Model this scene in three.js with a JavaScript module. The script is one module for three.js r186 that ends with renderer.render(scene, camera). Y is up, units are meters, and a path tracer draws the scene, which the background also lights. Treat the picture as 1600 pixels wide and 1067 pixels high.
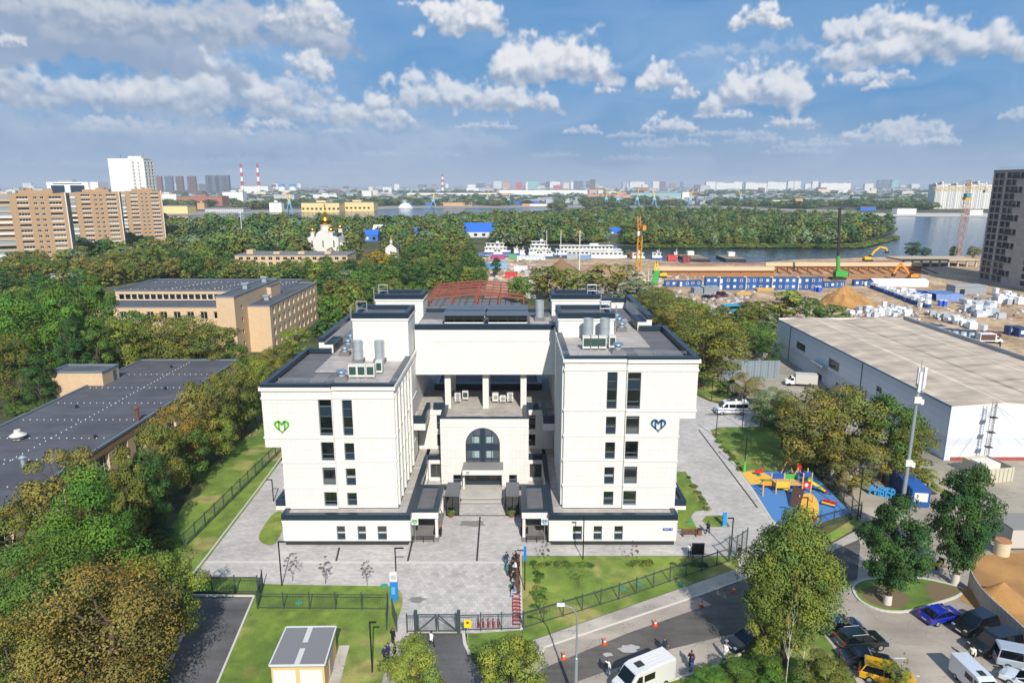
import*as THREE from 'three';
import{mergeGeometries}from 'three/addons/utils/BufferGeometryUtils.js';
import{MarchingCubes}from 'three/addons/objects/MarchingCubes.js';
import{TextGeometry}from 'three/addons/geometries/TextGeometry.js';
import{FontLoader}from 'three/addons/loaders/FontLoader.js';

// ---------------------------------------------------------------- camera, sky, sun, air, exposure
const scene=new THREE.Scene();
const EYE=44,FOCAL=1067,TILT=Math.atan(243.5 / FOCAL);
const camera=new THREE.PerspectiveCamera(2*Math.atan(533.5 / FOCAL)*180 / Math.PI,1024 / 682,0.5,40000);
camera.position.set(0,EYE,0);
camera.rotation.x=-TILT;
scene.add(camera);
const renderer=new THREE.WebGLRenderer({antialias:true});
renderer.setSize(1024,682);
renderer.toneMapping=THREE.LinearToneMapping;
renderer.toneMappingExposure=1.15;
renderer.shadowMap.enabled=true;
const SUN_AZ=0.18,SUN_EL=0.66;
const SUN_DIR=new THREE.Vector3(Math.sin(SUN_AZ)*Math.cos(SUN_EL),Math.sin(SUN_EL),Math.cos(SUN_AZ)*Math.cos(SUN_EL));
const sun=new THREE.DirectionalLight(new THREE.Color(1,0.945,0.86),5.0);
sun.name='sun';
sun.position.copy(SUN_DIR).multiplyScalar(400).add(new THREE.Vector3(0,0,-120));
sun.target.position.set(0,0,-120);
sun.castShadow=true;
sun.shadow.mapSize.set(4096,4096);
Object.assign(sun.shadow.camera,{left:-220,right:220,top:220,bottom:-220,near:1,far:900});
scene.add(sun,sun.target);
scene.fog=new THREE.FogExp2(new THREE.Color(0.78,0.88,1.0),0.00011);

// ---------------------------------------------------------------- chance and noise
let seed=7;
const rnd=()=>{seed=(seed+0x6d2b79f5)|0;let t=Math.imul(seed ^(seed>>>15),1|seed);t=(t+Math.imul(t ^(t>>>7),61|t))^ t;return((t ^(t>>>14))>>>0)/ 4294967296;};
const reseed=(s)=>{seed=s;};
const rr=(a,b)=>a +(b-a)*rnd();
const pick=(a)=>a[Math.floor(rnd()*a.length)];
const clamp=(x,a=0,b=1)=>(x<a?a:x>b?b:x);
const mix=(a,b,t)=>a +(b-a)*t;
const sstep=(a,b,x)=>{const t=clamp((x-a)/(b-a));return t*t*(3-2*t);};
const GRID=new Float32Array(65536);
{reseed(11);for(let i=0;i<65536;i++)GRID[i]=rnd();}
function vnoise(x,y,per=256){
const xi=Math.floor(x),yi=Math.floor(y),fx=x-xi,fy=y-yi,u=fx*fx*(3-2*fx),v=fy*fy*(3-2*fy);
const x0=((xi % per)+per)% per,x1=(x0+1)% per,y0=(((yi % per)+per)% per)*256,y1=(((yi+1)% per)+per)% per*256;
const a=GRID[x0+y0],b=GRID[x1+y0],c=GRID[x0+y1],d=GRID[x1+y1];
return a +(b-a)*u +(c-a)*v +(a-b-c+d)*u*v;
}
function fbm(x,y,oct=4,per=256){
let s=0,a=0.5,n=0;
for(let i=0;i<oct;i++){s +=a*vnoise(x+i*37,y+i*17,per);n +=a;a*=0.52;x*=2;y*=2;per=Math.min(256,per*2);}
return s / n;
}

// ---------------------------------------------------------------- the sky: air and cumulus, the same kind all round
function makeSky(){
const W=4096,Hh=2048,data=new Float32Array(W*Hh*4);
const top=[0.085,0.24,0.51],mid=[0.165,0.33,0.57],low=[0.285,0.385,0.53];
for(let r=0;r<Hh;r++){
const el=((r+0.5)/ Hh-0.5)*Math.PI,e=Math.max(0,el)*180 / Math.PI;
const k1=sstep(0,8,e),k2=sstep(5,24,e);
for(let q=0;q<W;q++){
const o=(r*W+q)*4,az=q / W*256;
const veil=el>0&&e<45?(fbm(az*0.12+3,e*0.35+fbm(az*0.3,e*0.5,2)*2,4,256)-0.45)*0.42*(1-k2*0.75):0;
for(let c=0;c<3;c++)data[o+c]=mix(mix(low[c],mid[c],k1),top[c],k2)+veil*[0.5,0.42,0.3][c];
data[o+3]=1;
}
}
const clouds=[];
const put=(u,v,hw,h,lit=1,alpha=1)=>{
const a=u-800,b=533.5-v,s=Math.sin(TILT),c=Math.cos(TILT),y=-s*FOCAL+c*b,z=-c*FOCAL-s*b,R=Math.hypot(a,z),D=Math.hypot(R,y);
clouds.push({az:Math.atan2(z,a),el:Math.atan2(y,R),hw:hw / D,h:h / D,lit,alpha,seed:clouds.length*13.7});
};
put(60,262,120,18,0.7,0.35);put(420,258,160,16,0.7,0.3);put(1000,250,60,12,0.9,0.4);put(870,245,40,12,0.9,0.35);put(1250,240,60,14,0.9,0.4);put(640,245,100,14,0.8,0.4);
put(190,203,70,30,0.9,0.75);put(420,199,48,30,0.95,0.85);put(355,210,42,18,0.9,0.7);put(530,208,30,10,0.9,0.6);put(280,212,200,22,0.6,0.5);put(760,200,50,14,0.9,0.6);
put(1045,204,46,30,1,0.9);put(1130,183,48,15,1,0.85);put(1237,198,42,24,1,0.9);put(910,208,32,16,1,0.7);put(1180,222,45,20,0.9,0.5);put(1270,230,60,18,0.9,0.5);put(1400,217,82,38,1,0.85);put(1455,226,44,17,1,0.9);put(985,214,40,12,1,0.5);
put(1040,228,70,16,0.9,0.5);put(1140,212,70,12,0.9,0.5);put(1590,185,25,22,1,0.6);
put(560,192,90,62,0.95,0.9);put(800,170,75,52,0.95,0.9);put(690,168,120,68,0.92,0.9);put(490,185,110,40,0.75,0.7);
put(200,230,330,90,0.35,0.55);put(560,235,260,60,0.4,0.4);put(160,165,150,80,0.72,0.9);put(330,170,130,112,0.82,0.95);put(20,150,60,90,0.6,0.9);put(480,118,46,52,0.95,0.9);put(470,160,70,60,0.8,0.6);
put(948,144,23,20,1,0.9);put(1072,151,22,24,1,0.95);put(1034,136,42,50,1,0.95);put(1180,168,88,80,1,1);put(865,120,112,94,1,1);put(1355,128,68,30,1,0.8);put(1368,139,20,16,1,0.9);
put(1450,92,170,90,0.92,0.92);put(1360,60,90,60,0.95,0.8);put(1187,39,48,44,1,0.95);put(725,46,72,62,1,0.95);put(640,8,20,16,1,0.7);
put(60,95,300,160,0.16,0.95);put(330,66,230,110,0.42,0.95);put(180,40,200,60,0.5,0.7);put(480,45,80,60,0.85,0.9);put(10,70,30,26,1,0.8);put(1170,85,110,30,0.9,0.25);
reseed(5);
for(let i=0;i<230;i++){
const off=rr(0.75,2*Math.PI-0.75),az=-Math.PI / 2+off,el=Math.pow(rnd(),1.6)*1.1+0.04,size=rr(0.05,0.13)*(0.35+el*1.1);
clouds.push({az:Math.atan2(Math.sin(az),Math.cos(az)),el,hw:size,h:size*rr(0.45,0.75),lit:rr(0.7,1),alpha:rr(0.6,1),seed:i*7.3+300});
}
for(let i=0;i<40;i++)clouds.push({az:rr(-Math.PI,Math.PI),el:rr(0.3,1.2),hw:rr(0.1,0.2),h:rr(0.06,0.12),lit:rr(0.7,1),alpha:rr(0.6,1),seed:i*9.1+900});
for(const k of clouds){
const stretch=1 / Math.max(0.25,Math.cos(k.el)),r0=Math.max(0,Math.floor(((k.el-k.h*0.5)/ Math.PI+0.5)*Hh)),r1=Math.min(Hh-1,Math.ceil(((k.el+k.h*1.6)/ Math.PI+0.5)*Hh));
const q0=Math.floor(((k.az-k.hw*1.5*stretch)/(2*Math.PI)+0.5)*W),q1=Math.ceil(((k.az+k.hw*1.5*stretch)/(2*Math.PI)+0.5)*W),s=k.h*0.42;
const haze=Math.exp(-Math.max(k.el,0.01)/ 0.1)*0.85;
for(let r=r0;r<=r1;r++){
const el=((r+0.5)/ Hh-0.5)*Math.PI,y=(el-k.el)/ k.h;
for(let q=q0;q<=q1;q++){
const az=((q+0.5)/ W-0.5)*2*Math.PI,x=(az-k.az)/(k.hw*stretch),X=(az-k.az)/(s*stretch)+k.seed,Y=(el-k.el)/ s+k.seed*0.3;
if(Math.abs(x)>1.5)continue;
const big=fbm(X*0.6+9,Y*0.6+4,2),n=fbm(X*1.3,Y*1.3,6),up=fbm(X*1.3+0.22,Y*1.3+0.34,5);
const fine=(fbm(X*4.2+5,Y*4.2,4)-0.5)*0.34,dome=Math.sqrt(Math.max(0,1-x*x))*(0.62+0.75*(big-0.3)),d=Math.min(dome-y -(x*x>1?(x*x-1):0)+(n-0.5)*1.05+fine,(y+0.1)*3.2 +(n-0.5)*1.6,(1.25-Math.abs(x))*2.2 +(n-0.5));
if(d<=0)continue;
const a=sstep(0,0.3,d)*k.alpha*0.96,t=y / Math.max(0.35,dome);
const lit=clamp(k.lit*(0.16+0.84*sstep(0.0,0.5,t +(n-0.5)*0.6+fine*0.6))+(n-up)*1.7*k.lit,0.02,1.08);
const o=((r)*W +((q % W)+W)% W)*4;
for(let c=0;c<3;c++){const col=mix([0.235,0.31,0.44][c],[0.80,0.79,0.79][c],lit),shown=mix(col,low[c]*1.12,haze);data[o+c]=mix(data[o+c],shown,a);}
}
}
}
for(let r=0;r<Hh / 2;r++)for(let q=0;q<W;q++){const o=(r*W+q)*4;data[o]=0.16;data[o+1]=0.17;data[o+2]=0.15;}
const t=new THREE.DataTexture(data,W,Hh,THREE.RGBAFormat,THREE.FloatType);
t.mapping=THREE.EquirectangularReflectionMapping;t.magFilter=t.minFilter=THREE.LinearFilter;t.needsUpdate=true;
return t;
}
const sky=makeSky();
scene.background=sky;
scene.environment=sky;

// ---------------------------------------------------------------- surveying: a pixel of the photograph to a place on a level or an upright plane
const CT=Math.cos(TILT),ST=Math.sin(TILT);
const at=(u,v,h=0)=>{const b=533.5-v,y=-ST*FOCAL+CT*b,t=(h-EYE)/ y;return[(u-800)*t,(-CT*FOCAL-ST*b)*t];};
const onZ=(u,v,z)=>{const b=533.5-v,t=z /(-CT*FOCAL-ST*b);return[(u-800)*t,EYE +(-ST*FOCAL+CT*b)*t];};
const atP=(pts,h=0)=>pts.map(([u,v])=>at(u,v,h));
const span=(x,y,z)=>(-(y-EYE)*ST-z*CT)/ FOCAL;

// ---------------------------------------------------------------- things and their parts
const taken=new Map();
function numbered(name){const k=taken.get(name)??0;taken.set(name,k+1);return k?`${name}_${String(k).padStart(3, '0')}`:name;}
function tag(o,label,category,group,kind){if(label)o.userData.label=label;if(category)o.userData.category=category;if(group)o.userData.group=group;if(kind)o.userData.kind=kind;return o;}
function thing(name,label,category,[x,y,z]=[0,0,0],turn=0,group){const o=new THREE.Group();o.name=numbered(name);scene.add(o);o.position.set(x,y,z);o.rotation.y=turn;return tag(o,label,category,group);}
function copy(o,label,pos,turn,group){
const c=o.clone();c.name=numbered(o.name.replace(/_\d{3}$/,''));scene.add(c);c.userData={...o.userData};
if(label)c.userData.label=label;if(group)c.userData.group=group;if(pos)c.position.set(...pos);if(turn!==undefined)c.rotation.y=turn;
return c;
}
function mesh(name,geo,mat,parent){const m=new THREE.Mesh(geo,mat);m.name=parent?name:numbered(name);m.castShadow=m.receiveShadow=true;(parent??scene).add(m);return m;}
function recolor(o,map){o.traverse((m)=>{if(m.isMesh&&map.has(m.material))m.material=map.get(m.material);});return o;}

// Collects boxes, bars, sheets and prisms (uv in metres) and makes ONE mesh of them. With a group, what is collected is in world places and the mesh sits under the group.
class MB{
constructor(group){this.p=[];this.n=[];this.t=[];this.c=[];this.o=group&&group.parent?group.position:null;this.col=null;this.m=null;}
v(x,y,z,nx,ny,nz,u,w){
if(this.m){const e=this.m.elements;[x,y,z]=[e[0]*x+e[4]*y+e[8]*z+e[12],e[1]*x+e[5]*y+e[9]*z+e[13],e[2]*x+e[6]*y+e[10]*z+e[14]];[nx,ny,nz]=[e[0]*nx+e[4]*ny+e[8]*nz,e[1]*nx+e[5]*ny+e[9]*nz,e[2]*nx+e[6]*ny+e[10]*nz];const l=Math.hypot(nx,ny,nz)||1;nx /=l;ny /=l;nz /=l;}
this.p.push(x,y,z);this.n.push(nx,ny,nz);this.t.push(u,w);if(this.col)this.c.push(...this.col);
}
tri(a,b,c,uva,uvb,uvc){
const ux=b[0]-a[0],uy=b[1]-a[1],uz=b[2]-a[2],vx=c[0]-a[0],vy=c[1]-a[1],vz=c[2]-a[2];
let nx=uy*vz-uz*vy,ny=uz*vx-ux*vz,nz=ux*vy-uy*vx;const l=Math.hypot(nx,ny,nz)||1;nx /=l;ny /=l;nz /=l;
if(!uva){const f=Math.abs(ny)>0.7?(q)=>[q[0],-q[2]]:Math.abs(nx)>Math.abs(nz)?(q)=>[q[2]*-Math.sign(nx),q[1]]:(q)=>[q[0]*Math.sign(nz),q[1]];uva=f(a);uvb=f(b);uvc=f(c);}
this.v(...a,nx,ny,nz,...uva);this.v(...b,nx,ny,nz,...uvb);this.v(...c,nx,ny,nz,...uvc);return this;
}
quad(a,b,c,d,uv){if(uv){this.tri(a,b,c,uv[0],uv[1],uv[2]);return this.tri(a,c,d,uv[0],uv[2],uv[3]);}this.tri(a,b,c);return this.tri(a,c,d);}
box(x0,x1,y0,y1,z0,z1){
if(x0>x1)[x0,x1]=[x1,x0];if(y0>y1)[y0,y1]=[y1,y0];if(z0>z1)[z0,z1]=[z1,z0];
this.quad([x0,y0,z1],[x1,y0,z1],[x1,y1,z1],[x0,y1,z1]);this.quad([x1,y0,z0],[x0,y0,z0],[x0,y1,z0],[x1,y1,z0]);
this.quad([x1,y0,z1],[x1,y0,z0],[x1,y1,z0],[x1,y1,z1]);this.quad([x0,y0,z0],[x0,y0,z1],[x0,y1,z1],[x0,y1,z0]);
this.quad([x0,y1,z1],[x1,y1,z1],[x1,y1,z0],[x0,y1,z0]);return this.quad([x0,y0,z0],[x1,y0,z0],[x1,y0,z1],[x0,y0,z1]);
}
prism(pts,y0,y1,bottom){
let area=0;for(let i=0;i<pts.length;i++){const[a,b]=pts[i],[c,d]=pts[(i+1)% pts.length];area +=a*d-c*b;}
const q=area>0?[...pts].reverse():pts,tris=THREE.ShapeUtils.triangulateShape(q.map(([x,z])=>new THREE.Vector2(x,z)),[]);
for(const[a,b,c]of tris){const A=[q[a][0],y1,q[a][1]],B=[q[b][0],y1,q[b][1]],C=[q[c][0],y1,q[c][1]];const up=(B[2]-A[2])*(C[0]-A[0])-(B[0]-A[0])*(C[2]-A[2])>0;up?this.tri(A,B,C):this.tri(A,C,B);if(bottom){const L=(P)=>[P[0],y0,P[2]];up?this.tri(L(A),L(C),L(B)):this.tri(L(A),L(B),L(C));}}
if(y1>y0){let s=0;for(let i=0;i<q.length;i++){const[a,b]=q[i],[c,d]=q[(i+1)% q.length],l=Math.hypot(c-a,d-b);this.quad([a,y0,b],[c,y0,d],[c,y1,d],[a,y1,b],[[s,y0],[s+l,y0],[s+l,y1],[s,y1]]);s +=l;}}
return this;
}
bar(a,b,r,n=6,r2=r){
const A=new THREE.Vector3(...a),B=new THREE.Vector3(...b),d=B.clone().sub(A),L=d.length();d.normalize();
const e=Math.abs(d.y)<0.9?new THREE.Vector3(0,1,0):new THREE.Vector3(1,0,0),s=new THREE.Vector3().crossVectors(d,e).normalize(),t=new THREE.Vector3().crossVectors(s,d);
const at=(P,k,rad)=>{const c=Math.cos(k)*rad,q=Math.sin(k)*rad;return[P.x+s.x*c+t.x*q,P.y+s.y*c+t.y*q,P.z+s.z*c+t.z*q];},nn=(k)=>{const c=Math.cos(k),q=Math.sin(k);return[s.x*c+t.x*q,s.y*c+t.y*q,s.z*c+t.z*q];};
for(let i=0;i<n;i++){
const k0=i / n*2*Math.PI,k1=(i+1)/ n*2*Math.PI,off=n<=4?(k0+k1)/ 2:0,a0=at(A,k0,r),a1=at(A,k1,r),b0=at(B,k0,r2),b1=at(B,k1,r2),n0=n<=4?nn(off):nn(k0),n1=n<=4?nn(off):nn(k1),u0=i / n*6.28*r,u1=(i+1)/ n*6.28*r;
this.v(...a0,...n0,u0,0);this.v(...b1,...n1,u1,L);this.v(...a1,...n1,u1,0);this.v(...a0,...n0,u0,0);this.v(...b0,...n0,u0,L);this.v(...b1,...n1,u1,L);
this.tri(b0,[B.x,B.y,B.z],b1);this.tri(a1,[A.x,A.y,A.z],a0);
}
return this;
}
beam(a,b,w,h){
const A=new THREE.Vector3(...a),B=new THREE.Vector3(...b),d=B.clone().sub(A),L=d.length();d.normalize();
const e=Math.abs(d.y)<0.95?new THREE.Vector3(0,1,0):new THREE.Vector3(0,0,1),s=new THREE.Vector3().crossVectors(d,e).normalize(),t=new THREE.Vector3().crossVectors(s,d),keep=this.m;
const M=new THREE.Matrix4().makeBasis(s,t,d.clone().negate()).setPosition(A);this.m=keep?keep.clone().multiply(M):M;
this.box(-w / 2,w / 2,-h / 2,h / 2,-L,0);this.m=keep;return this;
}
lathe(x,z,prof,n=12){
for(let i=0;i<prof.length-1;i++){
const[r0,y0]=prof[i],[r1,y1]=prof[i+1],l=Math.hypot(r1-r0,y1-y0)||1,ny=(r0-r1)/ l,nr=(y1-y0)/ l;
for(let k=0;k<n;k++){
const a=k / n*2*Math.PI,b=(k+1)/ n*2*Math.PI,C=Math.cos,S=Math.sin,q=(r,y,t,w)=>this.v(x+r*C(t),y,z-r*S(t),C(t)*nr,ny,-S(t)*nr,w*r,y);
q(r0,y0,a,a);q(r0,y0,b,b);q(r1,y1,b,b);q(r0,y0,a,a);q(r1,y1,b,b);q(r1,y1,a,a);
}
}
return this;
}
geo(group){
const g=new THREE.BufferGeometry(),p=new Float32Array(this.p),o=this.o;
if(o)for(let i=0;i<p.length;i +=3){p[i]-=o.x;p[i+1]-=o.y;p[i+2]-=o.z;}
g.setAttribute('position',new THREE.BufferAttribute(p,3));g.setAttribute('normal',new THREE.BufferAttribute(new Float32Array(this.n),3));g.setAttribute('uv',new THREE.BufferAttribute(new Float32Array(this.t),2));
if(this.c.length)g.setAttribute('color',new THREE.BufferAttribute(new Float32Array(this.c),3));
return g;
}
build(name,mat,parent){return mesh(name,this.geo(),mat,parent);}
}
const frame=(x,y,z,turn=0)=>new THREE.Matrix4().makeRotationY(turn).setPosition(x,y,z);

// ---------------------------------------------------------------- materials
const lin=(hex)=>new THREE.Color(hex);
const M={};
function mat(color,rough=0.8,extra={}){return new THREE.MeshStandardMaterial({color:lin(color),roughness:rough,metalness:0,...extra});}
function tex(W,Hh,metres,f,srgb=true){
const d=new Uint8Array(W*Hh*4);
for(let y=0;y<Hh;y++)for(let x=0;x<W;x++){const c=f(x,y),o=(y*W+x)*4;d[o]=clamp(c[0],0,255);d[o+1]=clamp(c[1],0,255);d[o+2]=clamp(c[2],0,255);d[o+3]=255;}
const t=new THREE.DataTexture(d,W,Hh);t.wrapS=t.wrapT=THREE.RepeatWrapping;t.magFilter=THREE.LinearFilter;t.minFilter=THREE.LinearMipmapLinearFilter;t.generateMipmaps=true;t.needsUpdate=true;
if(srgb)t.colorSpace=THREE.SRGBColorSpace;t.repeat.set(1 / metres,1 /(metres*Hh / W));return t;
}
const tint=(a,b,t)=>[mix(a[0],b[0],t),mix(a[1],b[1],t),mix(a[2],b[2],t)];
const mapped=(t,rough=0.9,extra={})=>new THREE.MeshStandardMaterial({map:t,roughness:rough,...extra});
const P=(W,cells)=>cells / W;
M.grass=mapped(tex(2048,2048,110,(x,y)=>{
const a=fbm(x*10 / 2048,y*10 / 2048,4,10),b=fbm(x*90 / 2048,y*90 / 2048,3,90),c=GRID[(x*7+y*131)&65535],d=fbm(x*28 / 2048+5,y*28 / 2048+9,3,28);
let k=tint([80,106,36],[118,134,52],clamp(a*1.6-0.3));k=tint(k,[150,138,84],sstep(0.52,0.74,d)*0.8);const s=0.72+b*0.4+c*0.2;return[k[0]*s,k[1]*s,k[2]*s];
}),0.95);
M.wild=mapped(tex(1024,1024,160,(x,y)=>{
const a=fbm(x*12 / 1024,y*12 / 1024,5,12),b=fbm(x*120 / 1024,y*120 / 1024,3,120),s=0.7+b*0.6,k=tint([52,62,30],[96,92,52],clamp(a*1.8-0.4));return[k[0]*s,k[1]*s,k[2]*s];
}),1);
M.paving=mapped(tex(2048,2048,36,(x,y)=>{
const row=Math.floor(y / 14.2),sx=x +(row&1)*14,colm=Math.floor(sx / 28.45),joint=(y % 14.2)<1.6||(sx % 28.45)<1.6,g=GRID[(row*251+colm*17)&65535],a=fbm(x*9 / 2048,y*9 / 2048,4,9),b=fbm(x*30 / 2048+3,y*70 / 2048,3,10);
const k=(176 +(g-0.5)*18 +(a-0.5)*30 +(b-0.5)*22)*(joint?0.9:1);return[k*1.02,k*0.99,k*0.955];
}),0.85);
M.flags=mapped(tex(1024,1024,10,(x,y)=>{
const row=Math.floor(y / 51.2),sx=x +(row % 2)*25.6,colm=Math.floor(sx / 51.2),joint=(y % 51.2)<3||(sx % 51.2)<3,g=GRID[(row*251+colm*17)&65535],a=fbm(x*9 / 1024,y*9 / 1024,4,9),k=(176 +(g-0.5)*22 +(a-0.5)*34)*(joint?0.84:1);return[k*1.02,k*0.99,k*0.955];
}),0.85);
const asphalt=(base,warm,m)=>mapped(tex(1024,1024,m,(x,y)=>{
const a=fbm(x*8 / 1024,y*8 / 1024,5,8),b=GRID[(x*13+y*257)&65535],c=fbm(x*5 / 1024+3,y*40 / 1024,3,5),crack=Math.abs(fbm(x*12 / 1024+7,y*12 / 1024,4,12)-0.5)<0.0028?0.72:1,k=(base*(0.8+a*0.42)+(b-0.5)*16 +(c-0.5)*22)*crack;return[k*warm[0],k*warm[1],k*warm[2]];
}),0.92);
M.road=asphalt(146,[1.05,0.985,0.90],40);
M.fresh=asphalt(90,[1,0.98,0.98],30);
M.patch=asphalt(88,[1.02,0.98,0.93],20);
M.walk=asphalt(166,[1.04,0.985,0.92],30);
M.yard=asphalt(146,[1.04,0.98,0.88],50);
M.dirt=mapped(tex(1024,1024,120,(x,y)=>{
const a=fbm(x*14 / 1024,y*14 / 1024,5,14),b=fbm(x*110 / 1024,y*110 / 1024,3,110),k=tint([146,120,92],[196,170,136],clamp(a*1.7-0.35)),s=0.75+b*0.5;return[k[0]*s,k[1]*s,k[2]*s];
}),1);
M.sand=mapped(tex(512,512,30,(x,y)=>{const a=fbm(x*10 / 512,y*10 / 512,5,10),b=GRID[(x*13+y*257)&65535],k=0.8+a*0.35 +(b-0.5)*0.1;return[168*k,126*k,74*k];}),1);
M.kerb=mat('#c2beb6',0.9);M.concrete=mapped(tex(512,512,16,(x,y)=>{const a=fbm(x*6 / 512,y*6 / 512,5,6),b=GRID[(x*3+y*253)&65535],k=150+a*50 +(b-0.5)*14;return[k,k*0.98,k*0.94];}),0.9);
M.rubberBlue=mat('#4a7cb4',0.85);M.rubberYellow=mat('#e3b04a',0.85);
M.water=new THREE.MeshPhysicalMaterial({color:lin('#27384a'),roughness:0.12,bumpMap:tex(512,512,60,(x,y)=>{const k=fbm(x*24 / 512,y*10 / 512,4,24)*255;return[k,k,k];},false),bumpScale:0.5});
// façade: white composite panels, faint joints
const panelTex=tex(512,512,4.8,(x,y)=>{const j=(x % 64)<2.6?0.93:1,h=(y % 128)<2.8?0.87:1,g=GRID[(Math.floor(x / 64)*31+Math.floor(y / 128)*377)&65535],k=214*j*h*(0.982+g*0.024);return[k,k*0.99,k*0.965];});
M.white=mapped(panelTex,0.6);M.trim=mat('#d8d5cd',0.6);M.plinth=mat('#2b2f2e',0.35);
M.navy=mat('#2a3a49',0.35,{metalness:0.25});M.navyFront=mat('#223241',0.35,{metalness:0.2});
M.glass=new THREE.MeshPhysicalMaterial({color:lin('#0d1417'),roughness:0.04,specularIntensity:1,ior:2.1});
M.glassBlue=new THREE.MeshPhysicalMaterial({color:lin('#1d3547'),roughness:0.06,ior:1.55});
M.spandrel=mat('#24333f',0.3);M.frame=mat('#586269',0.5);M.alu=mat('#9aa2a6',0.4,{metalness:0.5});M.whiteFrame=mat('#e8e6e0',0.6);
M.galv=mat('#b3bcc0',0.4,{metalness:0.45});M.steel=mat('#b9c0c3',0.35,{metalness:0.6});M.black=mat('#16181a',0.55);M.dark=mat('#2a2c2e',0.7);M.green=mat('#2c4038',0.6);
M.fence=mat('#3f4c4b',0.55,{metalness:0.2});
const roofing=(c,m=14)=>mapped(tex(512,512,m,(x,y)=>{const a=fbm(x*5 / 512,y*5 / 512,5,5),s=fbm(x*3 / 512+8,y*14 / 512,3,3),j=(x % 64)<1.5?0.9:1,k=(0.78+a*0.3 +(s-0.5)*0.22)*j;return[c[0]*k,c[1]*k,c[2]*k];}),0.9);
M.roofDark=roofing([104,104,107]);M.roofMid=roofing([124,121,119]);M.roofPave=roofing([178,171,164],8);M.roofBitumen=roofing([86,88,94],20);
const brickTex=(a,b,w=0.25,h=0.088)=>tex(512,512,4,(x,y)=>{const row=Math.floor(y /(h*128)),sx=x +(row&1)*w*64,c=Math.floor(sx /(w*128)),j=(y %(h*128))<1.6||(sx %(w*128))<1.4,g=GRID[(row*57+c*331)&65535],f=fbm(x*4 / 512,y*4 / 512,4,4),k=tint(a,b,clamp(g*0.6+f*0.5));return j?[k[0]*0.86,k[1]*0.86,k[2]*0.86]:k;});
M.brickYellow=mapped(brickTex([192,165,131],[216,187,151]),0.9);M.brickOchre=mapped(brickTex([160,131,100],[184,153,119]),0.9);M.brickBrown=mapped(brickTex([142,110,80],[166,130,98]),0.9);M.brickRed=mapped(brickTex([150,84,66],[170,98,78]),0.9);
M.whitewash=mat('#d2cfc7',0.85);M.gold=new THREE.MeshStandardMaterial({color:lin('#d9a63c'),metalness:1,roughness:0.25});
M.blueSheet=mat('#2d66c4',0.5);M.redOxide=mat('#8c4a3e',0.8);M.rust=mat('#7d4a35',0.9);
const flat=new Map();const C=(hex,rough=0.6,metal=0)=>{const k=hex+rough+metal;if(!flat.has(k))flat.set(k,mat(hex,rough,{metalness:metal}));return flat.get(k);};
// ---------------------------------------------------------------- the ground and what is laid on it
function ground(name,pts,y,m,label){const b=new MB();b.prism(pts,y,y);const o=b.build(name,m);o.userData.kind='structure';if(label)o.userData.label=label;return o;}
function curve(pts,closed=true,n=6){const c=new THREE.CatmullRomCurve3(pts.map(([x,z])=>new THREE.Vector3(x,0,z)),closed,'centripetal');return c.getPoints(pts.length*n).slice(0,closed?-1:undefined).map((p)=>[p.x,p.z]);}
function kerb(name,pts,w=0.16,h=0.14,m=M.kerb){const b=new MB();for(let i=0;i<pts.length-1;i++){const[a,c]=pts[i],[d,e]=pts[i+1];b.beam([a,h / 2,c],[d,h / 2,e],w,h);}const o=b.build(name,m);o.userData.kind='structure';return o;}
{
const b=new MB();const R=[[0,0]];const n=48;
for(let i=0;i<n;i++){const a=i / n*2*Math.PI,c=(i+1)/ n*2*Math.PI,r=26000;b.tri([0,0,0],[Math.cos(c)*r,0,Math.sin(c)*r],[Math.cos(a)*r,0,Math.sin(a)*r]);}
b.build('ground',M.wild).userData.kind='structure';
}
// building site and yards
ground('construction_ground',[...atP([[735,402],[860,404],[1000,403],[1100,407],[1250,403],[1420,400],[1600,398]]),[420,-440],[420,-170],...atP([[1600,560],[1400,500],[1215,500],[1130,490],[1060,478],[1000,470],[880,462],[760,468],[735,430]])],0.02,M.dirt);
ground('yard',[...atP([[1300,745],[1285,690],[1225,620],[1130,625],[1100,600],[1095,545],[1215,540]]),[120,-175],[190,-90],...atP([[1600,930],[1500,930],[1440,862],[1345,852],[1330,800]])],0.025,M.yard);
ground('road',[...atP([[700,1120],[846,1028],[850,1012],[1090,932],[1166,903],[1262,868],[1345,850],[1440,860]]),...atP([[1500,900],[1640,900]]),[70,-40],[40,-38],[-6,-38]],0.03,M.road);
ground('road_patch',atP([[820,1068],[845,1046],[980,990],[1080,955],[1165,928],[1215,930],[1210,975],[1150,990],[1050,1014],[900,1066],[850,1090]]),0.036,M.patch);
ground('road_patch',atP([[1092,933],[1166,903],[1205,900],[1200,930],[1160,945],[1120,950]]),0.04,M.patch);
ground('car_park_asphalt',atP([[1345,850],[1335,842],[1260,868],[1225,884],[1215,960],[1265,965],[1300,925],[1340,905]]),0.042,M.patch);
ground('pavement',atP([[832,1002],[1157,888],[1180,878],[1210,880],[1166,905],[1090,933],[850,1013],[843,1030]]),0.12,M.walk);
kerb('kerb',atP([[845,1030],[851,1012],[1090,932],[1166,904],[1262,869]]));
ground('pavement',atP([[1262,868],[1305,848],[1346,826],[1356,838],[1300,862]]),0.1,M.walk);
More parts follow.
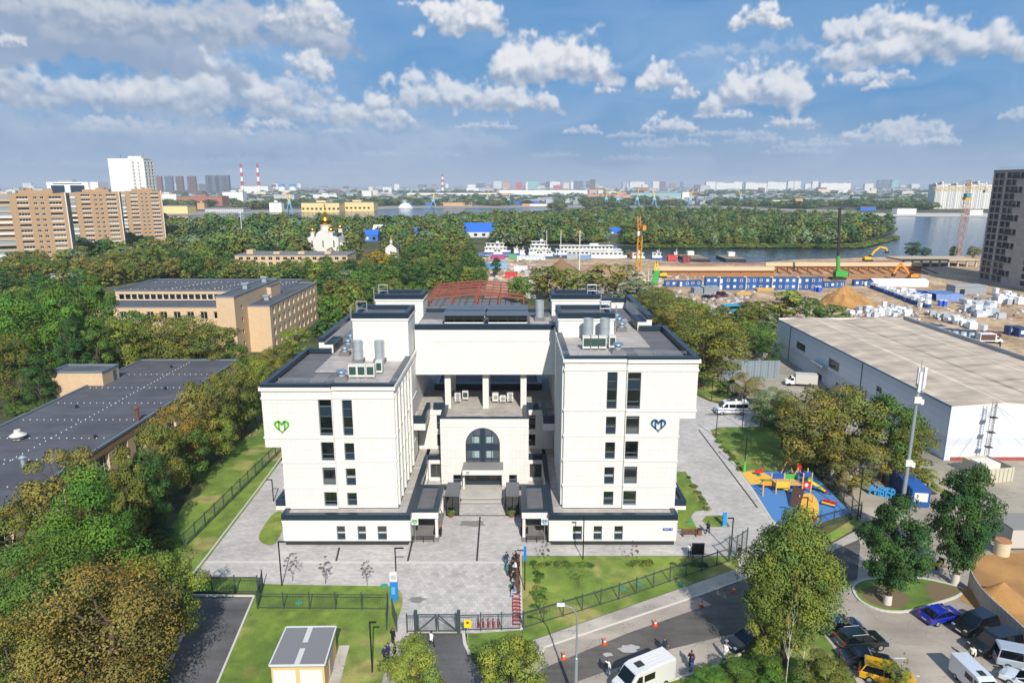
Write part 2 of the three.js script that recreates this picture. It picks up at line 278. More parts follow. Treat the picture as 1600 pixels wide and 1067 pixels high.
// campus paving
ground('paving',[...atP([[300,903],[318,878],[402,768],[440,716]]),[-37,-116],[-37,-126],[30,-126],...atP([[1088,618],[1108,627],[1128,632],[1190,632],[1192,667],[1122,668],[1112,674],[1160,737],[1218,812],[1180,840],[1166,862],[1156,888]]),...atP([[1150,869],[813,869],[815,985],[745,990],[640,990],[617,992],[621,970],[628,940],[624,925],[615,917],[405,913],[408,903]])],0.05,M.paving);
ground('entrance_paving',atP([[640,880],[812,880],[815,982],[740,987],[650,988],[655,960],[648,925],[640,905]]),0.056,M.flags);
ground('paving_border',atP([[300,877],[640,878],[812,878],[812,881],[640,881],[300,880]]),0.06,M.kerb);
ground('paving_border',atP([[1110,672],[1114,672],[1215,812],[1208,815]]),0.06,M.kerb);
for(const[a,b]of[[[750,808],[745,877]],[[645,842],[637,877]],[[530,856],[525,877]],[[1092,672],[1184,794]],[[640,806],[858,806]]]){const p=at(...a),q=at(...b),d=new MB();d.beam([p[0],0.06,p[1]],[q[0],0.06,q[1]],0.22,0.012);tag(d.build('drain_channel',M.dark),null,null,null,'structure');}
// lawns
ground('lawn',atP([[300,905],[408,905],[405,914],[408,928],[298,926]]),0.1,M.grass);
ground('lawn',[...atP([[404,914],[616,917]]),...curve(atP([[616,917],[625,925],[629,940],[622,968],[618,985]]),false,4),...atP([[607,1010],[597,1067],[590,1120],[310,1120],[340,1067],[398,934]])],0.1,M.grass);
ground('lawn',atP([[813,870],[1150,870],[1156,888],[1100,907],[832,1001],[818,1008],[815,985]]),0.1,M.grass);
ground('lawn',atP([[724,992],[816,986],[819,1008],[805,1022],[732,1022],[726,1008]]),0.1,M.grass);
ground('lawn',atP([[230,880],[262,835],[310,745],[418,655],[438,700],[442,716],[403,769],[319,880],[300,904],[262,905]]),0.1,M.grass);
ground('lawn',curve(atP([[404,842],[410,826],[432,800],[440,800],[440,830],[425,853],[411,850]]),true,3),0.1,M.grass);
ground('lawn',atP([[1110,673],[1122,669],[1192,668],[1240,672],[1300,700],[1300,742],[1264,737],[1158,737]]),0.1,M.grass);
ground('lawn',atP([[1080,575],[1130,596],[1146,615],[1141,629],[1112,627],[1088,613]]),0.1,M.grass);
ground('lawn',atP([[1058,738],[1072,738],[1106,797],[1086,800],[1080,808],[1092,832],[1060,828]]),0.1,M.grass);
ground('lawn',atP([[1098,814],[1104,807],[1130,806],[1141,824],[1106,824]]),0.1,M.grass);
ground('lawn',atP([[1290,838],[1340,808],[1350,820],[1300,848]]),0.1,M.grass);
ground('grass_verge',atP([[1030,1072],[1125,1041],[1230,985],[1268,955],[1290,975],[1330,1030],[1352,1072],[1352,1120],[960,1120]]),0.1,M.grass);
ground('footpath',atP([[1262,962],[1282,955],[1305,985],[1340,1030],[1362,1072],[1342,1072],[1300,1010]]),0.14,M.walk);
kerb('kerb',atP([[1030,1071],[1125,1041],[1230,985],[1268,955],[1284,954],[1306,983],[1342,1030],[1366,1072]]),0.2,0.22);
{const isl=curve(atP([[1334,918],[1350,908],[1376,905],[1440,905],[1506,922],[1500,931],[1460,945],[1412,957],[1375,954],[1345,940]]),true,4);ground('tree_island',isl,0.14,M.grass);kerb('kerb',[...isl,isl[0]],0.25,0.18);}
ground('bare_earth',curve(atP([[1350,922],[1395,918],[1420,935],[1405,952],[1372,948],[1350,936]]),true,4),0.145,mat('#6f6046',1));
ground('bare_earth',curve(atP([[1455,912],[1500,922],[1495,930],[1460,940],[1448,925]]),true,4),0.146,mat('#6f6046',1));
ground('asphalt_lot',[...atP([[300,934],[396,935],[340,1067],[310,1120],[150,1120],[262,1067]]),...curve(atP([[278,1010],[286,985],[280,976],[268,972]]),false,3)],0.03,M.fresh);
kerb('kerb',atP([[296,931],[397,932],[340,1067],[318,1115]]),0.2,0.16);
kerb('kerb',curve(atP([[244,1070],[270,1024],[284,992],[285,981],[276,974],[262,973]]),false,4),0.3,0.2);
kerb('kerb',atP([[299,900],[318,876],[402,766],[440,714]]),0.2,0.16);
kerb('kerb',atP([[813,869],[815,985]]),0.25,0.3);
kerb('kerb',atP([[724,992],[726,1008],[733,1023]]),0.3,0.25);
ground('gate_asphalt',atP([[640,992],[720,992],[726,1010],[736,1030],[760,1067],[780,1110],[640,1110],[640,1040]]),0.048,M.fresh);
ground('footpath',atP([[617,992],[640,990],[640,1010],[636,1067],[630,1110],[586,1110],[596,1067],[606,1012]]),0.052,M.walk);
ground('footpath',atP([[530,1010],[546,1010],[530,1072],[512,1072]]),0.12,M.walk);
ground('paving',atP([[1150,890],[1148,868],[1180,838],[1206,810],[1238,835],[1296,846],[1262,869],[1205,886]]),0.046,M.paving);
// playground rubber: blue field, yellow shapes
ground('playground_surface',atP([[1158,738],[1266,737],[1332,802],[1236,834],[1208,812],[1180,768]]),0.11,M.rubberBlue);
ground('playground_surface',[...atP([[1158,738],[1176,737]]),...curve(atP([[1176,737],[1192,739],[1206,746],[1220,753],[1232,757],[1232,768],[1222,766],[1208,761],[1190,758],[1173,758]]),false,3)],0.117,M.rubberYellow);
ground('playground_surface',curve(atP([[1257,773],[1266,772],[1276,780],[1280,793],[1278,806],[1262,818],[1240,832],[1230,826],[1242,815],[1250,797]]),true,4),0.117,M.rubberYellow);
ground('sand_ground',atP([[1514,884],[1530,868],[1640,860],[1700,920],[1650,1010],[1590,985],[1545,940]]),0.06,M.sand);
ground('dark_path',atP([[1050,520],[1020,490],[975,458],[880,456],[990,440],[1100,500],[1110,560],[1085,560]]),0.03,M.yard);
// ---------------------------------------------------------------- walls with openings, windows
const holeQuads=(mb,O,U,w,y0,y1,holes,depth)=>{
const n=[-U[1],U[0]],pt=(a,y,d=0)=>[O[0]+U[0]*a-n[0]*d,y,O[1]+U[1]*a-n[1]*d];
const xs=[...new Set([0,w,...holes.flatMap((h)=>[h[0],h[1]])])].sort((a,b)=>a-b),ys=[...new Set([y0,y1,...holes.flatMap((h)=>[h[2],h[3]])])].sort((a,b)=>a-b);
for(let j=0;j<ys.length-1;j++)for(let i=0,s=-1;i<xs.length;i++){
const cx=(xs[i]+xs[i+1])/ 2,cy=(ys[j]+ys[j+1])/ 2,open=i===xs.length-1||holes.some((h)=>cx>h[0]&&cx<h[1]&&cy>h[2]&&cy<h[3]);
if(!open&&s<0)s=i;
if(open&&s>=0){const a=xs[s],b=xs[i];mb.quad(pt(a,ys[j]),pt(b,ys[j]),pt(b,ys[j+1]),pt(a,ys[j+1]),[[a,ys[j]],[b,ys[j]],[b,ys[j+1]],[a,ys[j+1]]]);s=-1;}
}
for(const[a,b,c,d]of holes){mb.quad(pt(a,c),pt(a,c,depth),pt(a,d,depth),pt(a,d));mb.quad(pt(b,c,depth),pt(b,c),pt(b,d),pt(b,d,depth));mb.quad(pt(a,c),pt(b,c),pt(b,c,depth),pt(a,c,depth));mb.quad(pt(a,d,depth),pt(b,d,depth),pt(b,d),pt(a,d));}
};
const winCache=new Map();
// rows from the bottom: [share of the height, 'glass' | 'panel' | 'blind' | 'open']; cols: shares of the width
function windowGeo(w,h,st){
const key=[w.toFixed(2),h.toFixed(2),st.id].join();
if(!winCache.has(key)){
const f=new MB(),fw=st.fw??0.07,kinds={},cols=st.cols??[1],rows=st.rows??[[1,'glass']];
f.box(0,fw,0,h,-0.08,0);f.box(w-fw,w,0,h,-0.08,0);f.box(fw,w-fw,0,fw,-0.08,0);f.box(fw,w-fw,h-fw,h,-0.08,0);
let y=0;const ct=cols.reduce((a,b)=>a+b),rt=rows.reduce((a,b)=>a+b[0],0);
rows.forEach(([s,k,bar],j)=>{
const y1=y+s / rt*h;let x=0;
if(j){const b=bar??fw*0.5;f.box(fw,w-fw,y-b / 2,y+b / 2,-0.07,bar?0.05:-0.01);}
cols.forEach((c,i)=>{const x1=x+c / ct*w;if(i&&k!=='panel')f.box(x-fw*0.4,x+fw*0.4,y+0.02,y1-0.02,-0.07,-0.012);x=x1;});
(kinds[k==='panel'?k+j:k]??=new MB()).box(fw*0.5,w-fw*0.5,y+0.012,y1-0.012,-0.06,k==='panel'?-0.02:-0.04);y=y1;
});
winCache.set(key,[f.geo(),Object.entries(kinds).map(([k,b])=>[k.replace(/\d/,''),b.geo()])]);
}
return winCache.get(key);
}
const KIND={glass:['pane',M.glass],blue:['pane',M.glassBlue],panel:['panel',M.spandrel],blind:['blind',C('#c9c6bd',0.8)],curtain:['curtain',C('#5d6260',0.5)],apron:['apron',C('#bdb5a8',0.8)]};
function putWindow(parent,O,U,[a,b,c,d],depth,st,name='window'){
const[fg,kinds]=windowGeo(b-a,d-c,st),n=[-U[1],U[0]],g=mesh(name,fg,st.fm??M.frame,parent),q=parent.parent?parent.position:{x:0,y:0,z:0};
g.position.set(O[0]+U[0]*a-n[0]*depth-q.x,c-q.y,O[1]+U[1]*a-n[1]*depth-q.z);g.rotation.y=Math.atan2(-U[1],U[0]);
for(const[k,geo]of kinds)mesh(KIND[k][0],geo,KIND[k][1],g);
return g;
}
const facade=(t,mb,O,U,w,y0,y1,holes,depth,st,name)=>{holeQuads(mb,O,U,w,y0,y1,holes,depth);for(const h of holes)putWindow(t,O,U,h,depth,h[4]??st,h[5]??name);};
const WS={
narrow:{id:'nar',rows:[[0.42,'panel'],[0.58,'glass',0.12]],fm:M.frame},wide:{id:'wid',rows:[[0.1,'panel'],[0.22,'glass',0.1],[0.68,'glass',0.06]],fm:M.frame},
narrowBlind:{id:'nab',rows:[[0.42,'panel'],[0.12,'blind',0.1],[0.46,'glass',0.05]],fm:M.frame},wideBlind:{id:'wib',rows:[[0.1,'panel'],[0.22,'curtain',0.1],[0.5,'glass',0.06],[0.18,'curtain']],fm:M.frame},
tallN:{id:'tan',rows:[[0.22,'panel'],[0.3,'glass',0.14],[0.22,'panel',0.06],[0.26,'panel',0.05]],fm:M.frame},tallW:{id:'taw',rows:[[0.06,'panel'],[0.13,'glass',0.08],[0.33,'glass',0.06],[0.28,'panel',0.05],[0.2,'glass',0.12]],fm:M.frame},
pod:{id:'pod',rows:[[0.42,'panel'],[0.14,'blind',0.06],[0.44,'glass',0.05]],fm:M.frame},side:{id:'sid',rows:[[0.3,'panel'],[0.7,'glass',0.06]],fm:M.frame},
shop:{id:'sho',cols:[1,1],rows:[[0.25,'glass'],[0.75,'glass',0.05]],fm:M.frame},white2:{id:'wh2',cols:[1,1.3],rows:[[1,'glass']],fm:M.whiteFrame,fw:0.12},white3:{id:'wh3',cols:[1,1],rows:[[1,'glass']],fm:M.whiteFrame,fw:0.1},
ribbon:{id:'rib',cols:[1],rows:[[1,'glass']],fm:M.whiteFrame,fw:0.14},dark:{id:'drk',cols:[1,1],rows:[[0.3,'glass'],[0.7,'glass',0.05]],fm:M.dark,fw:0.08},
};
// Each box laid through this becomes a part of its own.
class Each{constructor(group,name,m){Object.assign(this,{group,name,m});}box(...a){const b=new MB(this.group);b.box(...a);b.build(this.name,this.m,this.group);return this;}}
// ---------------------------------------------------------------- the white clinic
const CX=-4.03;
const clinic=thing('clinic_building','large white H-shaped clinic with navy parapets and arched entrance behind the paved forecourt','clinic',[CX,0,-98]);
{
const E0=new MB(clinic),TR=new Each(clinic,'trim',M.trim),NV=new Each(clinic,'parapet',M.navy),RF=new Each(clinic,'roof',M.roofDark),RP=new Each(clinic,'roof_paving',M.roofPave),PL=new Each(clinic,'plinth',M.plinth),CO=new Each(clinic,'pier',M.whitewash),PV=new Each(clinic,'roof_patch',M.roofMid);
const Yf=(v,z=-79.9)=>onZ(800,v,z)[1];
const panelGeo=new MB().box(-0.56,0.56,0,0.62,0,0.03).geo();
const panelFaces=(x0,x1,y,z,h=0.62,U=[1,0])=>{const L=x1-x0,n=Math.max(1,Math.round(L / 1.2));for(let i=0;i<n;i++){const g=mesh('panel',panelGeo,M.navyFront,clinic),s=L / n / 1.155;const a=(i+0.5)*L / n;g.scale.set(s,h / 0.62,1);if(U[0])g.position.set(x0+a-CX,y,z+98);else{g.position.set(x0-CX,y,z+98);}}};
const ring=(x0,x1,z0,z1,y0,y1,w=0.62,sides='fblr')=>{
if(sides.includes('f')){NV.box(x0,x1,y0,y1,z0-w,z0);panelFaces(x0,x1,y0+0.02,z0,y1-y0-0.06);}
if(sides.includes('b'))NV.box(x0,x1,y0,y1,z1,z1+w);
if(sides.includes('l'))NV.box(x0,x0+w,y0,y1,z1 +(sides.includes('b')?w:0),z0 -(sides.includes('f')?w:0));if(sides.includes('r'))NV.box(x1-w,x1,y0,y1,z1 +(sides.includes('b')?w:0),z0 -(sides.includes('f')?w:0));
};
for(const s of[-1,1]){
const X=(x)=>(s<0?x:2*CX-x),up=s<0?0:3.42;
const span2=(a,b)=>(X(a)<X(b)?[X(a),X(b)]:[X(b),X(a)]);
const side=(x,z0,z1,y0,y1,holes,outward,depth,st)=>{const dir=outward*-s;dir>0?facade(clinic,E0,[X(x),z0],[0,-1],z0-z1,y0,y1,holes,depth,st):facade(clinic,E0,[X(x),z1],[0,1],z0-z1,y0,y1,holes.map(([a,b,...r])=>[z0-z1-b,z0-z1-a,...r]),depth,st);};
const front=(a,b,z,y0,y1,wins)=>{const[x0,x1]=span2(a,b);facade(clinic,E0,[x0,z],[1,0],x1-x0,y0,y1,wins.map(([p,q,c,d,st])=>{const[u,v]=span2(p,q);return[u-x0,v-x0,c,d,st];}),0.3,WS.narrow);};
const top=20.5+up,over=12.4 +(s>0?3.75:0),z=-79.9,zf=-79.6,topV=s<0?0:1;

const rowsA=s<0?[[769,791.5],[730.5,758.5],[691,720.5],[624.5,681.5]]:[[767,790],[729,756.5],[689.5,718],[650,679],[582,639.5]];
const rowsB=s<0?[[770,791.5],[732,759.5],[692.5,721],[625,682]]:[[768,790],[730,757.5],[691,719.5],[651,679.5],[581.5,640]];
const A=[-23.72,-22.1],B=[-20.9,-19.66],wins=(rows,c,w,tall)=>rows.map(([a,b],i)=>[c[0],c[1],Math.max(4.32,Yf(b,w)),Yf(a,w),i===rows.length-1?tall:c===A?(i % 2?WS.wideBlind:WS.wide):(i % 3===1?WS.narrowBlind:WS.narrow)]);
front(-28.65,-22.04,zf,4.1,top-0.6,wins(rowsA,A,zf,WS.tallW));front(-22.04,-14.47,z,4.1,top-0.6,wins(rowsB,B,z,WS.tallN));front(-30.6,-28.65,zf,over,top-0.6,[]);
{const[x0,x1]=span2(-22.04,-22.0);E0.box(x0,x1,4.1,top-0.6,z,zf-0.001);}
side(-28.65,zf,-118,0,over,[],-1,0.2,WS.side);side(-30.6,zf,-98.7,over,top-0.6,[],-1,0.2,WS.side);side(-28.65,-98.7,-118,over,top+1.0,[],-1,0.2,WS.side);
{const[x0,x1]=span2(-30.6,-28.65);E0.box(x0,x1,over-0.02,over,-98.7,zf);E0.quad([x1,over,-98.7],[x0,over,-98.7],[x0,top,-98.7],[x1,top,-98.7]);}

const floors=s<0?[4.9,8.3,11.7,15.1]:[4.9,8.3,11.7,15.1,18.5],ws=[];
for(let k=0;k<5;k++)for(const y of floors)ws.push([1.1+k*2.5,2.35+k*2.5,y,y+2.3,WS.side]);
side(-14.47,z,-99,4.1,top-0.6,ws,1,0.35,WS.side);
for(let k=0;k<6;k++){const[x0,x1]=span2(-14.47,-14.22);CO.box(x0,x1,4.3,top-1.4,z-0.95-k*2.5,z-0.5-k*2.5);}
side(-14.47,-99,-118,10.5,top-0.6,[],1,0.2,WS.side);
E0.quad([X(-28.65),0,-118],[X(-14.47),0,-118],[X(-14.47),top,-118],[X(-28.65),top,-118]);

const course=(v,p=0.1,h=0.3)=>{const y=Yf(v,zf),o=y>over?-30.6:-28.65;const[a,b]=span2(o-p,-22.04+p*0),[c,d]=span2(-22.04,-14.47+p);TR.box(a,b,y,y+h,zf-0.2,zf+p);TR.box(c,d,y,y+h,z-0.2,z+p);const[e,f]=span2(-14.47,-14.47+p);TR.box(e,f,y,y+h,-99,z-0.2);const[g,i]=span2(o-p,o);TR.box(g,i,y,y+h,-98.7,zf-0.2);};
for(const v of s<0?[624,685,723.5,763]:[580,643,683,721.5,761])course(v,0.09,0.24);
course(s<0?610.5:567,0.22,0.42);

const yb=top-0.62,[ox0,ox1]=span2(-30.65,-14.42);
{const[a,b]=span2(-30.65,-22.0),[c,d]=span2(-22.0,-14.42);NV.box(a,b,yb,top,zf-0.6,zf+0.05);panelFaces(a,b,yb+0.02,zf+0.05,0.56);NV.box(c,d,yb-0.03,top-0.03,z-0.6,z+0.05);panelFaces(c,d,yb,z+0.05,0.56);}
{const[a,b]=span2(-30.65,-30.0),[c,d]=span2(-15.1,-14.42);NV.box(a,b,yb,top,-98.7,zf-0.6);NV.box(c,d,yb-0.02,top-0.02,-93.8,z-0.6);const[e,f]=span2(-30.0,-26.8);NV.box(e,f,yb,top,-98.7,-98.1);}
{const[a,b]=span2(-30.6,-14.5);RF.box(a,b,top-1.1,top-0.8,-98.65,z-0.1);const[c,d]=span2(-28.6,-14.5);RF.box(c,d,top-1.1,top-0.8,-118,-98.7);const[e,f]=span2(-26.4,-22.5);RP.box(e,f,top-0.8,top-0.76,-108,-88);const[g,h]=span2(-22.5,-15.2);RP.box(g,h,top-0.8,top-0.765,-93.9,-80.6);const[i,j]=span2(-25.8,-23.9);PV.box(i,j,top-0.8,top-0.77,-87,-82);}
{const[a,b]=span2(-28.7,-27.9);NV.box(a,b,top+0.9,top+1.55,-118,-98.6);E0.box(a,b,top-0.8,top+0.9,-118,-98.7);const[c,d]=span2(-27.9,-26.6);E0.box(c,d,top-0.8,top+0.5,-104,-98.72);NV.box(c,d,top+0.5,top+0.62,-104,-98.7);const[e,f]=span2(-27.9,-14.5);NV.box(e,f,top+0.3,top+1.0,-118,-117.4);E0.box(e,f,top-0.8,top+0.3,-118,-117.5);const[g,h]=span2(-26.6,-26.45);PL.box(g,h,top-0.8,top+0.45,-104,-98.8);}

for(const[zz,zb,base]of[[-93.9,-100.7,top-0.8],[-110.5,-116,top-0.8]]){
const[a,b]=span2(-22.4,-14.6);E0.box(a,b,base,25.85,zb,zz);TR.box(a-0.12,b+0.12,25.6,25.86,zb-0.12,zz+0.12);ring(a-0.05,b+0.05,zz+0.06,zb-0.06,25.87,26.65,0.6);RF.box(a+0.5,b-0.5,25.9,26.0,zb+0.5,zz-0.5);
const lx=X(-22.0),w=0.5,q=new MB(clinic);
for(const dz of[-0.7,0.0]){q.bar([lx,26.6,zz-1+dz],[lx,28.0,zz-1+dz],0.07,5);}
for(const dx of[0,1.5])q.bar([lx+dx*(s<0?1:-1),26.6,zz-1],[lx+dx*(s<0?1:-1),28.1,zz-1],0.075,5);
q.bar([lx,28.1,zz-1],[lx+1.5*(s<0?1:-1),28.1,zz-1],0.075,5);q.bar([lx,27.1,zz-1],[lx+1.5*(s<0?1:-1),27.1,zz-1],0.05,5);
q.bar([X(-22.75),base,zz-0.5],[X(-22.75),27.6,zz-0.5],0.05,5);q.bar([X(-22.75),base,zz-1.1],[X(-22.75),27.6,zz-1.1],0.05,5);for(let y=base;y<27;y +=0.5)q.bar([X(-22.75),y,zz-0.5],[X(-22.75),y,zz-1.1],0.03,4);
q.build('roof_ladder',M.steel,clinic);
}

const pw=[[-21.9,-20.85],[-19.3,-18.25],[-16.8,-15.65]].map(([a,b])=>[a,b,0.68,2.66,WS.pod]);
front(-28.62,-12.68,-77.8,0.62,3.45,pw);
side(-28.62,-77.8,-79.9,0.62,3.45,[],-1,0.2,WS.side);side(-12.68,-77.8,-79.0,0.62,3.45,[],1,0.2,WS.side);side(-12.68,-86.5,-97,0.4,3.45,[[0.8,9.4,0.9,3.1,WS.shop]],1,0.3,WS.shop);side(-12.68,-79,-86.5,0,3.45,[],1,0.2,WS.side);
{const[a,b]=span2(-28.3,-13.1);PL.box(a-0.1,b+0.1,0,0.62,-79,-77.9);const[c,d]=span2(-28.68,-12.62);NV.box(c,d,3.45,4.2,-78.4,-77.75);panelFaces(c,d,3.47,-77.75,0.7);TR.box(c,d,3.2,3.449,-78.2,-77.72);const[e,f]=span2(-28.68,-28.08);NV.box(e,f,3.45,4.2,-79.8,-78.4);const[g,h]=span2(-13.25,-12.62);NV.box(g,h,3.45,4.2,-97.1,-78.4);const[i,j]=span2(-28.08,-13.25);RP.box(i,j,3.5,4.0,-79.95,-78.4);const[k,l]=span2(-14.4,-13.25);RP.box(k,l,3.5,4.0,-100,-79.95);const[m,n]=span2(-13.25,-12.6);TR.box(m,n,3.1,3.449,-97.1,-78.2);}
{const[a,b]=span2(-30.7,-28.66);NV.box(a,b,3.45,4.2,-82.3,-81.7);const[e,f]=span2(-30.7,-30.15);NV.box(e,f,3.45,4.2,-88,-82.3);RF.box(a,b,3.3,3.7,-88,-82.3);TR.box(a,b,2.9,3.449,-88,-81.72);PL.box(Math.min(a,b)+0.3,Math.max(a,b)-0.3,0,2.9,-87.6,-86.9);}

{const[a,b]=span2(-12.68,-10.5);facade(clinic,E0,[a,-97],[1,0],b-a,0,3.45,[[0.25,b-a-0.1,0.5,2.75,WS.shop]],0.3,WS.shop);NV.box(a,b,3.45,4.2,-97.6,-96.95);TR.box(a,b,2.85,3.449,-97.3,-96.9);RP.box(a,b,3.6,4.02,-100,-97.6);const c=s<0?b-1.25:a,q=span2(-14.47,-10.5);facade(clinic,E0,[q[0],-100],[1,0],q[1]-q[0],4,10.4,[[c-q[0]+0.1,c-q[0]+1.2,4.5,6.4,WS.side],[c-q[0]+0.1,c-q[0]+1.2,7.2,9.6,WS.narrow]],0.25,WS.side);NV.box(a +(s>0?0:0.6),b -(s>0?0.6:0),10.4,11.4,-100.6,-99.95);TR.box(q[0],q[1],9.6,10.399,-100.3,-99.9);
const[d,e]=span2(-14.47,-12.6);E0.box(d,e,9.3,10.3,-100.4,-94);NV.box(d,e,10.3,11.4,-94.6,-94);const[f,g]=span2(-13.2,-12.6);NV.box(f,g,10.3,11.4,-100.6,-94.6);const[h,i]=span2(-14.47,-13.2);RP.box(h,i,10.3,10.42,-100.6,-94.6);}

{const[a,b]=span2(-12.62,-9.3);RF.box(a+0.5,b-0.5,3.4,3.95,-86,-79.6);NV.box(a,b,3.9,4.18,-79.5,-78.95);NV.box(a,b,3.9,4.18,-86.6,-86.05);const[c,d]=span2(-10,-9.3),[e,f]=span2(-12.62,-12.1);NV.box(c,d,3.9,4.18,-86.05,-79.5);NV.box(e,f,3.9,4.18,-86.05,-79.5);E0.box(a,b,3.1,3.9,-86.6,-78.9);const[g,h]=span2(-9.75,-9.4);CO.box(g,h,0,3.1,-79.6,-79.2);CO.box(g,h,0,3.1,-86.4,-86);PV.box(a,b,0.05,0.35,-86.4,-78.6);PL.box(a,b,0.1,2.6,-86.55,-86.42);}

{const[a,b]=span2(-9.05,-7.2),k=new MB(clinic);k.box(a,b,2.85,3.35,-89.2,-85.7);k.build('kiosk_roof',C('#5f6167',0.5),clinic);const g=new MB(clinic);g.box(a+0.08,b-0.08,0.06,2.85,-89.1,-85.8);g.build('kiosk_glazing',M.glass,clinic);const f=new MB(clinic);for(const x of[a+0.05,(a+b)/ 2,b-0.05])f.bar([x,0,-85.76],[x,2.85,-85.76],0.05,4);f.bar([a,1.2,-85.76],[b,1.2,-85.76],0.04,4);f.build('kiosk_frame',M.black,clinic);const w=new MB(clinic);w.box(a,b,0.05,0.5,-94.3,-89.3);w.build('plinth',M.plinth,clinic);}

}

const ex0=-10.5,ex1=2.44,ez=-94.4,et=11.15;
const arch={x0:onZ(727.5,700,ez)[0],x1:onZ(781,700,ez)[0],y0:onZ(754,731,ez)[1],ys:onZ(754,694,ez)[1]},ar=(arch.x1-arch.x0)/ 2,am=(arch.x0+arch.x1)/ 2;
{
const out=new THREE.Shape([new THREE.Vector2(ex0,0.2),new THREE.Vector2(ex1,0.2),new THREE.Vector2(ex1,et-0.2),new THREE.Vector2(ex0,et-0.2)]),h=new THREE.Path();
h.moveTo(arch.x0,arch.y0);h.lineTo(arch.x0,arch.ys);h.absarc(am,arch.ys,ar,Math.PI,0,true);h.lineTo(arch.x1,arch.y0);h.closePath();out.holes.push(h);
const rect=(a,b,c,d)=>{const p=new THREE.Path();p.moveTo(a,c);p.lineTo(b,c);p.lineTo(b,d);p.lineTo(a,d);p.closePath();out.holes.push(p);};
const sw=[[-8.75,-7.6,0.75,2.15],[-0.45,0.75,0.75,2.15]];for(const w of sw)rect(...w);
const g=new THREE.ExtrudeGeometry(out,{depth:0.35,bevelEnabled:false,curveSegments:24});g.translate(-CX,0,ez-0.35+98);mesh('entrance_wall',g,M.white,clinic);
for(const w of sw)putWindow(clinic,[0,ez],[1,0],w,0.25,WS.narrow);

const S=new THREE.Shape();S.moveTo(arch.x0,arch.y0);S.lineTo(arch.x1,arch.y0);S.lineTo(arch.x1,arch.ys);S.absarc(am,arch.ys,ar,0,Math.PI,false);S.closePath();
const gw=new THREE.ShapeGeometry(S,24);gw.translate(-CX,0,ez-0.22+98);const aw=mesh('arched_window',gw,C('#4b545b',0.08),clinic);
const fr=new MB(clinic),H2=arch.ys,yb=arch.y0;
const vert=(x,w)=>{const yt=Math.abs(x-am)<ar?H2+Math.sqrt(Math.max(0,ar*ar -(x-am)**2)):H2;fr.box(x-w / 2,x+w / 2,yb,yt-0.02,ez-0.22,ez-0.12);};
vert(am,0.72);vert(am-ar*0.52,0.1);vert(am+ar*0.52,0.1);vert(arch.x0+0.06,0.12);vert(arch.x1-0.06,0.12);
fr.box(arch.x0,arch.x1,H2-1.0,H2,ez-0.21,ez-0.118);fr.box(arch.x0,arch.x1,yb,yb+0.55,ez-0.21,ez-0.119);fr.box(arch.x0+ar*0.45,arch.x1-ar*0.45,H2+1.15,H2+1.27,ez-0.2,ez-0.13);fr.box(arch.x0+0.1,arch.x1-0.1,yb+1.3,yb+1.4,ez-0.2,ez-0.13);
for(let k=0;k<16;k++){const a=k / 16*Math.PI,b=(k+1)/ 16*Math.PI;fr.beam([am+Math.cos(a)*(ar-0.05),H2+Math.sin(a)*(ar-0.05),ez-0.16],[am+Math.cos(b)*(ar-0.05),H2+Math.sin(b)*(ar-0.05),ez-0.16],0.1,0.1);}
fr.geo();const fm=fr.build('window_frame',M.navy,aw);
for(const[dx,dy,w,h]of[[-0.55,0.15,0.95,0.95],[0.55+0.0,0.15,0.95,0.95],[-0.55,-2.15,0.95,1.0],[0.55,-2.15,0.95,1.0]]){const pnl=new MB(clinic),x=am +(dx<0?-0.45-w-0.1:0.55);pnl.box(x,x+w,H2+dy,H2+dy+h,ez-0.2,ez-0.15);pnl.build('pane',C('#8fa3a5',0.15),aw);}
}
E0.quad([ex1,0,ez],[ex1,0,-100],[ex1,et-0.2,-100],[ex1,et-0.2,ez]);E0.quad([ex0,0,-100],[ex0,0,ez],[ex0,et-0.2,ez],[ex0,et-0.2,-100]);
NV.box(ex0-0.05,ex1+0.05,et-0.22,et,ez-0.35,ez+0.04);NV.box(ex0-0.05,ex0+0.75,et-0.22,et,-101.5,ez-0.35);NV.box(ex1-0.75,ex1+0.05,et-0.22,et,-101.5,ez-0.35);
TR.box(ex0-0.05,ex1+0.05,et-1.5,et-1.35,ez,ez+0.06);
RP.box(ex0+0.7,ex1-0.7,10.3,10.6,-101.5,ez-0.35);RP.box(-14.5,6.45,10.2,10.5,-130,-100.5);E0.box(-14.5,6.45,9.6,10.2,-130,-101);E0.quad([6.45,0,-130],[-14.5,0,-130],[-14.5,10.2,-130],[6.45,10.2,-130]);
{const tiles=new MB(clinic);for(let k=0;k<11;k++)tiles.box(-9.7+k*1.05,-8.72+k*1.05,10.6,10.63,-95.7,-94.8);tiles.build('roof_slab_edge',C('#b5afa8',0.9),clinic);}

ring(-13,5.0,-110,-127,10.5,11.65,0.7);RF.box(-12.5,4.5,10.5,11.0,-126.5,-110.5);

const bz=-99,by0=16.3,by1=23.95;
E0.box(-14.47,6.42,by0,by1-0.75,-113,bz);NV.box(-14.4,6.35,by1-0.75,by1,bz-0.6,bz+0.06);panelFaces(-14.4,6.35,by1-0.73,bz+0.06,0.7);TR.box(-14.4,6.35,by1-2.5,by1-2.32,bz,bz+0.08);NV.box(-14.4,6.35,by1-0.75,by1-0.05,-113,-112.4);RF.box(-14.4,6.35,by1-0.76,by1-0.6,-112.4,bz-0.6);RP.box(-14.3,-10.6,by1-0.6,by1-0.56,-106,bz-0.7);RP.box(2.8,6.2,by1-0.6,by1-0.56,-108,bz-0.7);
for(const x of[-9.83,-4.03,1.77]){CO.box(x-0.45,x+0.45,10.5,by0,-101.2,-100.2);CO.box(x-0.4,x+0.4,10.5,by0,-110.4,-109.6);}

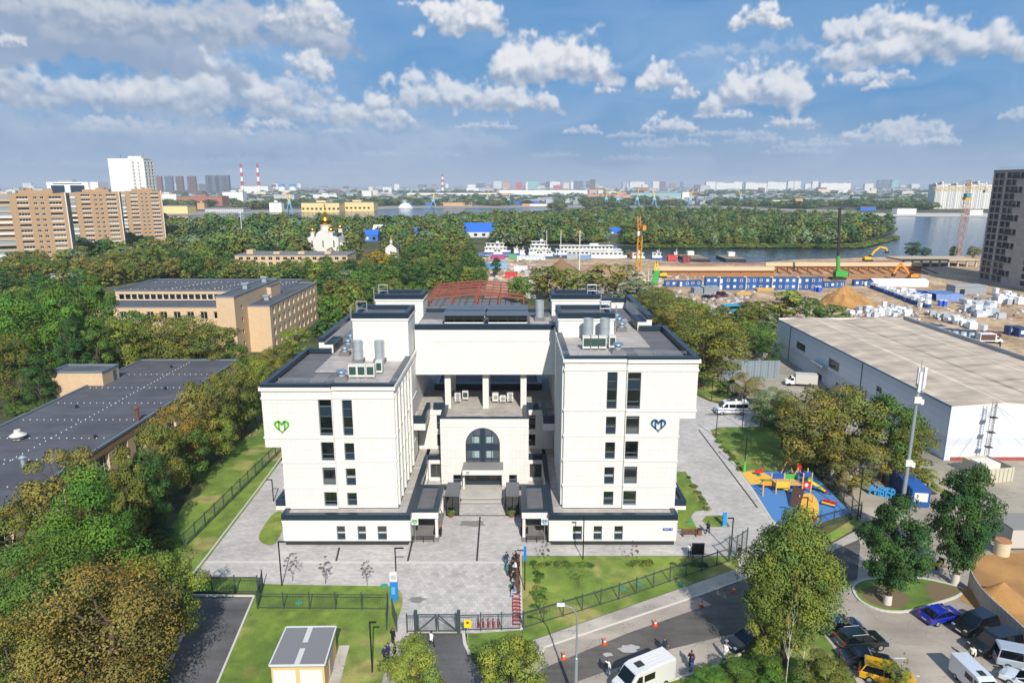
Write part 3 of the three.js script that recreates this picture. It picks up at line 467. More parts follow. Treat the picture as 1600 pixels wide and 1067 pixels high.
for(const x0 of[-10.2,-3.6])for(const[za,zb]of[[-101.2,-103.4],[-106,-108.6]]){
const k=new MB(clinic),x1=x0+5.9;k.box(x0,x1,by1-0.6,by1+0.95,zb,za-0.12);k.build('skylight_base',M.dark,clinic);
for(let i=0;i<4;i++){const q=new MB(clinic),a=x0+0.1+i*1.44;q.box(a,a+1.36,by1-0.1,by1+0.85,za-0.115,za-0.06);q.build('skylight_pane',M.glass,clinic);}
const r=new MB(clinic);r.quad([x0-0.2,by1+1.06,za+0.2],[x1+0.2,by1+1.06,za+0.2],[x1+0.2,by1+1.3,zb-0.1],[x0-0.2,by1+1.3,zb-0.1]);r.box(x0-0.2,x1+0.2,by1+0.96,by1+1.055,zb,za+0.2);r.build('skylight_roof',C('#566069',0.4),clinic);
const l=new MB(clinic);l.box(x0,x1,by1-0.25,by1-0.1,za-0.1,za+0.05);l.build('skylight_sill',M.whiteFrame,clinic);
}

{const c=new MB(clinic),a=onZ(722.5,745,-91.6)[0],b=onZ(786,745,-91.6)[0];c.box(a,b,3.35,4.1,-94.38,-91.6);c.build('canopy',M.trim,clinic);const t=new MB(clinic);t.box(a,b,4.1,4.2,-94.36,-91.6);t.build('canopy_roof',C('#807e7c',0.8),clinic);
const w=new MB(clinic);w.box(am-2.9,am+2.9,0.6,3.3,-94.5,-94.35);w.build('door_glazing',M.glassBlue,clinic);for(const x of[-2.1,0.9]){const d=new MB(clinic);d.box(am+x,am+x+1.2,1.5,2.9,-94.36,-94.3);d.build('door',C('#6d5c50',0.6),clinic);}const q=new MB(clinic);q.box(am-2.9,am+2.9,0.6,1.55,-94.36,-94.32);q.build('door_panel',M.spandrel,clinic);CO.box(a+0.2,am-2.9,0.5,3.35,-94.38,-92.9);CO.box(am+2.9,b-0.2,0.5,3.35,-94.38,-92.9);
const p=new MB(clinic);p.box(am-3.2,am+3.2,0.05,0.62,-94.3,-90.0);p.build('porch',M.concrete,clinic);for(let k=0;k<3;k++){const st=new MB(clinic);st.box(am-3.2,am+3.2,0.05,0.48-k*0.15,-90+k*0.36,-89.64+k*0.36);st.build('step',k % 2?M.concrete:C('#8f8c87',0.9),clinic);}
for(const x of[-3.5,3.5]){const r=new MB(clinic);r.box(am+x-0.28,am+x+0.28,0.05,0.9,-92.5,-87.6);r.build('cheek_wall',C('#4c4a46',0.7),clinic);const h=new MB(clinic);for(const dx of[-0.3,0.3]){h.bar([am+x+dx,1.0,-92],[am+x+dx,0.95,-87.2],0.035,5);for(const z of[-92,-89.6,-87.2])h.bar([am+x+dx,0,z],[am+x+dx,1,z],0.03,5);}h.build('handrail',M.steel,clinic);}
for(const x of[-5.4,5.4]){const r=new MB(clinic);r.box(am+x-0.6,am+x+0.6,0.06,0.14,-93,-85.6);r.build('ramp',C('#a5a29c',0.9),clinic);}const l=new MB(clinic);l.box(ex0,am-3.9,0.05,0.7,-94.39,-93.6);l.box(am+3.9,ex1,0.05,0.7,-94.39,-93.6);l.build('plinth',M.plinth,clinic);}
for(const s of[-1,1]){const X=(x)=>(s<0?x:2*CX-x),b=new MB(clinic);for(const y of[0.62,0.95])b.bar([X(-12.6),y,-78.4],[X(-9.9),y,-78.4],0.05,5);for(const x of[-12.5,-11.2,-9.9])b.bar([X(x),0,-78.4],[X(x),0.95,-78.4],0.05,5);b.build('handrail',M.black,clinic);}
E0.build('wall',M.white,clinic);
}
// emblems: a heart with a letter M
function heartSign(m,label,[x,y,z],size,name='wall_emblem'){
const hs=(k,oy)=>{const p=[];for(let i=0;i<=40;i++){const t=i / 40*2*Math.PI;p.push(new THREE.Vector2(16*Math.sin(t)**3 / 17*k,(13*Math.cos(t)-5*Math.cos(2*t)-2*Math.cos(3*t)-Math.cos(4*t))/ 17*k+oy));}return p;};
const ring=new THREE.Shape(hs(1,0.05));ring.holes.push(new THREE.Path(hs(0.76,0.03)));
const bar=(x)=>new THREE.Shape([new THREE.Vector2(x-0.1,-0.45),new THREE.Vector2(x+0.1,-0.45),new THREE.Vector2(x+0.1,0.66),new THREE.Vector2(x-0.1,0.66)]);
const vee=new THREE.Shape([[-0.46,0.68],[-0.26,0.68],[0,0.32],[0.26,0.68],[0.46,0.68],[0.05,0.12],[-0.05,0.12]].map(([a,b])=>new THREE.Vector2(a,b)));
const t=thing(name,label,'emblem',[x,y,z]),o={depth:0.1,bevelEnabled:false},add=(n,shapes)=>{const g=new THREE.ExtrudeGeometry(shapes,o);g.scale(size / 2,size / 2,1);mesh(n,g,m,t);};
add('heart',[ring]);add('letter',[bar(-0.36),bar(0.36),vee]);return t;
}
{const a=onZ(440,666,-79.58),b=onZ(1029,664,-79.58);heartSign(C('#5aa629',0.5),'green heart emblem with a letter M high on the left wing of the clinic',[a[0],a[1],-79.58],2.0);heartSign(C('#1f5276',0.5),'dark blue heart emblem with a letter M high on the right wing of the clinic',[b[0],b[1],-79.58],2.0);
heartSign(C('#8c9499',0.5),'small grey heart emblem on the canopy above the main clinic door',[onZ(731,746,-91.6)[0],3.72,-91.58],0.5);
for(const[u,m,l]of[[648,C('#3fa45f',0.5),'small green heart sign beside the left canopy of the clinic'],[851,C('#3d86b8',0.5),'small blue heart sign beside the right canopy of the clinic']]){const p=onZ(u,815,-78.2);heartSign(m,l,[p[0],p[1],-78.2],0.75,'hanging_sign');const o=scene.children[scene.children.length-1],b=new MB();b.box(-0.42,0.42,-0.45,0.45,-0.06,-0.005);b.build('sign_board',M.whitewash,o);const q=new MB();q.bar([-0.0,0.4,-0.03],[0,-p[1],-0.03],0.03,5);q.build('post',M.steel,o);}
{const s=thing('street_plate','blue street name plate at the right end of the clinic podium wall','sign',[onZ(1043.5,827,-77.8)[0],onZ(1043,827,-77.8)[1],-77.8]),b=new MB();b.box(-0.62,0.62,-0.16,0.16,0.01,0.05);b.build('plate',C('#2a3d9a',0.5),s);const w=new MB();for(let i=0;i<8;i++)w.box(-0.5+i*0.09,-0.44+i*0.09,-0.03,0.05,0.05,0.054);w.box(0.42,0.52,-0.06,0.08,0.05,0.054);w.build('lettering',M.whitewash,s);}}
// roof plant on both wings
function acUnit(label,pos,w=1.15,h=1.75,d=0.8,group,fans){
const t=thing('air_conditioner',label,'air conditioner',pos,0,group),c=new MB(),p=new MB(),l=new MB();
c.box(-w / 2,w / 2,0.25,h,-d,0);c.build('casing',C('#cbc9c2',0.5),t);
if(fans)for(let i=0;i<fans;i++){const f=new MB(),y=0.25 +(h-0.25)*(i+0.5)/ fans;f.m=new THREE.Matrix4().makeRotationX(Math.PI / 2).setPosition(0.05,y,0);f.lathe(0,0,[[0.33,-0.01],[0.33,0.05],[0.26,0.06],[0.08,0.05],[0,0.05]],12);f.build('fan',C('#8a8d8d',0.5),t);}
else{p.box(-w / 2+0.12,w / 2-0.12,0.55,h-0.25,0.0,0.03);p.build('grille',C('#2c4640',0.6),t);}
for(const x of[-w / 2+0.08,w / 2-0.08])for(const z of[-0.1,-d+0.1])l.bar([x,0,z],[x,0.26,z],0.05,4);l.build('foot',M.galv,t);return t;
}
function mushroom(label,pos,group){
const t=thing('roof_vent',label,'roof vent',pos,0,group),b=new MB(),s=new MB(),c=new MB();b.box(-0.75,0.75,0,0.55,-0.75,0.75);b.build('curb',C('#6e6d6c',0.9),t);s.lathe(0,0,[[0.42,0.55],[0.42,1.05]],12);s.build('duct',M.galv,t);c.lathe(0,0,[[0.5,1.0],[0.72,1.12],[0.66,1.3],[0.3,1.42],[0,1.44]],14);c.build('cap',C('#7f95a6',0.4,0.5),t);return t;
}
function ductStack(label,pos,group){const t=thing('duct_stack',label,'air duct',pos,0,group),s=new MB(),c=new MB(),b=new MB();s.lathe(0,0,[[0.68,0.5],[0.68,3.0],[0.72,3.02],[0.72,3.1],[0.62,3.1],[0.62,2.6],[0,2.6]],20);s.build('duct',M.galv,t);c.lathe(0,0,[[0.71,1.7],[0.71,1.78]],20);c.build('collar',M.steel,t);b.box(-0.8,0.8,0,0.5,-0.8,0.8);b.build('curb',C('#6e6d6c',0.9),t);return t;}
for(const[s,w]of[[-1,'left'],[1,'right']]){
const h=s<0?19.74:23.16,us=s<0?[551,564.5,578.5]:[917,929,941],v=s<0?592:547.5;
us.forEach((u,i)=>{const p=at(u,v,h);acUnit(`grey air conditioner cabinet, ${['left', 'middle', 'right'][i]} of the three in a row on the ${w} clinic roof`,[p[0],h,p[1]],1.1,1.85,0.9);});
const q=s<0?[[560,566],[593.5,566]]:[[919,532],[944.5,532]];q.forEach(([u,vv],i)=>{const p=at(u,vv,h);ductStack(`galvanized duct stack against the ${w} stair penthouse, ${i ? 'right' : 'left'} of two`,[p[0],h,p[1]]);});
const e=s<0?[[592,585]]:[[957,546]];for(const[u,vv]of e){const p=at(u,vv,h);acUnit(`single air conditioner cabinet standing apart on the ${w} clinic roof`,[p[0],h,p[1]],0.9,1.8,1.1);}
const m=s<0?[[534,594,'in front of the cabinets'],[539,555,'nearest in the row beside the penthouse'],[544,543,'second in the row beside the penthouse'],[548,535,'farthest in the row beside the penthouse']]:[[965,552,'in front of the cabinets'],[971,517,'nearest in the row beside the penthouse'],[967,509,'second in the row beside the penthouse'],[963,503,'farthest in the row beside the penthouse']];
for(const[u,vv,l]of m){const p=at(u,vv,h);mushroom(`round mushroom roof vent on the ${w} clinic roof, ${l}`,[p[0],h,p[1]]);}
const b=new MB(),rail=s<0?[[421,601],[640,590]]:[[880,553],[1078,553]],pa=at(...rail[0],h+1.2),pb=at(...rail[1],h+1.2),t=thing('roof_guardrail',`thin steel guardrail along the front roof edge of the ${w} clinic wing`,'railing',[pa[0],h,pa[1]]),g=new MB(t),zz=-81;
g.bar([pa[0],h+1.1,zz],[pb[0],h+1.1,zz],0.025,4);g.bar([pa[0],h+0.9,zz],[pb[0],h+0.9,zz],0.02,4);g.build('rail',M.steel,t);const ps=new MB(t);for(let k=0;k<=8;k++)ps.bar([mix(pa[0],pb[0],k / 8),h,zz],[mix(pa[0],pb[0],k / 8),h+1.1,zz],0.025,4);ps.build('post',M.steel,t);
}
{const p=at(843,500,23.4);ductStack('tall galvanized duct on the bridge roof beside the right penthouse',[p[0],23.4,p[1]]);
for(const[u,v,f,l]of[[715,630,2,'two-fan white air conditioner left of the middle column on the entrance roof'],[727,626,0,'grilled white air conditioner beside the two-fan unit on the entrance roof'],[774,629.5,1,'first of three white units right of the middle column on the entrance roof'],[785.5,630,1,'low one-fan unit between two taller ones on the entrance roof'],[797,629.5,2,'two-fan white unit nearest the right column on the entrance roof']]){const q=at(u,v,10.6);acUnit(l,[q[0],10.6,q[1]],0.95,l.startsWith('low')?1.2:1.6,0.5,null,f);}}
// ---------------------------------------------------------------- other buildings of the near and middle ground
const RB=(t,name,m,...boxes)=>{for(const b of boxes){const q=new MB(t);q.box(...b);q.build(name,m,t);}};
const coping=(t,x0,x1,z0,z1,y,w=0.35,m=C('#7a8793',0.5,0.3),h=0.35)=>{RB(t,'coping',m,[x0,x1,y,y+h,z0-w,z0],[x0,x1,y,y+h,z1,z1+w],[x0,x0+w,y,y+h,z1+w,z0-w],[x1-w,x1,y,y+h,z1+w,z0-w]);};
const wallsOf=(t,mb,x0,x1,z0,z1,y0,y1,o={})=>{
facade(t,mb,[x0,z0],[1,0],x1-x0,y0,y1,o.front??[],o.d??0.25,o.st??WS.white3);facade(t,mb,[x1,z0],[0,-1],z0-z1,y0,y1,o.right??[],o.d??0.25,o.st??WS.white3);
facade(t,mb,[x0,z1],[0,1],z0-z1,y0,y1,o.left??[],o.d??0.25,o.st??WS.white3);facade(t,mb,[x1,z1],[-1,0],x1-x0,y0,y1,o.back??[],o.d??0.25,o.st??WS.white3);
};
// the brick school
{
const t=thing('school_building','yellow brick school with a stair tower and dark flat roofs left of the clinic','school',[-72,0,-190]),w=new MB(t);
const right=[];for(let k=0;k<10;k++)for(let f=0;f<4;f++)right.push([2+k*4.25,3.9+k*4.25,1.1+f*2.95,3.0+f*2.95,WS.white2]);
wallsOf(t,w,-70.8,-64.9,-180,-225,0,12.5,{right});
wallsOf(t,w,-75.4,-70.8,-171.6,-206,0,16.3,{right:[[4,5,12.5,13.6],[4,5,9.2,10.3],[4,5,6,7.1],[4,5,2.8,3.9]],st:WS.dark});
const f=[],cl=[];for(let k=0;k<12;k++)f.push([4+k*4.1,6.2+k*4.1,4.3,6.5,WS.white3]);for(let k=0;k<25;k++)cl.push([0.8+k*2.05,2.7+k*2.05,8.0,9.9,WS.ribbon]);
wallsOf(t,w,-128,-75.4,-205,-218,0,7.9,{front:f});wallsOf(t,w,-128,-75.4,-218,-245,0,10.9,{front:cl});
wallsOf(t,w,-74,-69.5,-195,-203,12,15.4,{front:[[2,3.3,12.8,15]],st:WS.dark});
w.build('wall',M.brickYellow,t);
RB(t,'roof',M.roofBitumen,[-70.5,-65.2,12.3,12.55,-224.7,-180.3],[-75.1,-71.1,16.1,16.4,-205.7,-171.9],[-127.8,-75.4,7.7,7.95,-217.9,-205.2],[-127.8,-75.4,10.7,11,-244.8,-218.2],[-74,-69.5,15.4,15.6,-203,-195]);
coping(t,-70.9,-64.8,-179.9,-225.1,12.5);coping(t,-75.5,-70.7,-171.5,-206.1,16.3);RB(t,'coping',C('#7a8793',0.5,0.3),[-128.1,-75.5,10.9,11.15,-218.2,-217.8],[-128.2,-127.8,10.9,11.5,-245,-218],[-128.1,-75.5,7.9,8.1,-205.2,-204.8],[-128.1,-75.5,10.9,11.2,-245.2,-244.8]);
for(const[x,z,y]of[[-73.2,-186,16.4],[-72.6,-199,16.4],[-69,-190,12.5]]){const q=new MB(t);q.box(x-0.6,x+0.6,y,y+1.3,z-0.6,z+0.6);q.box(x-0.9,x+0.9,y+1.3,y+1.6,z-0.9,z+0.9);q.build('roof_vent',M.galv,t);}
const d=new MB(t);for(let k=0;k<22;k++){d.box(-125+k*2.3,-124.8+k*2.3,11,11.15,-222,-221.7);d.box(-125+k*2.3,-124.8+k*2.3,11,11.15,-238,-237.6);if(k<12)for(let j=0;j<3;j++)d.box(-112+j*14+k*0.7,-111.7+j*14+k*0.7,11,11.15,-223-k*1.5,-222.7-k*1.5);}tag(d.build('roof_markers',M.whitewash,t),null,null,null,'stuff');
}
// the low brick wing with the wide bitumen roof
{
const t=thing('low_school_wing','long low brick wing with a wide dark roof dotted in white','school wing',[-72,0,-110]),w=new MB(t),right=[];
for(let k=0;k<14;k++)right.push([3.5+k*5.2,6.6+k*5.2,1.2,4.5,{id:'low',cols:[1,1,1],rows:[[1,'glass'],[1,'glass']],fm:M.whiteFrame,fw:0.14}]);
wallsOf(t,w,-83,-61.4,-70,-148,0,5.8,{right});wallsOf(t,w,-90,-79.8,-128,-133.6,0,8.5,{});w.build('wall',M.brickYellow,t);
const br=new MB(t);br.box(-61.45,-61.33,4.7,5.8,-148,-70);br.build('wall_band',M.brickBrown,t);
RB(t,'roof',M.roofBitumen,[-82.7,-61.7,5.6,5.95,-147.7,-70.3],[-89.7,-80.1,8.3,8.55,-133.3,-128.3]);coping(t,-83.15,-61.25,-69.9,-148.1,5.8);coping(t,-90.1,-79.7,-127.9,-133.7,8.5);
const d=new MB(t);for(const z of[-82,-91,-99.5,-108,-117,-126.5,-136])for(let x=-81.5;x<-62.5;x +=1.15)d.box(x,x+0.13,5.95,6.08,z,z+0.13);for(let z=-72;z>-146;z -=1.25)d.box(-71.3,-71.17,5.95,6.08,z,z+0.13);tag(d.build('roof_markers',M.whitewash,t),null,null,null,'stuff');
for(const[x,z,h]of[[-62.1,-107.5,2.2],[-67.9,-88.6,1.3]]){const q=new MB(t);q.lathe(x,z,[[0.28,5.9],[0.28,5.9+h]],10);q.lathe(x,z,[[0.45,5.9+h],[0.5,6+h],[0.1,6.3+h],[0,6.3+h]],10);q.build('flue',h>2?C('#6d4236',0.8):M.galv,t);}
{const[x,z]=at(28,686,6),q=new MB(t);q.box(x-0.5,x+0.5,6,7,z-0.5,z+0.5);q.lathe(x,z,[[1.1,6.5],[1.2,6.65],[0.5,7.1],[0.45,7.5],[0,7.5]],12);q.build('roof_vent',C('#c9c4ba',0.7),t);for(const[u,v]of[[119,637],[148,684],[258,608],[267,574]]){const[a,b]=at(u,v,6),k=new MB(t);k.lathe(a,b,[[0.2,5.9],[0.2,6.3],[0.35,6.35],[0,6.5]],8);k.build('drain_vent',M.black,t);}}
const door=new MB(t);door.box(-79.85,-79.75,6,8,-132.6,-131.5);door.build('door',C('#5c6468',0.6),t);
}
// the white warehouse
{
const X0=71,X1=104.7,Z0=-105,Z1=-178.5,Hh=9.2,t=thing('warehouse','long white warehouse with a weathered ridged roof right of the playground','warehouse',[88,0,-142]),w=new MB(t);
const hz=(u0,u1,v0,v1)=>{const z=(u)=>{let a=-100,b=-190;for(let i=0;i<40;i++){const m=(a+b)/ 2;800+X0 / span(X0,6,m)>u?a=m:b=m;}return a;};const za=z(u1),zb=z(u0);return[Z1*-1+zb,Z1*-1+za,onZ(800,v1,(za+zb)/ 2)[1],onZ(800,v0,(za+zb)/ 2)[1]];};
const left=[hz(1245,1259,536,547),hz(1295,1312,563,577),hz(1370,1379,604,613),[...hz(1277,1288,583,607),{id:'gate',cols:[1],rows:[[1,'panel']],fm:M.steel,fw:0.2},'door']].map((h)=>{if(h[2]<0)h[2]=0.02;return h;});
wallsOf(t,w,X0,X1,Z0,Z1,0,Hh,{left,st:WS.dark});
const wallTex=tex(256,256,18.4,(x,y)=>{const s=Math.floor(y / 18),g=GRID[s*31],k=(y % 18)<1?0.93:[1,0.985,0.93,1][s % 4]*(0.98+g*0.03);return[218*k,222*k,228*k];});w.build('wall',mapped(wallTex,0.6),t);
const rt=tex(512,1024,33.7,(x,y)=>{const a=fbm(x*6 / 512,y*40 / 1024,4,6),b=fbm(x*20 / 512,y*9 / 1024,4,9),seam=(y % 24)<1.6?0.95:1,k=(172 +(a-0.5)*70 +(b-0.5)*40)*seam,st=sstep(0.02,0,Math.abs(x / 512-0.5))*55*fbm(x / 30,y / 60,3,17),rg=sstep(0.012,0,Math.min(Math.abs(x / 512-0.25),Math.abs(x / 512-0.75)))*34;return[k*1.08-st+rg,k*0.985-st+rg,k*0.87-st*0.9+rg];});
const r=new MB(t),xs=[X0+0.1,X0+8.5,87.85,96.2,X1-0.5],ys=[Hh+0.12,Hh+0.75,Hh+0.1,Hh+0.75,Hh+0.12];for(let i=0;i<4;i++){const f=(x,z)=>[x-X0,-z];r.quad([xs[i],ys[i],Z0],[xs[i+1],ys[i+1],Z0],[xs[i+1],ys[i+1],Z1],[xs[i],ys[i],Z1],[f(xs[i],Z0),f(xs[i+1],Z0),f(xs[i+1],Z1),f(xs[i],Z1)]);}r.build('roof',mapped(rt,0.75),t);
const g=new MB(t);for(const z of[Z0,Z1])for(let i=0;i<4;i++){g.quad([xs[i],Hh,z],[xs[i+1],Hh,z],[xs[i+1],ys[i+1]-0.01,z],[xs[i],ys[i]-0.01,z]);}g.build('gable',M.whitewash,t);
RB(t,'parapet',C('#9a9c9a',0.8),[X1-0.5,X1,Hh,Hh+1.0,Z1,Z0],[X0+26,X1-0.5,Hh,Hh+0.6,Z1,Z1+0.4]);RB(t,'parapet',M.whitewash,[X0,X0+26,Hh,Hh+0.5,Z1,Z1+0.4]);RB(t,'eaves_trim',C('#5d7fa0',0.5),[X0-0.08,X0,Hh-0.15,Hh+0.15,Z1,Z0],[X0-0.08,X0,0,Hh-0.15,Z0-0.12,Z0]);RB(t,'base_band',C('#9b4a40',0.8),[X0+1,X1,0,0.6,Z0,Z0+0.08]);
for(const a of[[1256,548,0.12],[1337,600,0.1]]){const q=new MB(t);const z=-170 +(a[0]-1256)*0.45;q.box(X0-0.12,X0,0.2,Hh,z,z+0.18);q.build('downpipe',C('#5a5f64',0.6),t);}
const can=new MB(t),zz=Z1+left[3][0];can.box(X0-1.6,X0,4.2,4.4,zz+0.0,zz+6);can.build('door_canopy',M.steel,t);
}
// guyed lattice mast before the warehouse, mobile phone mast
{
const[x,z]=[at(1534,722)[0],-103.2],t=thing('lattice_mast','slim guyed lattice mast in front of the white warehouse wall','mast',[x,0,z]),b=new MB(t),w=new MB(t),p=(k)=>[[-0.3,-0.3],[0.3,-0.3],[0,0.35]][k];
for(let k=0;k<3;k++)b.bar([x+p(k)[0],0,z+p(k)[1]],[x+p(k)[0],10.6,z+p(k)[1]],0.045,4);
for(let y=0;y<10.4;y +=0.55)for(let k=0;k<3;k++){const a=p(k),c=p((k+1)% 3);b.bar([x+a[0],y,z+a[1]],[x+c[0],y+0.55,z+c[1]],0.025,3);}b.build('lattice',C('#6d6a66',0.6,0.3),t);
for(const[dx,dz]of[[-8,3],[8,3.5],[14,2],[-4,5]])w.bar([x,10.2,z],[x+dx,0,z+dz],0.02,3);w.build('guy_wire',M.dark,t);const q=new MB(t);for(const y of[3,5.5,8])q.box(x-0.5,x+0.5,y,y+0.12,z-0.4,z+0.4);q.build('guy_collar',M.dark,t);
}
{
const[x,z]=at(1411,786),top=onZ(1441,600,z)[1],t=thing('phone_mast','tall grey mobile phone mast with white antenna panels beside the blue container','mast',[x,0,z]),b=new MB(t),a=new MB(t),c=new MB(t);
b.lathe(x,z,[[0.36,0],[0.36,0.5],[0.3,0.51],[0.21,top-2]],14);b.build('pole',C('#98a4ab',0.45,0.4),t);a.lathe(x,z,[[0.24,top-2],[0.24,top],[0,top]],12);a.build('pole_head',M.steel,t);
for(const[dx,dz,y0,y1]of[[0.55,0.2,top-0.6,top+2.4],[-0.15,0.4,top-1.0,top+1.8],[0.1,-0.5,top-0.4,top+2.2]]){const q=new MB(t);q.box(x+dx-0.18,x+dx+0.18,y0,y1,z+dz-0.1,z+dz+0.1);q.build('antenna',C('#d8dad6',0.5),t);}
for(const y of[top-2.6,5.8]){const q=new MB(t);q.box(x-0.65,x+0.3,y,y+0.9,z+0.3,z+0.6);q.box(x+0.35,x+0.75,y-0.2,y+0.5,z+0.1,z+0.5);q.build('equipment_box',M.whitewash,t);}const q=new MB(t);q.bar([x,top-1.2,z],[x+0.9,top-1.2,z],0.05,5);q.bar([x,top+0,z],[x,top+3.4,z],0.05,5);q.build('bracket',M.galv,t);
}
// twelve-storey brick apartment blocks
function apartment(label,x0,x1,z,bal,group,turn=0.42){
const t=thing('apartment_block',label,'apartment block',[(x0+x1)/ 2,0,z-8],0,group),w=new MB(t),W=x1-x0,fl=12,f0=3.1,fh=2.98,top=f0+fl*fh,sc=W / 26,holes=[];
const lg=(id,a,b,...rows)=>({id,cols:[1,1,1,1],rows,fm:M.whiteFrame,fw:0.11}),styles=[lg('la',0,0,[0.34,'apron'],[0.66,'glass',0.1]),lg('lb',0,0,[0.36,'apron'],[0.64,'glass',0.12]),{id:'lc',rows:[[0.42,'apron'],[0.58,'glass',0.1]],fm:C('#8d7a66',0.8),fw:0.1},lg('ld',0,0,[0.42,'apron'],[0.58,'curtain',0.12])];
for(let k=0;k<fl;k++){const y=f0+k*fh;holes.push([3.2*sc,8.6*sc,y+0.55,y+2.45,styles[Math.floor(rnd()*3.4)],'loggia'],[18.2*sc,24.2*sc,y+0.55,y+2.45,styles[Math.floor(rnd()*4)],'loggia'],[11*sc,12.7*sc,y+0.9,y+2.3,WS.white2],[14.2*sc,15.9*sc,y+0.9,y+2.3,WS.white2]);}
facade(t,w,[x0,z],[1,0],W,0,top+1,holes,0.3,WS.white2);w.quad([x1,0,z],[x1,0,z-16],[x1,top+1,z-16],[x1,top+1,z]);w.quad([x0,0,z-16],[x0,0,z],[x0,top+1,z],[x0,top+1,z-16]);w.quad([x1,0,z-16],[x0,0,z-16],[x0,top+1,z-16],[x1,top+1,z-16]);w.box(x0+4,x1-6,top+1,top+2.6,z-11,z-4);
w.box(x0-bal,x0-0.01,0,top+0.6,z-16,z-3.2);w.build('wall',M.brickOchre,t);
for(let k=0;k<fl;k++){const y=f0+k*fh,q=new MB(t);q.box(x0-bal+0.2,x0-0.3,y,y+1.15,z-3.2,z-1.7);q.box(x0-bal+0.2,x0-0.3,y-0.15,y,z-3.2,z-1.6);q.build('balcony',rnd()<0.4?C('#a79c8c',0.8):C('#cfccc4',0.8),t);if(rnd()<0.75){const g=new MB(t);g.box(x0-bal+0.3,x0-0.4,y+1.15,y+2.6,z-3.2,z-1.8);g.build('balcony_glazing',rnd()<0.4?M.glass:C('#8b979b',0.25),t);}}
const st=new MB(t);st.box(x1-0.02,x1+0.5,0,top+1.6,z-1.2,z+0.06);st.build('joint_strip',M.whitewash,t);const r=new MB(t);r.box(x0+0.3,x1-0.3,top+0.9,top+1.05,z-15.7,z-0.3);r.build('roof',C('#8a6a4a',0.9),t);
for(let k=0;k<5;k++){const q=new MB(t),x=rr(x0+5,x1-7);q.box(x,x+1.6,top+2.6,top+3.8,z-9,z-7);q.build('chimney',M.brickOchre,t);}
t.rotation.y=turn;
}
reseed(21);
apartment('ochre brick apartment block with white balconies, nearest of the stepped row of three',-275.5,-249.8,-380,9,null);
apartment('ochre brick apartment block in the middle of the stepped row of three',-295,-269.5,-468,9,null);
apartment('ochre brick apartment block farthest in the stepped row of three, under the white tower',-302,-277.5,-541,6,null);
{const t=thing('white_tower','tall plain white slab tower with dark slots rising behind the brick apartment blocks','tower block',[-350,0,-655]),w=new MB(t),z=-640,holes=[];
for(let f=0;f<20;f++){holes.push([21.6,23.4,4+f*3.1,6.3+f*3.1,WS.dark],[26.6,28,4+f*3.1,6.1+f*3.1,WS.dark]);}facade(t,w,[-367,z],[1,0],32.5,0,68,holes,0.6,WS.dark);
const side=[];for(let f=0;f<20;f++)for(let k=0;k<3;k++)side.push([1.5+k*4.6,3.6+k*4.6,4+f*3.1,6.2+f*3.1,WS.dark]);facade(t,w,[-334.5,z],[0.12,-0.993],15,0,67,side,0.4,WS.dark);w.quad([-367,0,z-15],[-367,0,z],[-367,68,z],[-367,68,z-15]);w.quad([-332.7,0,z-14.9],[-367,0,z-15],[-367,68,z-15],[-332.7,67,z-14.9]);w.quad([-367,67.9,z],[-334.5,67.9,z],[-332.7,67,z-14.9],[-367,67.9,z-15]);w.build('wall',C('#dddcd8',0.7),t);
RB(t,'roof_hut',M.whitewash,[-350,-338,68,70.2,z-12,z-3]);const s=new MB(t);s.box(-346,-345,6,68.2,z-0.4,z+0.25);s.build('fin',M.whitewash,t);for(const x of[-345.6,-340.6]){const q=new MB(t);q.box(x,x+2.6,3,67.5,z-0.55,z-0.35);q.build('recess_panel',C('#9a9c9d',0.7),t);}for(const x of[-360,-348,-339]){const q=new MB(t);q.bar([x,68,z-9],[x,72,z-9],0.15,4);q.build('antenna',M.dark,t);}}
{const t=thing('office_building','white framed office building with broad blue glass bays behind the leftmost apartment block','office',[-555,0,-915]),z=-900,x0=onZ(72,290,z)[0],x1=onZ(137,290,z)[0],top=onZ(100,284.5,z)[1];RB(t,'wall',C('#eceae6',0.7),[x0,x1,top-4,top,z-20,z],[x0,x0+5,0,top-4,z-20,z],[x1-5,x1,0,top-4,z-20,z],[(x0+x1)/ 2-4,(x0+x1)/ 2+3,0,top-4,z-20,z],[x1,x1+9,0,top,z-30,z-6]);RB(t,'glass_bay',M.glassBlue,[x0+5,(x0+x1)/ 2-4,0,top-4,z-18,z-1],[(x0+x1)/ 2+3,x1-5,0,top-4,z-18,z-1]);RB(t,'cornice',M.dark,[x0+8,x1-8,top-2.6,top-1.6,z,z+0.3]);RB(t,'roof_plant',M.steel,[x0+12,x0+30,top,top+3,z-15,z-5]);}
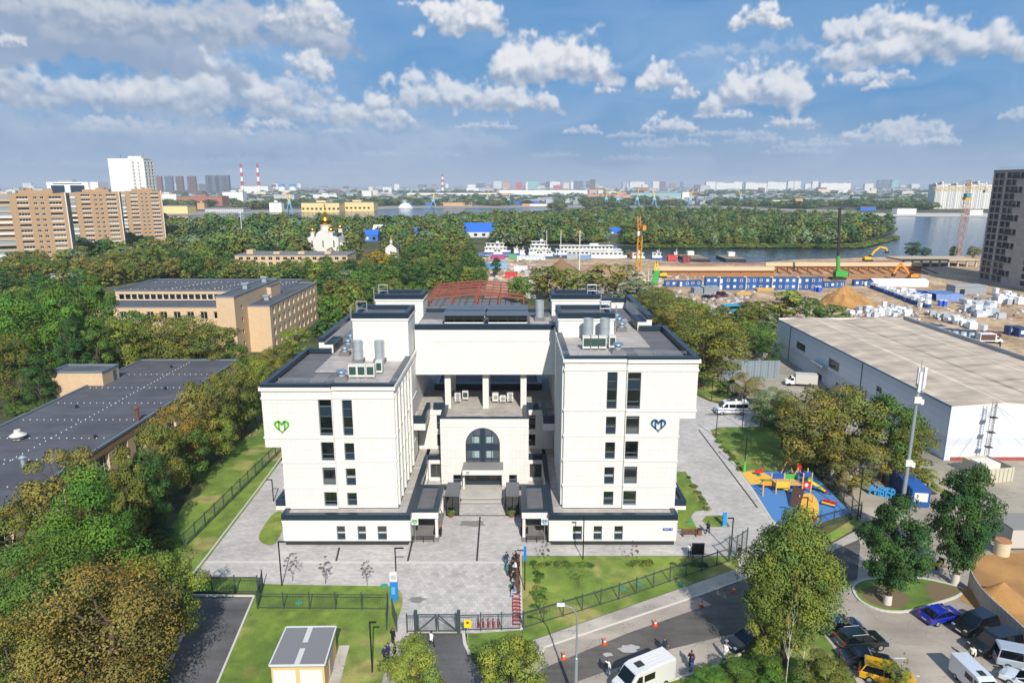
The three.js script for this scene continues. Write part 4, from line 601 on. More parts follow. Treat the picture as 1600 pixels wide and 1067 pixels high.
// the dark tower at the right edge
{
const X=221,Z1=-322,t=thing('dark_tower','dark residential tower with light window frames and stepped loggias at the right edge','tower block',[236,0,-298]),w=new MB(t),Ln=56,top=50.6,fh=3.05,holes=[];
for(let f=0;f<16;f++){const y=1.2+f*fh;holes.push([0.9,3.9,y+0.35,y+2.7],[4.2,7.4,y+0.35,y+2.7]);if(f % 2)holes.push([8.8,12,y+0.35,y+2.7],[12.3,16.8,y+0.2,y+2.7],[17.1,19.6,y+0.2,y+2.7]);else holes.push([8.8,11.9,y+0.35,y+2.7],[12.2,15.2,y+0.35,y+2.7]);holes.push([27,30,y+0.5,y+2.6],[34,37,y+0.5,y+2.6]);}
facade(t,w,[X,Z1],[0,1],Ln,0,top,holes,0.5,{id:'dt',cols:[1,1],rows:[[0.28,'panel'],[0.72,'blue',0.1]],fm:C('#2c2b2a',0.6),fw:0.12});facade(t,w,[X+32,Z1],[-1,0],32,0,top,[],0.3,WS.dark);facade(t,w,[X,Z1+Ln],[1,0],32,0,top,[],0.3,WS.dark);
const dt=tex(256,256,12.2,(x,y)=>{const j=(y % 64)<2||(x % 64)<1?0.8:1,g=GRID[(Math.floor(x / 64)*7+Math.floor(y / 32)*31)&65535],k=(162+g*16)*j;return[k,k*0.97,k*0.92];});w.build('wall',mapped(dt,0.8),t);RB(t,'roof',M.roofDark,[X+0.3,X+31.7,top-0.8,top-0.4,Z1+0.3,Z1+Ln-0.3]);RB(t,'parapet',C('#87837a',0.8),[X-0.15,X+0.3,top-0.7,top+0.3,Z1,Z1+Ln],[X+0.3,X+32,top-0.7,top+0.3,Z1-0.1,Z1+0.3]);
for(let f=0;f<16;f++){const q=new MB(t),y=1.2+f*fh;q.box(X-0.35,X,y-0.1,y+0.2,Z1+0.4,Z1 +(f % 2?19.6:15.4));q.build('ledge',C('#8d897f',0.8),t);if(f % 2){const r=new MB(t);r.box(X-0.5,X-0.02,y+0.25,y+1.2,Z1+12.5,Z1+16.5);r.build('balcony_rail',C('#26262a',0.5),t);}}const q=new MB(t);for(let k=0;k<14;k++)q.bar([X+0.6,top,Z1+2+k*2],[X+0.6,top+1.3,Z1+2+k*2],0.05,4);q.bar([X+0.6,top+1.3,Z1+2],[X+0.6,top+1.3,Z1+28],0.05,4);q.build('roof_rail',M.steel,t);
}
// church, chapel, low block before them
function onion(b,x,z,y,r){b.lathe(x,z,[[r*0.72,y],[r*0.95,y+r*0.35],[r,y+r*0.7],[r*0.9,y+r*1.05],[r*0.62,y+r*1.4],[r*0.32,y+r*1.68],[r*0.12,y+r*1.95],[r*0.05,y+r*2.2],[0,y+r*2.22]],18);}
function cross(b,x,z,y,h){b.box(x-h*0.04,x+h*0.04,y,y+h,z-h*0.04,z+h*0.04);b.box(x-h*0.27,x+h*0.27,y+h*0.6,y+h*0.68,z-h*0.03,z+h*0.03);b.box(x-h*0.15,x+h*0.15,y+h*0.8,y+h*0.86,z-h*0.03,z+h*0.03);}
{
const z=-462,px=span(0,10,z),X=(u)=>(u-800)*px,Y=(v)=>onZ(800,v,z)[1],cx=X(504),t=thing('church','white church with one large and four small golden onion domes among the trees','church',[cx,0,z]),w=new MB(t),x0=X(480),x1=X(528),by=Y(371),L=x1-x0;
w.box(x0,x1,0,by,z-18,z);w.box(x1,x1+4,0,by*0.62,z-14,z-4);w.build('wall',M.whitewash,t);
for(let k=0;k<3;k++){const q=new MB(t),a=x0+L*[0.02,0.27,0.73][k],b=x0+L*[0.27,0.73,0.98][k],r=(b-a)/ 2,m=(a+b)/ 2,y=by -(k===1?0:1.6);for(let i=0;i<12;i++){const p=i / 12*Math.PI,s=(i+1)/ 12*Math.PI;q.tri([m,y,z+0.3],[m+Math.cos(p)*r,y+Math.sin(p)*r,z+0.3],[m+Math.cos(s)*r,y+Math.sin(s)*r,z+0.3]);q.quad([m+Math.cos(p)*r,y+Math.sin(p)*r,z+0.3],[m+Math.cos(p)*r,y+Math.sin(p)*r,z-18],[m+Math.cos(s)*r,y+Math.sin(s)*r,z-18],[m+Math.cos(s)*r,y+Math.sin(s)*r,z+0.3]);}q.box(a,b,0,y,z-0.1,z+0.3);q.build('gable',M.whitewash,t);const n=new MB(t);n.box(m-0.35,m+0.35,by*0.35,by*0.8,z+0.28,z+0.36);n.build('window',M.glass,t);}
const rf=new MB(t);rf.box(x0+1,x1-1,by,by+2.4,z-17,z-1.5);rf.build('roof',C('#3c4046',0.6),t);
const dome=(u,v0,v1,r,dz)=>{const x=X(u),d=new MB(t),g=new MB(t),c=new MB(t),y0=Y(v0),y1=Y(v1);d.lathe(x,z+dz,[[r*0.78,by-1],[r*0.78,y1]],16);d.lathe(x,z+dz,[[r*0.86,y1-0.5],[r*0.86,y1],[0,y1]],16);d.build('drum',M.whitewash,t);onion(g,x,z+dz,y1,r);const o=g.build('dome',M.gold,t);cross(c,x,z+dz,y1+r*2.2,r*0.9);c.build('cross',M.gold,o);};
dome(504,369,352.5,4.5,-9);dome(487,372,362.5,2.0,-2.5);dome(516,372,362.5,2.0,-2.5);dome(494,370,359.5,1.9,-15.5);dome(523,370,359.5,1.9,-15.5);
}
{const[x,z]=at(611,404),t=thing('chapel','small white chapel with a dark gabled roof and one golden dome among the trees','chapel',[x,0,z-4]),w=new MB(t);w.box(x-3.4,x+3.4,0,6.5,z-9,z);w.tri([x-3.4,6.5,z],[x+3.4,6.5,z],[x,9.2,z]);w.build('wall',M.whitewash,t);const r=new MB(t);r.quad([x-3.7,6.4,z-9],[x-3.7,6.4,z+0.3],[x,9.4,z+0.3],[x,9.4,z-9]);r.quad([x+3.7,6.4,z+0.3],[x+3.7,6.4,z-9],[x,9.4,z-9],[x,9.4,z+0.3]);r.build('roof',C('#34373c',0.6),t);const d=new MB(t);d.lathe(x,z-2,[[0.8,8.5],[0.8,11.4]],12);d.build('drum',M.whitewash,t);const g=new MB(t);onion(g,x,z-2,11.4,1);g.build('dome',M.gold,t);const c=new MB(t);cross(c,x,z-2,13.6,1.2);c.build('cross',M.gold,t);const n=new MB(t);n.box(x-0.4,x+0.4,1.5,4.5,z,z+0.06);n.build('window',M.glass,t);}
{const z=-380,t=thing('low_brick_block','long low brick block with a flat grey roof in front of the church','building',[-122,0,z-11]),w=new MB(t),f=[];for(let k=0;k<15;k++)f.push([2+k*4.1,4.3+k*4.1,3.6,5.4,WS.white3],[2+k*4.1,4.3+k*4.1,0.8,2.5,WS.white3]);wallsOf(t,w,-154,-91.5,z,-401,0,6.3,{front:f});w.build('wall',M.brickYellow,t);RB(t,'roof',M.roofMid,[-153.8,-91.7,6.1,6.4,-400.8,z-0.2]);coping(t,-154.2,-91.3,z+0.2,-401.2,6.25,0.5);for(const[x,y]of[[-150,2.2],[-135,1],[-121,1.2],[-106,1.4]])RB(t,'roof_hut',M.brickYellow,[x,x+3.5,6.4,6.4+y,z-12,z-7]);}
function shed(label,u0,u1,vb,h,ridge,roofM,wallM,depth,name='shed'){const[x0,z]=at(u0,vb),x1=at(u1,vb)[0],t=thing(name,label,'shed',[(x0+x1)/ 2,0,z-depth / 2]),w=new MB(t);w.box(x0,x1,0,h,z-depth,z);for(const x of[x0,x1])w.tri([x,h,z],[x,h,z-depth],[x,h+ridge,z-depth / 2]);w.build('wall',wallM,t);const r=new MB(t),m=z-depth / 2;r.quad([x0-0.3,h-0.1,z+0.4],[x1+0.3,h-0.1,z+0.4],[x1+0.3,h+ridge,m],[x0-0.3,h+ridge,m]);r.quad([x1+0.3,h-0.1,z-depth-0.4],[x0-0.3,h-0.1,z-depth-0.4],[x0-0.3,h+ridge,m],[x1+0.3,h+ridge,m]);r.build('roof',roofM,t);const n=Math.max(2,Math.floor((x1-x0)/ 7));for(let k=0;k<n;k++){const q=new MB(t),x=mix(x0,x1,(k+0.3)/ n);q.box(x,x +(x1-x0)/ n*0.4,h*0.25,h*0.7,z,z+0.08);q.build('window',k % 3?M.glass:M.whitewash,t);}return t;}
shed('broad shed with a bright blue roof in the trees behind the white ships',724,775,371,5,7,M.blueSheet,C('#c6cbd0',0.8),26);
shed('blue-roofed shed with a white end right of the church',568,590,377,5,4,M.blueSheet,C('#3b6db5',0.7),14);
shed('white-roofed hall beside the blue shed right of the church',582,602,372,6,5,M.whitewash,C('#d7d5cf',0.8),16);
shed('small blue-roofed house in the trees left of the broad blue shed',644,657,370,5,3,M.blueSheet,C('#7ca0cc',0.7),10);
shed('low blue roof hidden in the trees beyond the yellow crane',953,970,366,3,3,M.blueSheet,C('#4a6fa8',0.7),10);
// the rusty steel skeleton behind the bridge
{
const t=thing('steel_skeleton','rust-red steel skeleton of an unfinished hall behind the clinic bridge','steel frame',[-13,0,-257]),X=[-30,-21.5,-12.9,-4.5,4.2],ridge=6.4,ev=4.9,hy=(x)=>mix(ridge,ev,Math.abs(x+12.9)/ 17.1);
for(let j=0;j<6;j++){const z=-240-j*7;for(const x of X){const q=new MB(t);q.beam([x,0,z],[x,hy(x),z],0.35,0.35);q.build('post',M.redOxide,t);}const g=new MB(t);g.beam([X[0],ev,z],[-12.9,ridge,z],0.3,0.45);g.beam([-12.9,ridge,z],[X[4],ev,z],0.3,0.45);g.build('rafter',M.redOxide,t);}
for(let k=0;k<=12;k++){const x=mix(-30,4.2,k / 12),q=new MB(t);q.beam([x,hy(x)+0.25,-240],[x,hy(x)+0.25,-275],0.2,0.25);q.build('purlin',M.redOxide,t);}
for(let k=0;k<12;k++){const z=-240-k*3.1,q=new MB(t);q.beam([-30,ev+0.4,z],[-12.9,ridge+0.4,z],0.09,0.12);q.beam([-12.9,ridge+0.4,z],[4.2,ev+0.4,z],0.09,0.12);q.build('roof_batten',M.redOxide,t);}
for(const[a,b]of[[-30,-13.2],[-12.5,4]])for(let k=0;k<4;k++){const q=new MB(t);q.box(mix(a,b,k / 4),mix(a,b,(k+0.95)/ 4),1.2,1.5,-262,-241);q.build('deck_panel',C('#6f7072',0.9),t);}const q=new MB(t);for(let y=2.2;y<4;y +=0.6)q.beam([-12.5,y,-258],[4,y,-258],0.1,0.2);q.build('side_rail',M.redOxide,t);
}
// ---------------------------------------------------------------- the building site
reseed(31);
const ORD=['first','second','third','fourth','fifth','sixth','seventh','eighth','ninth','tenth','eleventh','twelfth','thirteenth','fourteenth','fifteenth','sixteenth','seventeenth','eighteenth','nineteenth','twentieth'];
function cabin(label,x,y,z,m,turn=0,len=5.8,group,wins=2){
const t=thing('site_cabin',label,'site cabin',[x,y,z],turn,group),b=new MB(),f=new MB();b.box(0.04,len-0.04,0.08,2.55,-2.4,0);b.build('body',m,t);f.box(0,len,2.55,2.68,-2.45,0.05);f.box(0,len,0,0.1,-2.45,0.05);f.build('frame',C('#3c4a5c',0.6),t);
for(let k=0;k<wins;k++){const q=new MB(),a=len*(k+0.28)/ wins;if(k===0&&rnd()<0.25){q.box(a,a+0.9,0.15,2.1,0,0.04);q.build('door',M.whitewash,t);}else{q.box(a,a+1.1,0.95,2.0,0,0.05);const w=q.build('window',M.whiteFrame,t),g=new MB();g.box(a+0.15,a+0.95,1.1,1.85,0.05,0.06);g.build('pane',rnd()<0.5?C('#c9d3da',0.2):M.glass,w);}}return t;
}
const BLUE=C('#22508f',0.6),BLUE2=C('#2b5c9e',0.6),GREYC=C('#8d9399',0.7);
{const[x0,z]=at(1102,453),x1=at(1286,453)[0],n=9,L=(x1-x0)/ n;for(let f=0;f<2;f++)for(let k=0;k<n;k++)cabin(`blue site cabin, ${ORD[k]} from the left in the ${f ? 'upper' : 'lower'} cabin row`,x0+k*L,f*2.7,z,k % 3?BLUE:BLUE2,0,L-0.06,'two-storey row of blue site cabins');
for(let k=0;k<4;k++){const t=thing('cabin_downpipe',`white downpipe on the blue cabin block, ${ORD[k]} from the left`,'pipe',[x0 +(k*2+1.1)*L,0,z+0.15]),b=new MB();b.bar([0,0,0],[0,5.6,0],0.18,5);b.bar([0,5.6,0],[-1.2,5.7,0],0.16,5);b.build('pipe',M.whitewash,t);}}
[[1039,448,BLUE,'leftmost of three before the cream beam'],[1060,448,BLUE2,'middle of three before the cream beam'],[1078,447.5,BLUE,'right one of three before the cream beam'],[1287,450,BLUE,'just right of the two-storey block'],[1302,449.5,BLUE2,'beside the green crawler crane'],[1335,447,BLUE,'left of the long white tent'],[1349,447,BLUE2,'touching the end of the long white tent']].forEach(([u,v,m,l])=>{const[x,z]=at(u,v);cabin(`single-storey blue site cabin ${l}`,x,0.02,z,m,0,5.4);});
[[1085,460.5,'left of three'],[1100.5,459.5,'middle of three'],[1111,458.5,'right of three']].forEach(([u,v,l])=>{const[x,z]=at(u,v),t=thing('storage_container',`grey steel storage container, ${l} near the parked cars on the site`,'container',[x,0,z]),b=new MB(),r=new MB();b.box(0,3.6,0.1,2.6,-6,0);b.build('body',GREYC,t);for(let k=0;k<12;k++)r.box(0.1+k*0.3,0.22+k*0.3,0.15,2.5,0,0.05);r.build('rib',C('#7d8389',0.7),t);});
{const[x0,z]=at(1365,448),x1=at(1447,447)[0],t=thing('storage_tent','long low white storage tent right of the blue cabins','tent',[(x0+x1)/ 2,0,z-3]),b=new MB(t);b.box(x0,x1,0,2.6,z-6,z);b.build('side',C('#e6e6e6',0.8),t);const r=new MB(t);r.quad([x0,2.6,z],[x1,2.6,z],[x1,3.3,z-3],[x0,3.3,z-3]);r.quad([x1,2.6,z-6],[x0,2.6,z-6],[x0,3.3,z-3],[x1,3.3,z-3]);r.build('roof',C('#efefef',0.8),t);for(let k=1;k<9;k++){const q=new MB(t),x=mix(x0,x1,k / 9);q.box(x-0.1,x+0.1,0,2.6,z,z+0.06);q.build('seam',C('#b9babb',0.8),t);}}
for(let r=0;r<2;r++)for(let k=0;k<(r?6:3);k++){const[x,z]=at(r?1476+k*12.6:1432+k*14,r?529+k*1.2:518+k*2.5);cabin(`pale blue-grey site cabin, ${ORD[k]} from the left in the ${r ? 'longer' : 'shorter'} row behind the warehouse`,x,0.02,z,C('#8fa2b4',0.7),0,r?2.9:3.4,null,1);}
[[1577,524,'left'],[1592,527,'right']].forEach(([u,v,l])=>{const[x,z]=at(u,v);cabin(`dark blue site cabin, ${l} of two at the right edge of the site`,x,0.02,z,C('#1d3c78',0.6),0,4);});
[[1276,456,'left'],[1281.5,457,'right'],[1471,478.5,'left white-roofed'],[1478,479,'right white-roofed']].forEach(([u,v,l])=>{const[x,z]=at(u,v),t=thing('portable_toilet',`bright blue portable toilet, ${l} one of its pair`,'portable toilet',[x,0,z]),b=new MB(),r=new MB(),d=new MB();b.box(-0.6,0.6,0,2.1,-1.2,0);b.build('body',C('#1e55c8',0.5),t);r.box(-0.65,0.65,2.1,2.35,-1.25,0.05);r.build('roof',M.whitewash,t);d.box(-0.4,0.4,0.1,1.9,0,0.04);d.build('door',C('#2a63d6',0.5),t);});
// heaps
function heap(name,label,cat,u0,u1,vb,vt,m,skew=0,rough=1){
const[x0,z]=at(u0,vb),x1=at(u1,vb)[0],R=(x1-x0)/ 2,xc=(x0+x1)/ 2,zc=z-R*0.8,h=onZ((u0+u1)/ 2,vt,zc)[1],n=64,k=26,b=new MB(),s=rr(0,50),f=(i,j)=>{const a=(i % n)/ n*2*Math.PI,r=j / k,nn=1 +(fbm(Math.cos(a)*1.6+s,Math.sin(a)*1.6+s,3)-0.5)*0.5*rough*r,x=Math.cos(a)*R*r*nn+skew*(1-r)*R,zz=Math.sin(a)*R*0.8*r*nn,y=h*(Math.sqrt((1-r)*(1-r)+0.05)-0.2 -(r>0.9?(r-0.9)*0.02:0))*1.18+h*(fbm(x*0.32+s,zz*0.32+9,4)-0.5)*0.8*rough*(0.3+r)*(1-r);return[x,Math.max(-0.05,y),zz];};
for(let j=0;j<k;j++)for(let i=0;i<n;i++){const A=f(i,j),B=f(i+1,j),D=f(i,j+1),E=f(i+1,j+1);b.tri(A,E,D);if(j)b.tri(A,B,E);}
const t=thing(name,label,cat,[xc,0,zc]);b.build('heap',m,t);return t;
}
heap('sand_heap','big sharp-edged heap of ochre sand before the blue cabins','sand heap',1288,1402,485,444,M.sand,-0.15);heap('earth_mound','broad grey-brown earth mound below the moored white ships','earth mound',846,912,428,401,mat('#7a6448',1),0);heap('earth_mound','lower tan earth mound with a gully right of the white pole','earth mound',908,968,428,408,mat('#94785a',1),0);heap('sand_heap','orange sand heap inside the fence at the lower right','sand heap',1536,1640,962,908,M.sand,0.1,1.3);
// retaining walls with raking struts
function retaining(label,u0,u1,vb,h,struts){
const[x0,z]=at(u0,vb),x1=at(u1,vb)[0],t=thing('retaining_wall',label,'retaining wall',[(x0+x1)/ 2,0,z]),b=new MB(t),w=new MB(t),c=new MB(t);b.box(x0,x1,h-1.9,h,z-1.4,z);b.build('cap_beam',C('#c9b795',0.9),t);w.box(x0,x1,0,h-1.9,z-1.2,z-0.2);w.build('sheet_wall',C('#9a7048',1),t);c.box(x0,x1,h-2.3,h-1.95,z-0.1,z+0.3);c.build('waling_beam',M.rust,t);
const n=Math.round((x1-x0)/ 5);for(let k=0;k<n;k++){const x=mix(x0+1,x1-1,k /(n-1)),q=new MB(t);if(struts)q.beam([x,h-2.1,z+0.2],[x+3.2,0.1,z+11],0.5,0.5);else q.beam([x,h-2.2,z+0.1],[x,h-2.9,z+0.2],0.3,0.3);q.build(struts?'strut':'bracket',M.rust,t);}
return t;
}
retaining('long cream capping beam over an orange cut behind the left blue cabins',1024,1210,430,4.2,false);retaining('cream-topped retaining wall propped by rusty raking struts behind the green crane',1196,1440,424,4.6,true);
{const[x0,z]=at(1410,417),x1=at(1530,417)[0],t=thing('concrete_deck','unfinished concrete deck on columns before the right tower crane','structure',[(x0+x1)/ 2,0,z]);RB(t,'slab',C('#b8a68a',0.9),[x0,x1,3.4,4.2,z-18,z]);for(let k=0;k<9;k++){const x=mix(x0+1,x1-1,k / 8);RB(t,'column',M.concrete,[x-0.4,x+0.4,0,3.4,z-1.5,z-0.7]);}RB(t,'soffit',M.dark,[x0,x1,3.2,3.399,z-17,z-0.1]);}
ground('earth_cut',atP([[1020,430],[1200,430],[1440,424],[1440,436],[1280,436],[1030,436]]),0.03,mat('#a8784c',1));ground('red_strip',atP([[1020,413.5],[1200,414],[1500,407],[1500,405.5],[1200,411],[1060,412]]),0.03,mat('#a56a5a',1));
// cranes and diggers
function lattice(b,a,c,w,step,r){const A=new THREE.Vector3(...a),B=new THREE.Vector3(...c),d=B.clone().sub(A),L=d.length();d.normalize();const e=Math.abs(d.y)>0.7?new THREE.Vector3(0,0,1):new THREE.Vector3(0,1,0),s=new THREE.Vector3().crossVectors(d,e).normalize(),t=new THREE.Vector3().crossVectors(s,d),q=(k,x)=>A.clone().addScaledVector(d,x).addScaledVector(s,[-1,1,1,-1][k]*w / 2).addScaledVector(t,[-1,-1,1,1][k]*w / 2).toArray(),n=Math.round(L / step);for(let k=0;k<4;k++){b.bar(q(k,0),q(k,L),r,4);for(let i=0;i<n;i++){const j=(k+1)% 4;b.bar(i % 2?q(k,i / n*L):q(j,i / n*L),i % 2?q(j,(i+1)/ n*L):q(k,(i+1)/ n*L),r*0.6,3);}}}
{const[x,z]=at(997,427),Y=(v)=>onZ(1000,v,z)[1],t=thing('tower_crane','yellow tower crane with a steep jib behind the right clinic penthouse','crane',[x,0,z]),b=new MB(t);lattice(b,[x,0,z],[x+0.3,Y(368),z],2.1,2.2,0.2);b.build('mast',C('#d69a2a',0.6),t);RB(t,'cab',M.whitewash,[x-1.2,x+1.2,Y(368),Y(361),z-1.2,z+1.2]);const j=new MB(t);lattice(j,[x,Y(361),z],[x+1.2,Y(341),z-10],1.4,2,0.17);j.build('jib',C('#d88c2a',0.6),t);RB(t,'counterweight',C('#c9852c',0.7),[x+0.6,x+2.4,Y(359),Y(352),z,z+5]);RB(t,'base',M.concrete,[x-3,x+3,0,0.6,z-3,z+3]);}
{const[x,z]=at(1497,408),Y=(v)=>onZ(1500,v,z)[1],t=thing('tower_crane','pale hammerhead tower crane standing before the river left of the dark tower','crane',[x,0,z]),b=new MB(t),D=span(x,20,z);lattice(b,[x,0,z],[x+0.6,Y(308),z],2.6,2.4,0.2);b.build('mast',C('#b98f7c',0.7),t);const j=new MB(t);lattice(j,[x-21,Y(296),z+2],[x+14,Y(294),z-2],1.6,2.2,0.16);j.build('jib',C('#c9ab54',0.7),t);const a=new MB(t);lattice(a,[x,Y(306),z],[x,Y(281),z],1.6,2,0.15);a.build('apex',C('#bf9a78',0.7),t);const w=new MB(t);w.bar([x,Y(281),z],[x+12,Y(294),z-2],0.08,3);w.bar([x,Y(281),z],[x-17,Y(295),z+2],0.08,3);w.build('tie',M.dark,t);RB(t,'cab',C('#4f8f9c',0.4),[x-1.4,x+1.2,Y(308),Y(302),z-1,z+2]);RB(t,'slewing_ring',C('#c9a832',0.6),[x-1.6,x+1.6,Y(312),Y(308),z-1.6,z+1.6]);RB(t,'counterweight',M.concrete,[x+11,x+14,Y(301),Y(296.5),z-3,z-1]);}
{const[x,z]=at(1309,437),Y=(v)=>onZ(1308,v,z)[1],t=thing('crawler_crane','green crawler crane with a long black boom behind the blue cabins','crane',[x,0,z]),b=new MB(t);b.beam([x,3.5,z],[x-0.8,Y(400),z],1.3,1.3);b.build('boom_foot',C('#3f9a3a',0.5),t);const k=new MB(t);k.beam([x-0.8,Y(400),z],[x-2.4,Y(325),z],0.95,0.95);k.beam([x-2.4,Y(325),z],[x-0.4,Y(325.5),z],0.6,0.5);k.build('boom',C('#1c2226',0.6),t);RB(t,'engine_house',C('#43a13d',0.5),[x-1.6,x+4.2,1.6,4.2,z-2,z+1.4]);RB(t,'track',M.dark,[x-3.4,x+3.4,0,1.2,z+0.8,z+2],[x-3.4,x+3.4,0,1.2,z-2.4,z-1.2]);RB(t,'counterweight',M.dark,[x+3.2,x+4.8,1.5,3.6,z-2,z+1]);RB(t,'cab',M.glass,[x-2.6,x-1.7,1.8,3.8,z+0.2,z+1.4]);}
function digger(label,u,v,m,s,boom,y0=0){const[x,z]=at(u,v,y0),t=thing('excavator',label,'excavator',[x,y0,z]),b=new MB();RB(t,'track',M.dark);for(const dz of[-1.4,1]){const q=new MB();q.box(-2.2,2.2,0,0.95,dz,dz+0.7);q.build('track',M.dark,t);}b.box(-2.3*s,1.2*s,1,2.5,-1.4,1.4);b.build('house',m,t);const c=new MB();c.box(0.2*s,1.5*s,2.5,3.4,0.1,1.4);c.build('cab',M.glass,t);const q=new MB();for(let i=0;i<boom.length-1;i++)q.beam([boom[i][0]*s,boom[i][1],0],[boom[i+1][0]*s,boom[i+1][1],0],0.7,0.85);q.build('arm',m,t);const k=new MB(),e=boom[boom.length-1];k.box(e[0]*s-0.7,e[0]*s+0.7,e[1]-1.2,e[1],-0.8,0.8);k.build('bucket',M.dark,t);}
digger('yellow excavator with a raised arm on the cream retaining wall',1356,408,C('#e0b21e',0.5),1,[[0.8,1.6],[3,5.2],[6,7.8],[9.5,7],[10,5.5]],3.8);digger('orange excavator with a folded arm at the foot of the struts',1425,436,C('#e0902c',0.5),-1,[[0.8,1.6],[3,4.5],[6,7.5],[8,5],[9,2.6]]);digger('yellow excavator beside the yellow tower crane',1034,434,C('#d2b02c',0.5),-1,[[0.8,1.6],[1.8,5],[2.8,8],[3.6,6],[3.8,3.5]]);
// wrapped pallets and blue crates
{
const g=new MB(),w=new MB();g.box(-0.95,0.95,0.16,1.7,-0.8,0.8);w.box(-0.95,0.95,0,0.15,-0.8,0.8);const proto=thing('wrapped_pallet','white wrapped pallet standing among many alike on the site beyond the warehouse','pallet',[...[at(1330,492)].map(([x,z])=>[x,0,z])[0]],0.2,'white wrapped pallets beyond the warehouse'),gm=C('#d7d8d8',0.75),gm2=C('#bfc3c6',0.75),gm3=C('#a8adb1',0.8),gm4=C('#efefed',0.7);
g.build('load',gm,proto);w.build('pallet_base',C('#8a6c48',0.9),proto);let n=0;
for(const[cells,k,ext,where]of[[[[1322,480],[1400,478],[1440,492],[1430,499],[1325,498]],80,0.8,'grey stack row along the warehouse back edge'],[[[1376,452],[1412,449],[1460,470],[1462,486],[1440,482],[1400,464]],60,1.1,'stacks behind the curved blue crates'],[[[1500,472],[1560,480],[1580,505],[1520,500],[1490,482]],60,1.2,'stacks beside the tarpaulins'],[[[1424,486],[1470,492],[1500,508],[1550,512],[1548,524],[1480,506]],44,1,'rows behind the pale blue-grey cabins'],[[[1540,455],[1600,462],[1600,482],[1560,476]],26,1.2,'stacks under the dark tower']])for(let i=0;i<k;i++){
const c=cells.map(()=>-Math.log(rnd()+1e-6)),s=c.reduce((a,b)=>a+b),u=cells.reduce((a,p,j)=>a+p[0]*c[j]/ s,0),v=cells.reduce((a,p,j)=>a+p[1]*c[j]/ s,0),[x,z]=at(u,v),o=copy(proto,`white wrapped pallet among many alike in the ${where}`,[x,0.02,z],rr(-0.4,0.4),`wrapped pallets in the ${where}`);o.scale.set(rr(0.7,1.3)*ext,rr(0.6,1.5)*ext,rr(0.7,1.2)*ext);o.children[0].material=pick([gm,gm2,gm3,gm4]);n++;
}
const pts=curve(atP([[1364,450],[1385,458],[1412,468],[1432,476],[1450,481]]),false,8);pts.filter((_,i)=>i % 2===0).forEach(([x,z],i)=>{const t=thing('blue_crate','blue board crate with white load in the curved row before the white tent','crate',[x,0.02,z],0.5,'blue crates in a curved row'),b=new MB(),l=new MB();b.box(-1,1,0,1.5,-0.7,0.7);b.build('board',C('#24508f',0.8),t);l.box(-0.9,0.9,1.5,2.2 +(i % 3)*0.4,-0.6,0.6);l.build('load',pick([gm,gm2,gm4]),t);});
}
{const rubble=new MB();for(let i=0;i<900;i++){const[u,v,s]=pick([[rr(1322,1440),rr(478,500),0.6],[rr(1440,1600),rr(455,500),0.8],[rr(1040,1180),rr(455,478),0.9],[rr(760,850),rr(402,440),1.1],[rr(990,1100),rr(430,447),0.7],[rr(1100,1250),rr(478,497),0.7]]),[x,z]=at(u,v);rubble.col=pick([[0.5,0.5,0.5],[0.35,0.3,0.25],[0.2,0.2,0.22],[0.6,0.58,0.55],[0.3,0.2,0.12],[0.4,0.42,0.45]]);rubble.m=frame(x,0,z,rr(0,6));rubble.box(-rr(0.3,1.3)*s,rr(0.3,1.3)*s,0,rr(0.2,1)*s,-rr(0.3,0.8)*s,rr(0.3,0.8)*s);}tag(rubble.build('building_rubble',new THREE.MeshStandardMaterial({vertexColors:true,roughness:0.9})),null,null,null,'stuff');}
for(const[u0,u1,v,h,c,l]of[[1440,1468,469,2.2,'#2a56b0','bright blue tarpaulin over a stack beyond the blue crates'],[1465,1508,471,2.6,'#5f79a8','faded blue tarpaulin roof beside the bright blue one']]){const[x0,z]=at(u0,v),x1=at(u1,v)[0],t=thing('tarpaulin',l,'tarpaulin',[(x0+x1)/ 2,0,z]),b=new MB(t),n=8,f=(i,j)=>[mix(x0,x1,i / n)+(fbm(i*3,j*3,2)-0.5)*2,j===0||j===n?0.1:h*(0.75+fbm(i*0.9+4,j*0.9,3)*0.5),z-j*1.6];for(let i=0;i<n;i++)for(let j=0;j<n;j++)b.quad(f(i,j),f(i+1,j),f(i+1,j+1),f(i,j+1));b.build('sheet',C(c,0.6),t);}
{const[x,z]=at(1515,461),t=thing('site_hut','grey box hut with an open doorway below the dark tower','hut',[x,0,z]);RB(t,'wall',C('#8d9296',0.8),[x-6,x+7,0,3.6,z-6,z]);RB(t,'roof',C('#9aa0a4',0.8),[x-6.2,x+7.2,3.6,3.9,z-6.2,z+0.2]);RB(t,'doorway',M.black,[x-4,x-2,0,2.4,z,z+0.05]);}
for(const[u,v,L,l]of[[1162,461,6,'left'],[1196,455,7,'right']]){const[x,z]=at(u,v),t=thing('timber_stack',`yellow timber stack on the site ground, ${l} of two before the blue cabins`,'timber stack',[x,0,z]);for(let k=0;k<5;k++)for(let j=0;j<3;j++)RB(t,'plank',C('#c2a05e',0.9),[x-L / 2+rr(-0.4,0.4),x+L / 2,0.1+j*0.4,0.45+j*0.4,z-k*0.5,z-k*0.5+0.42]);}
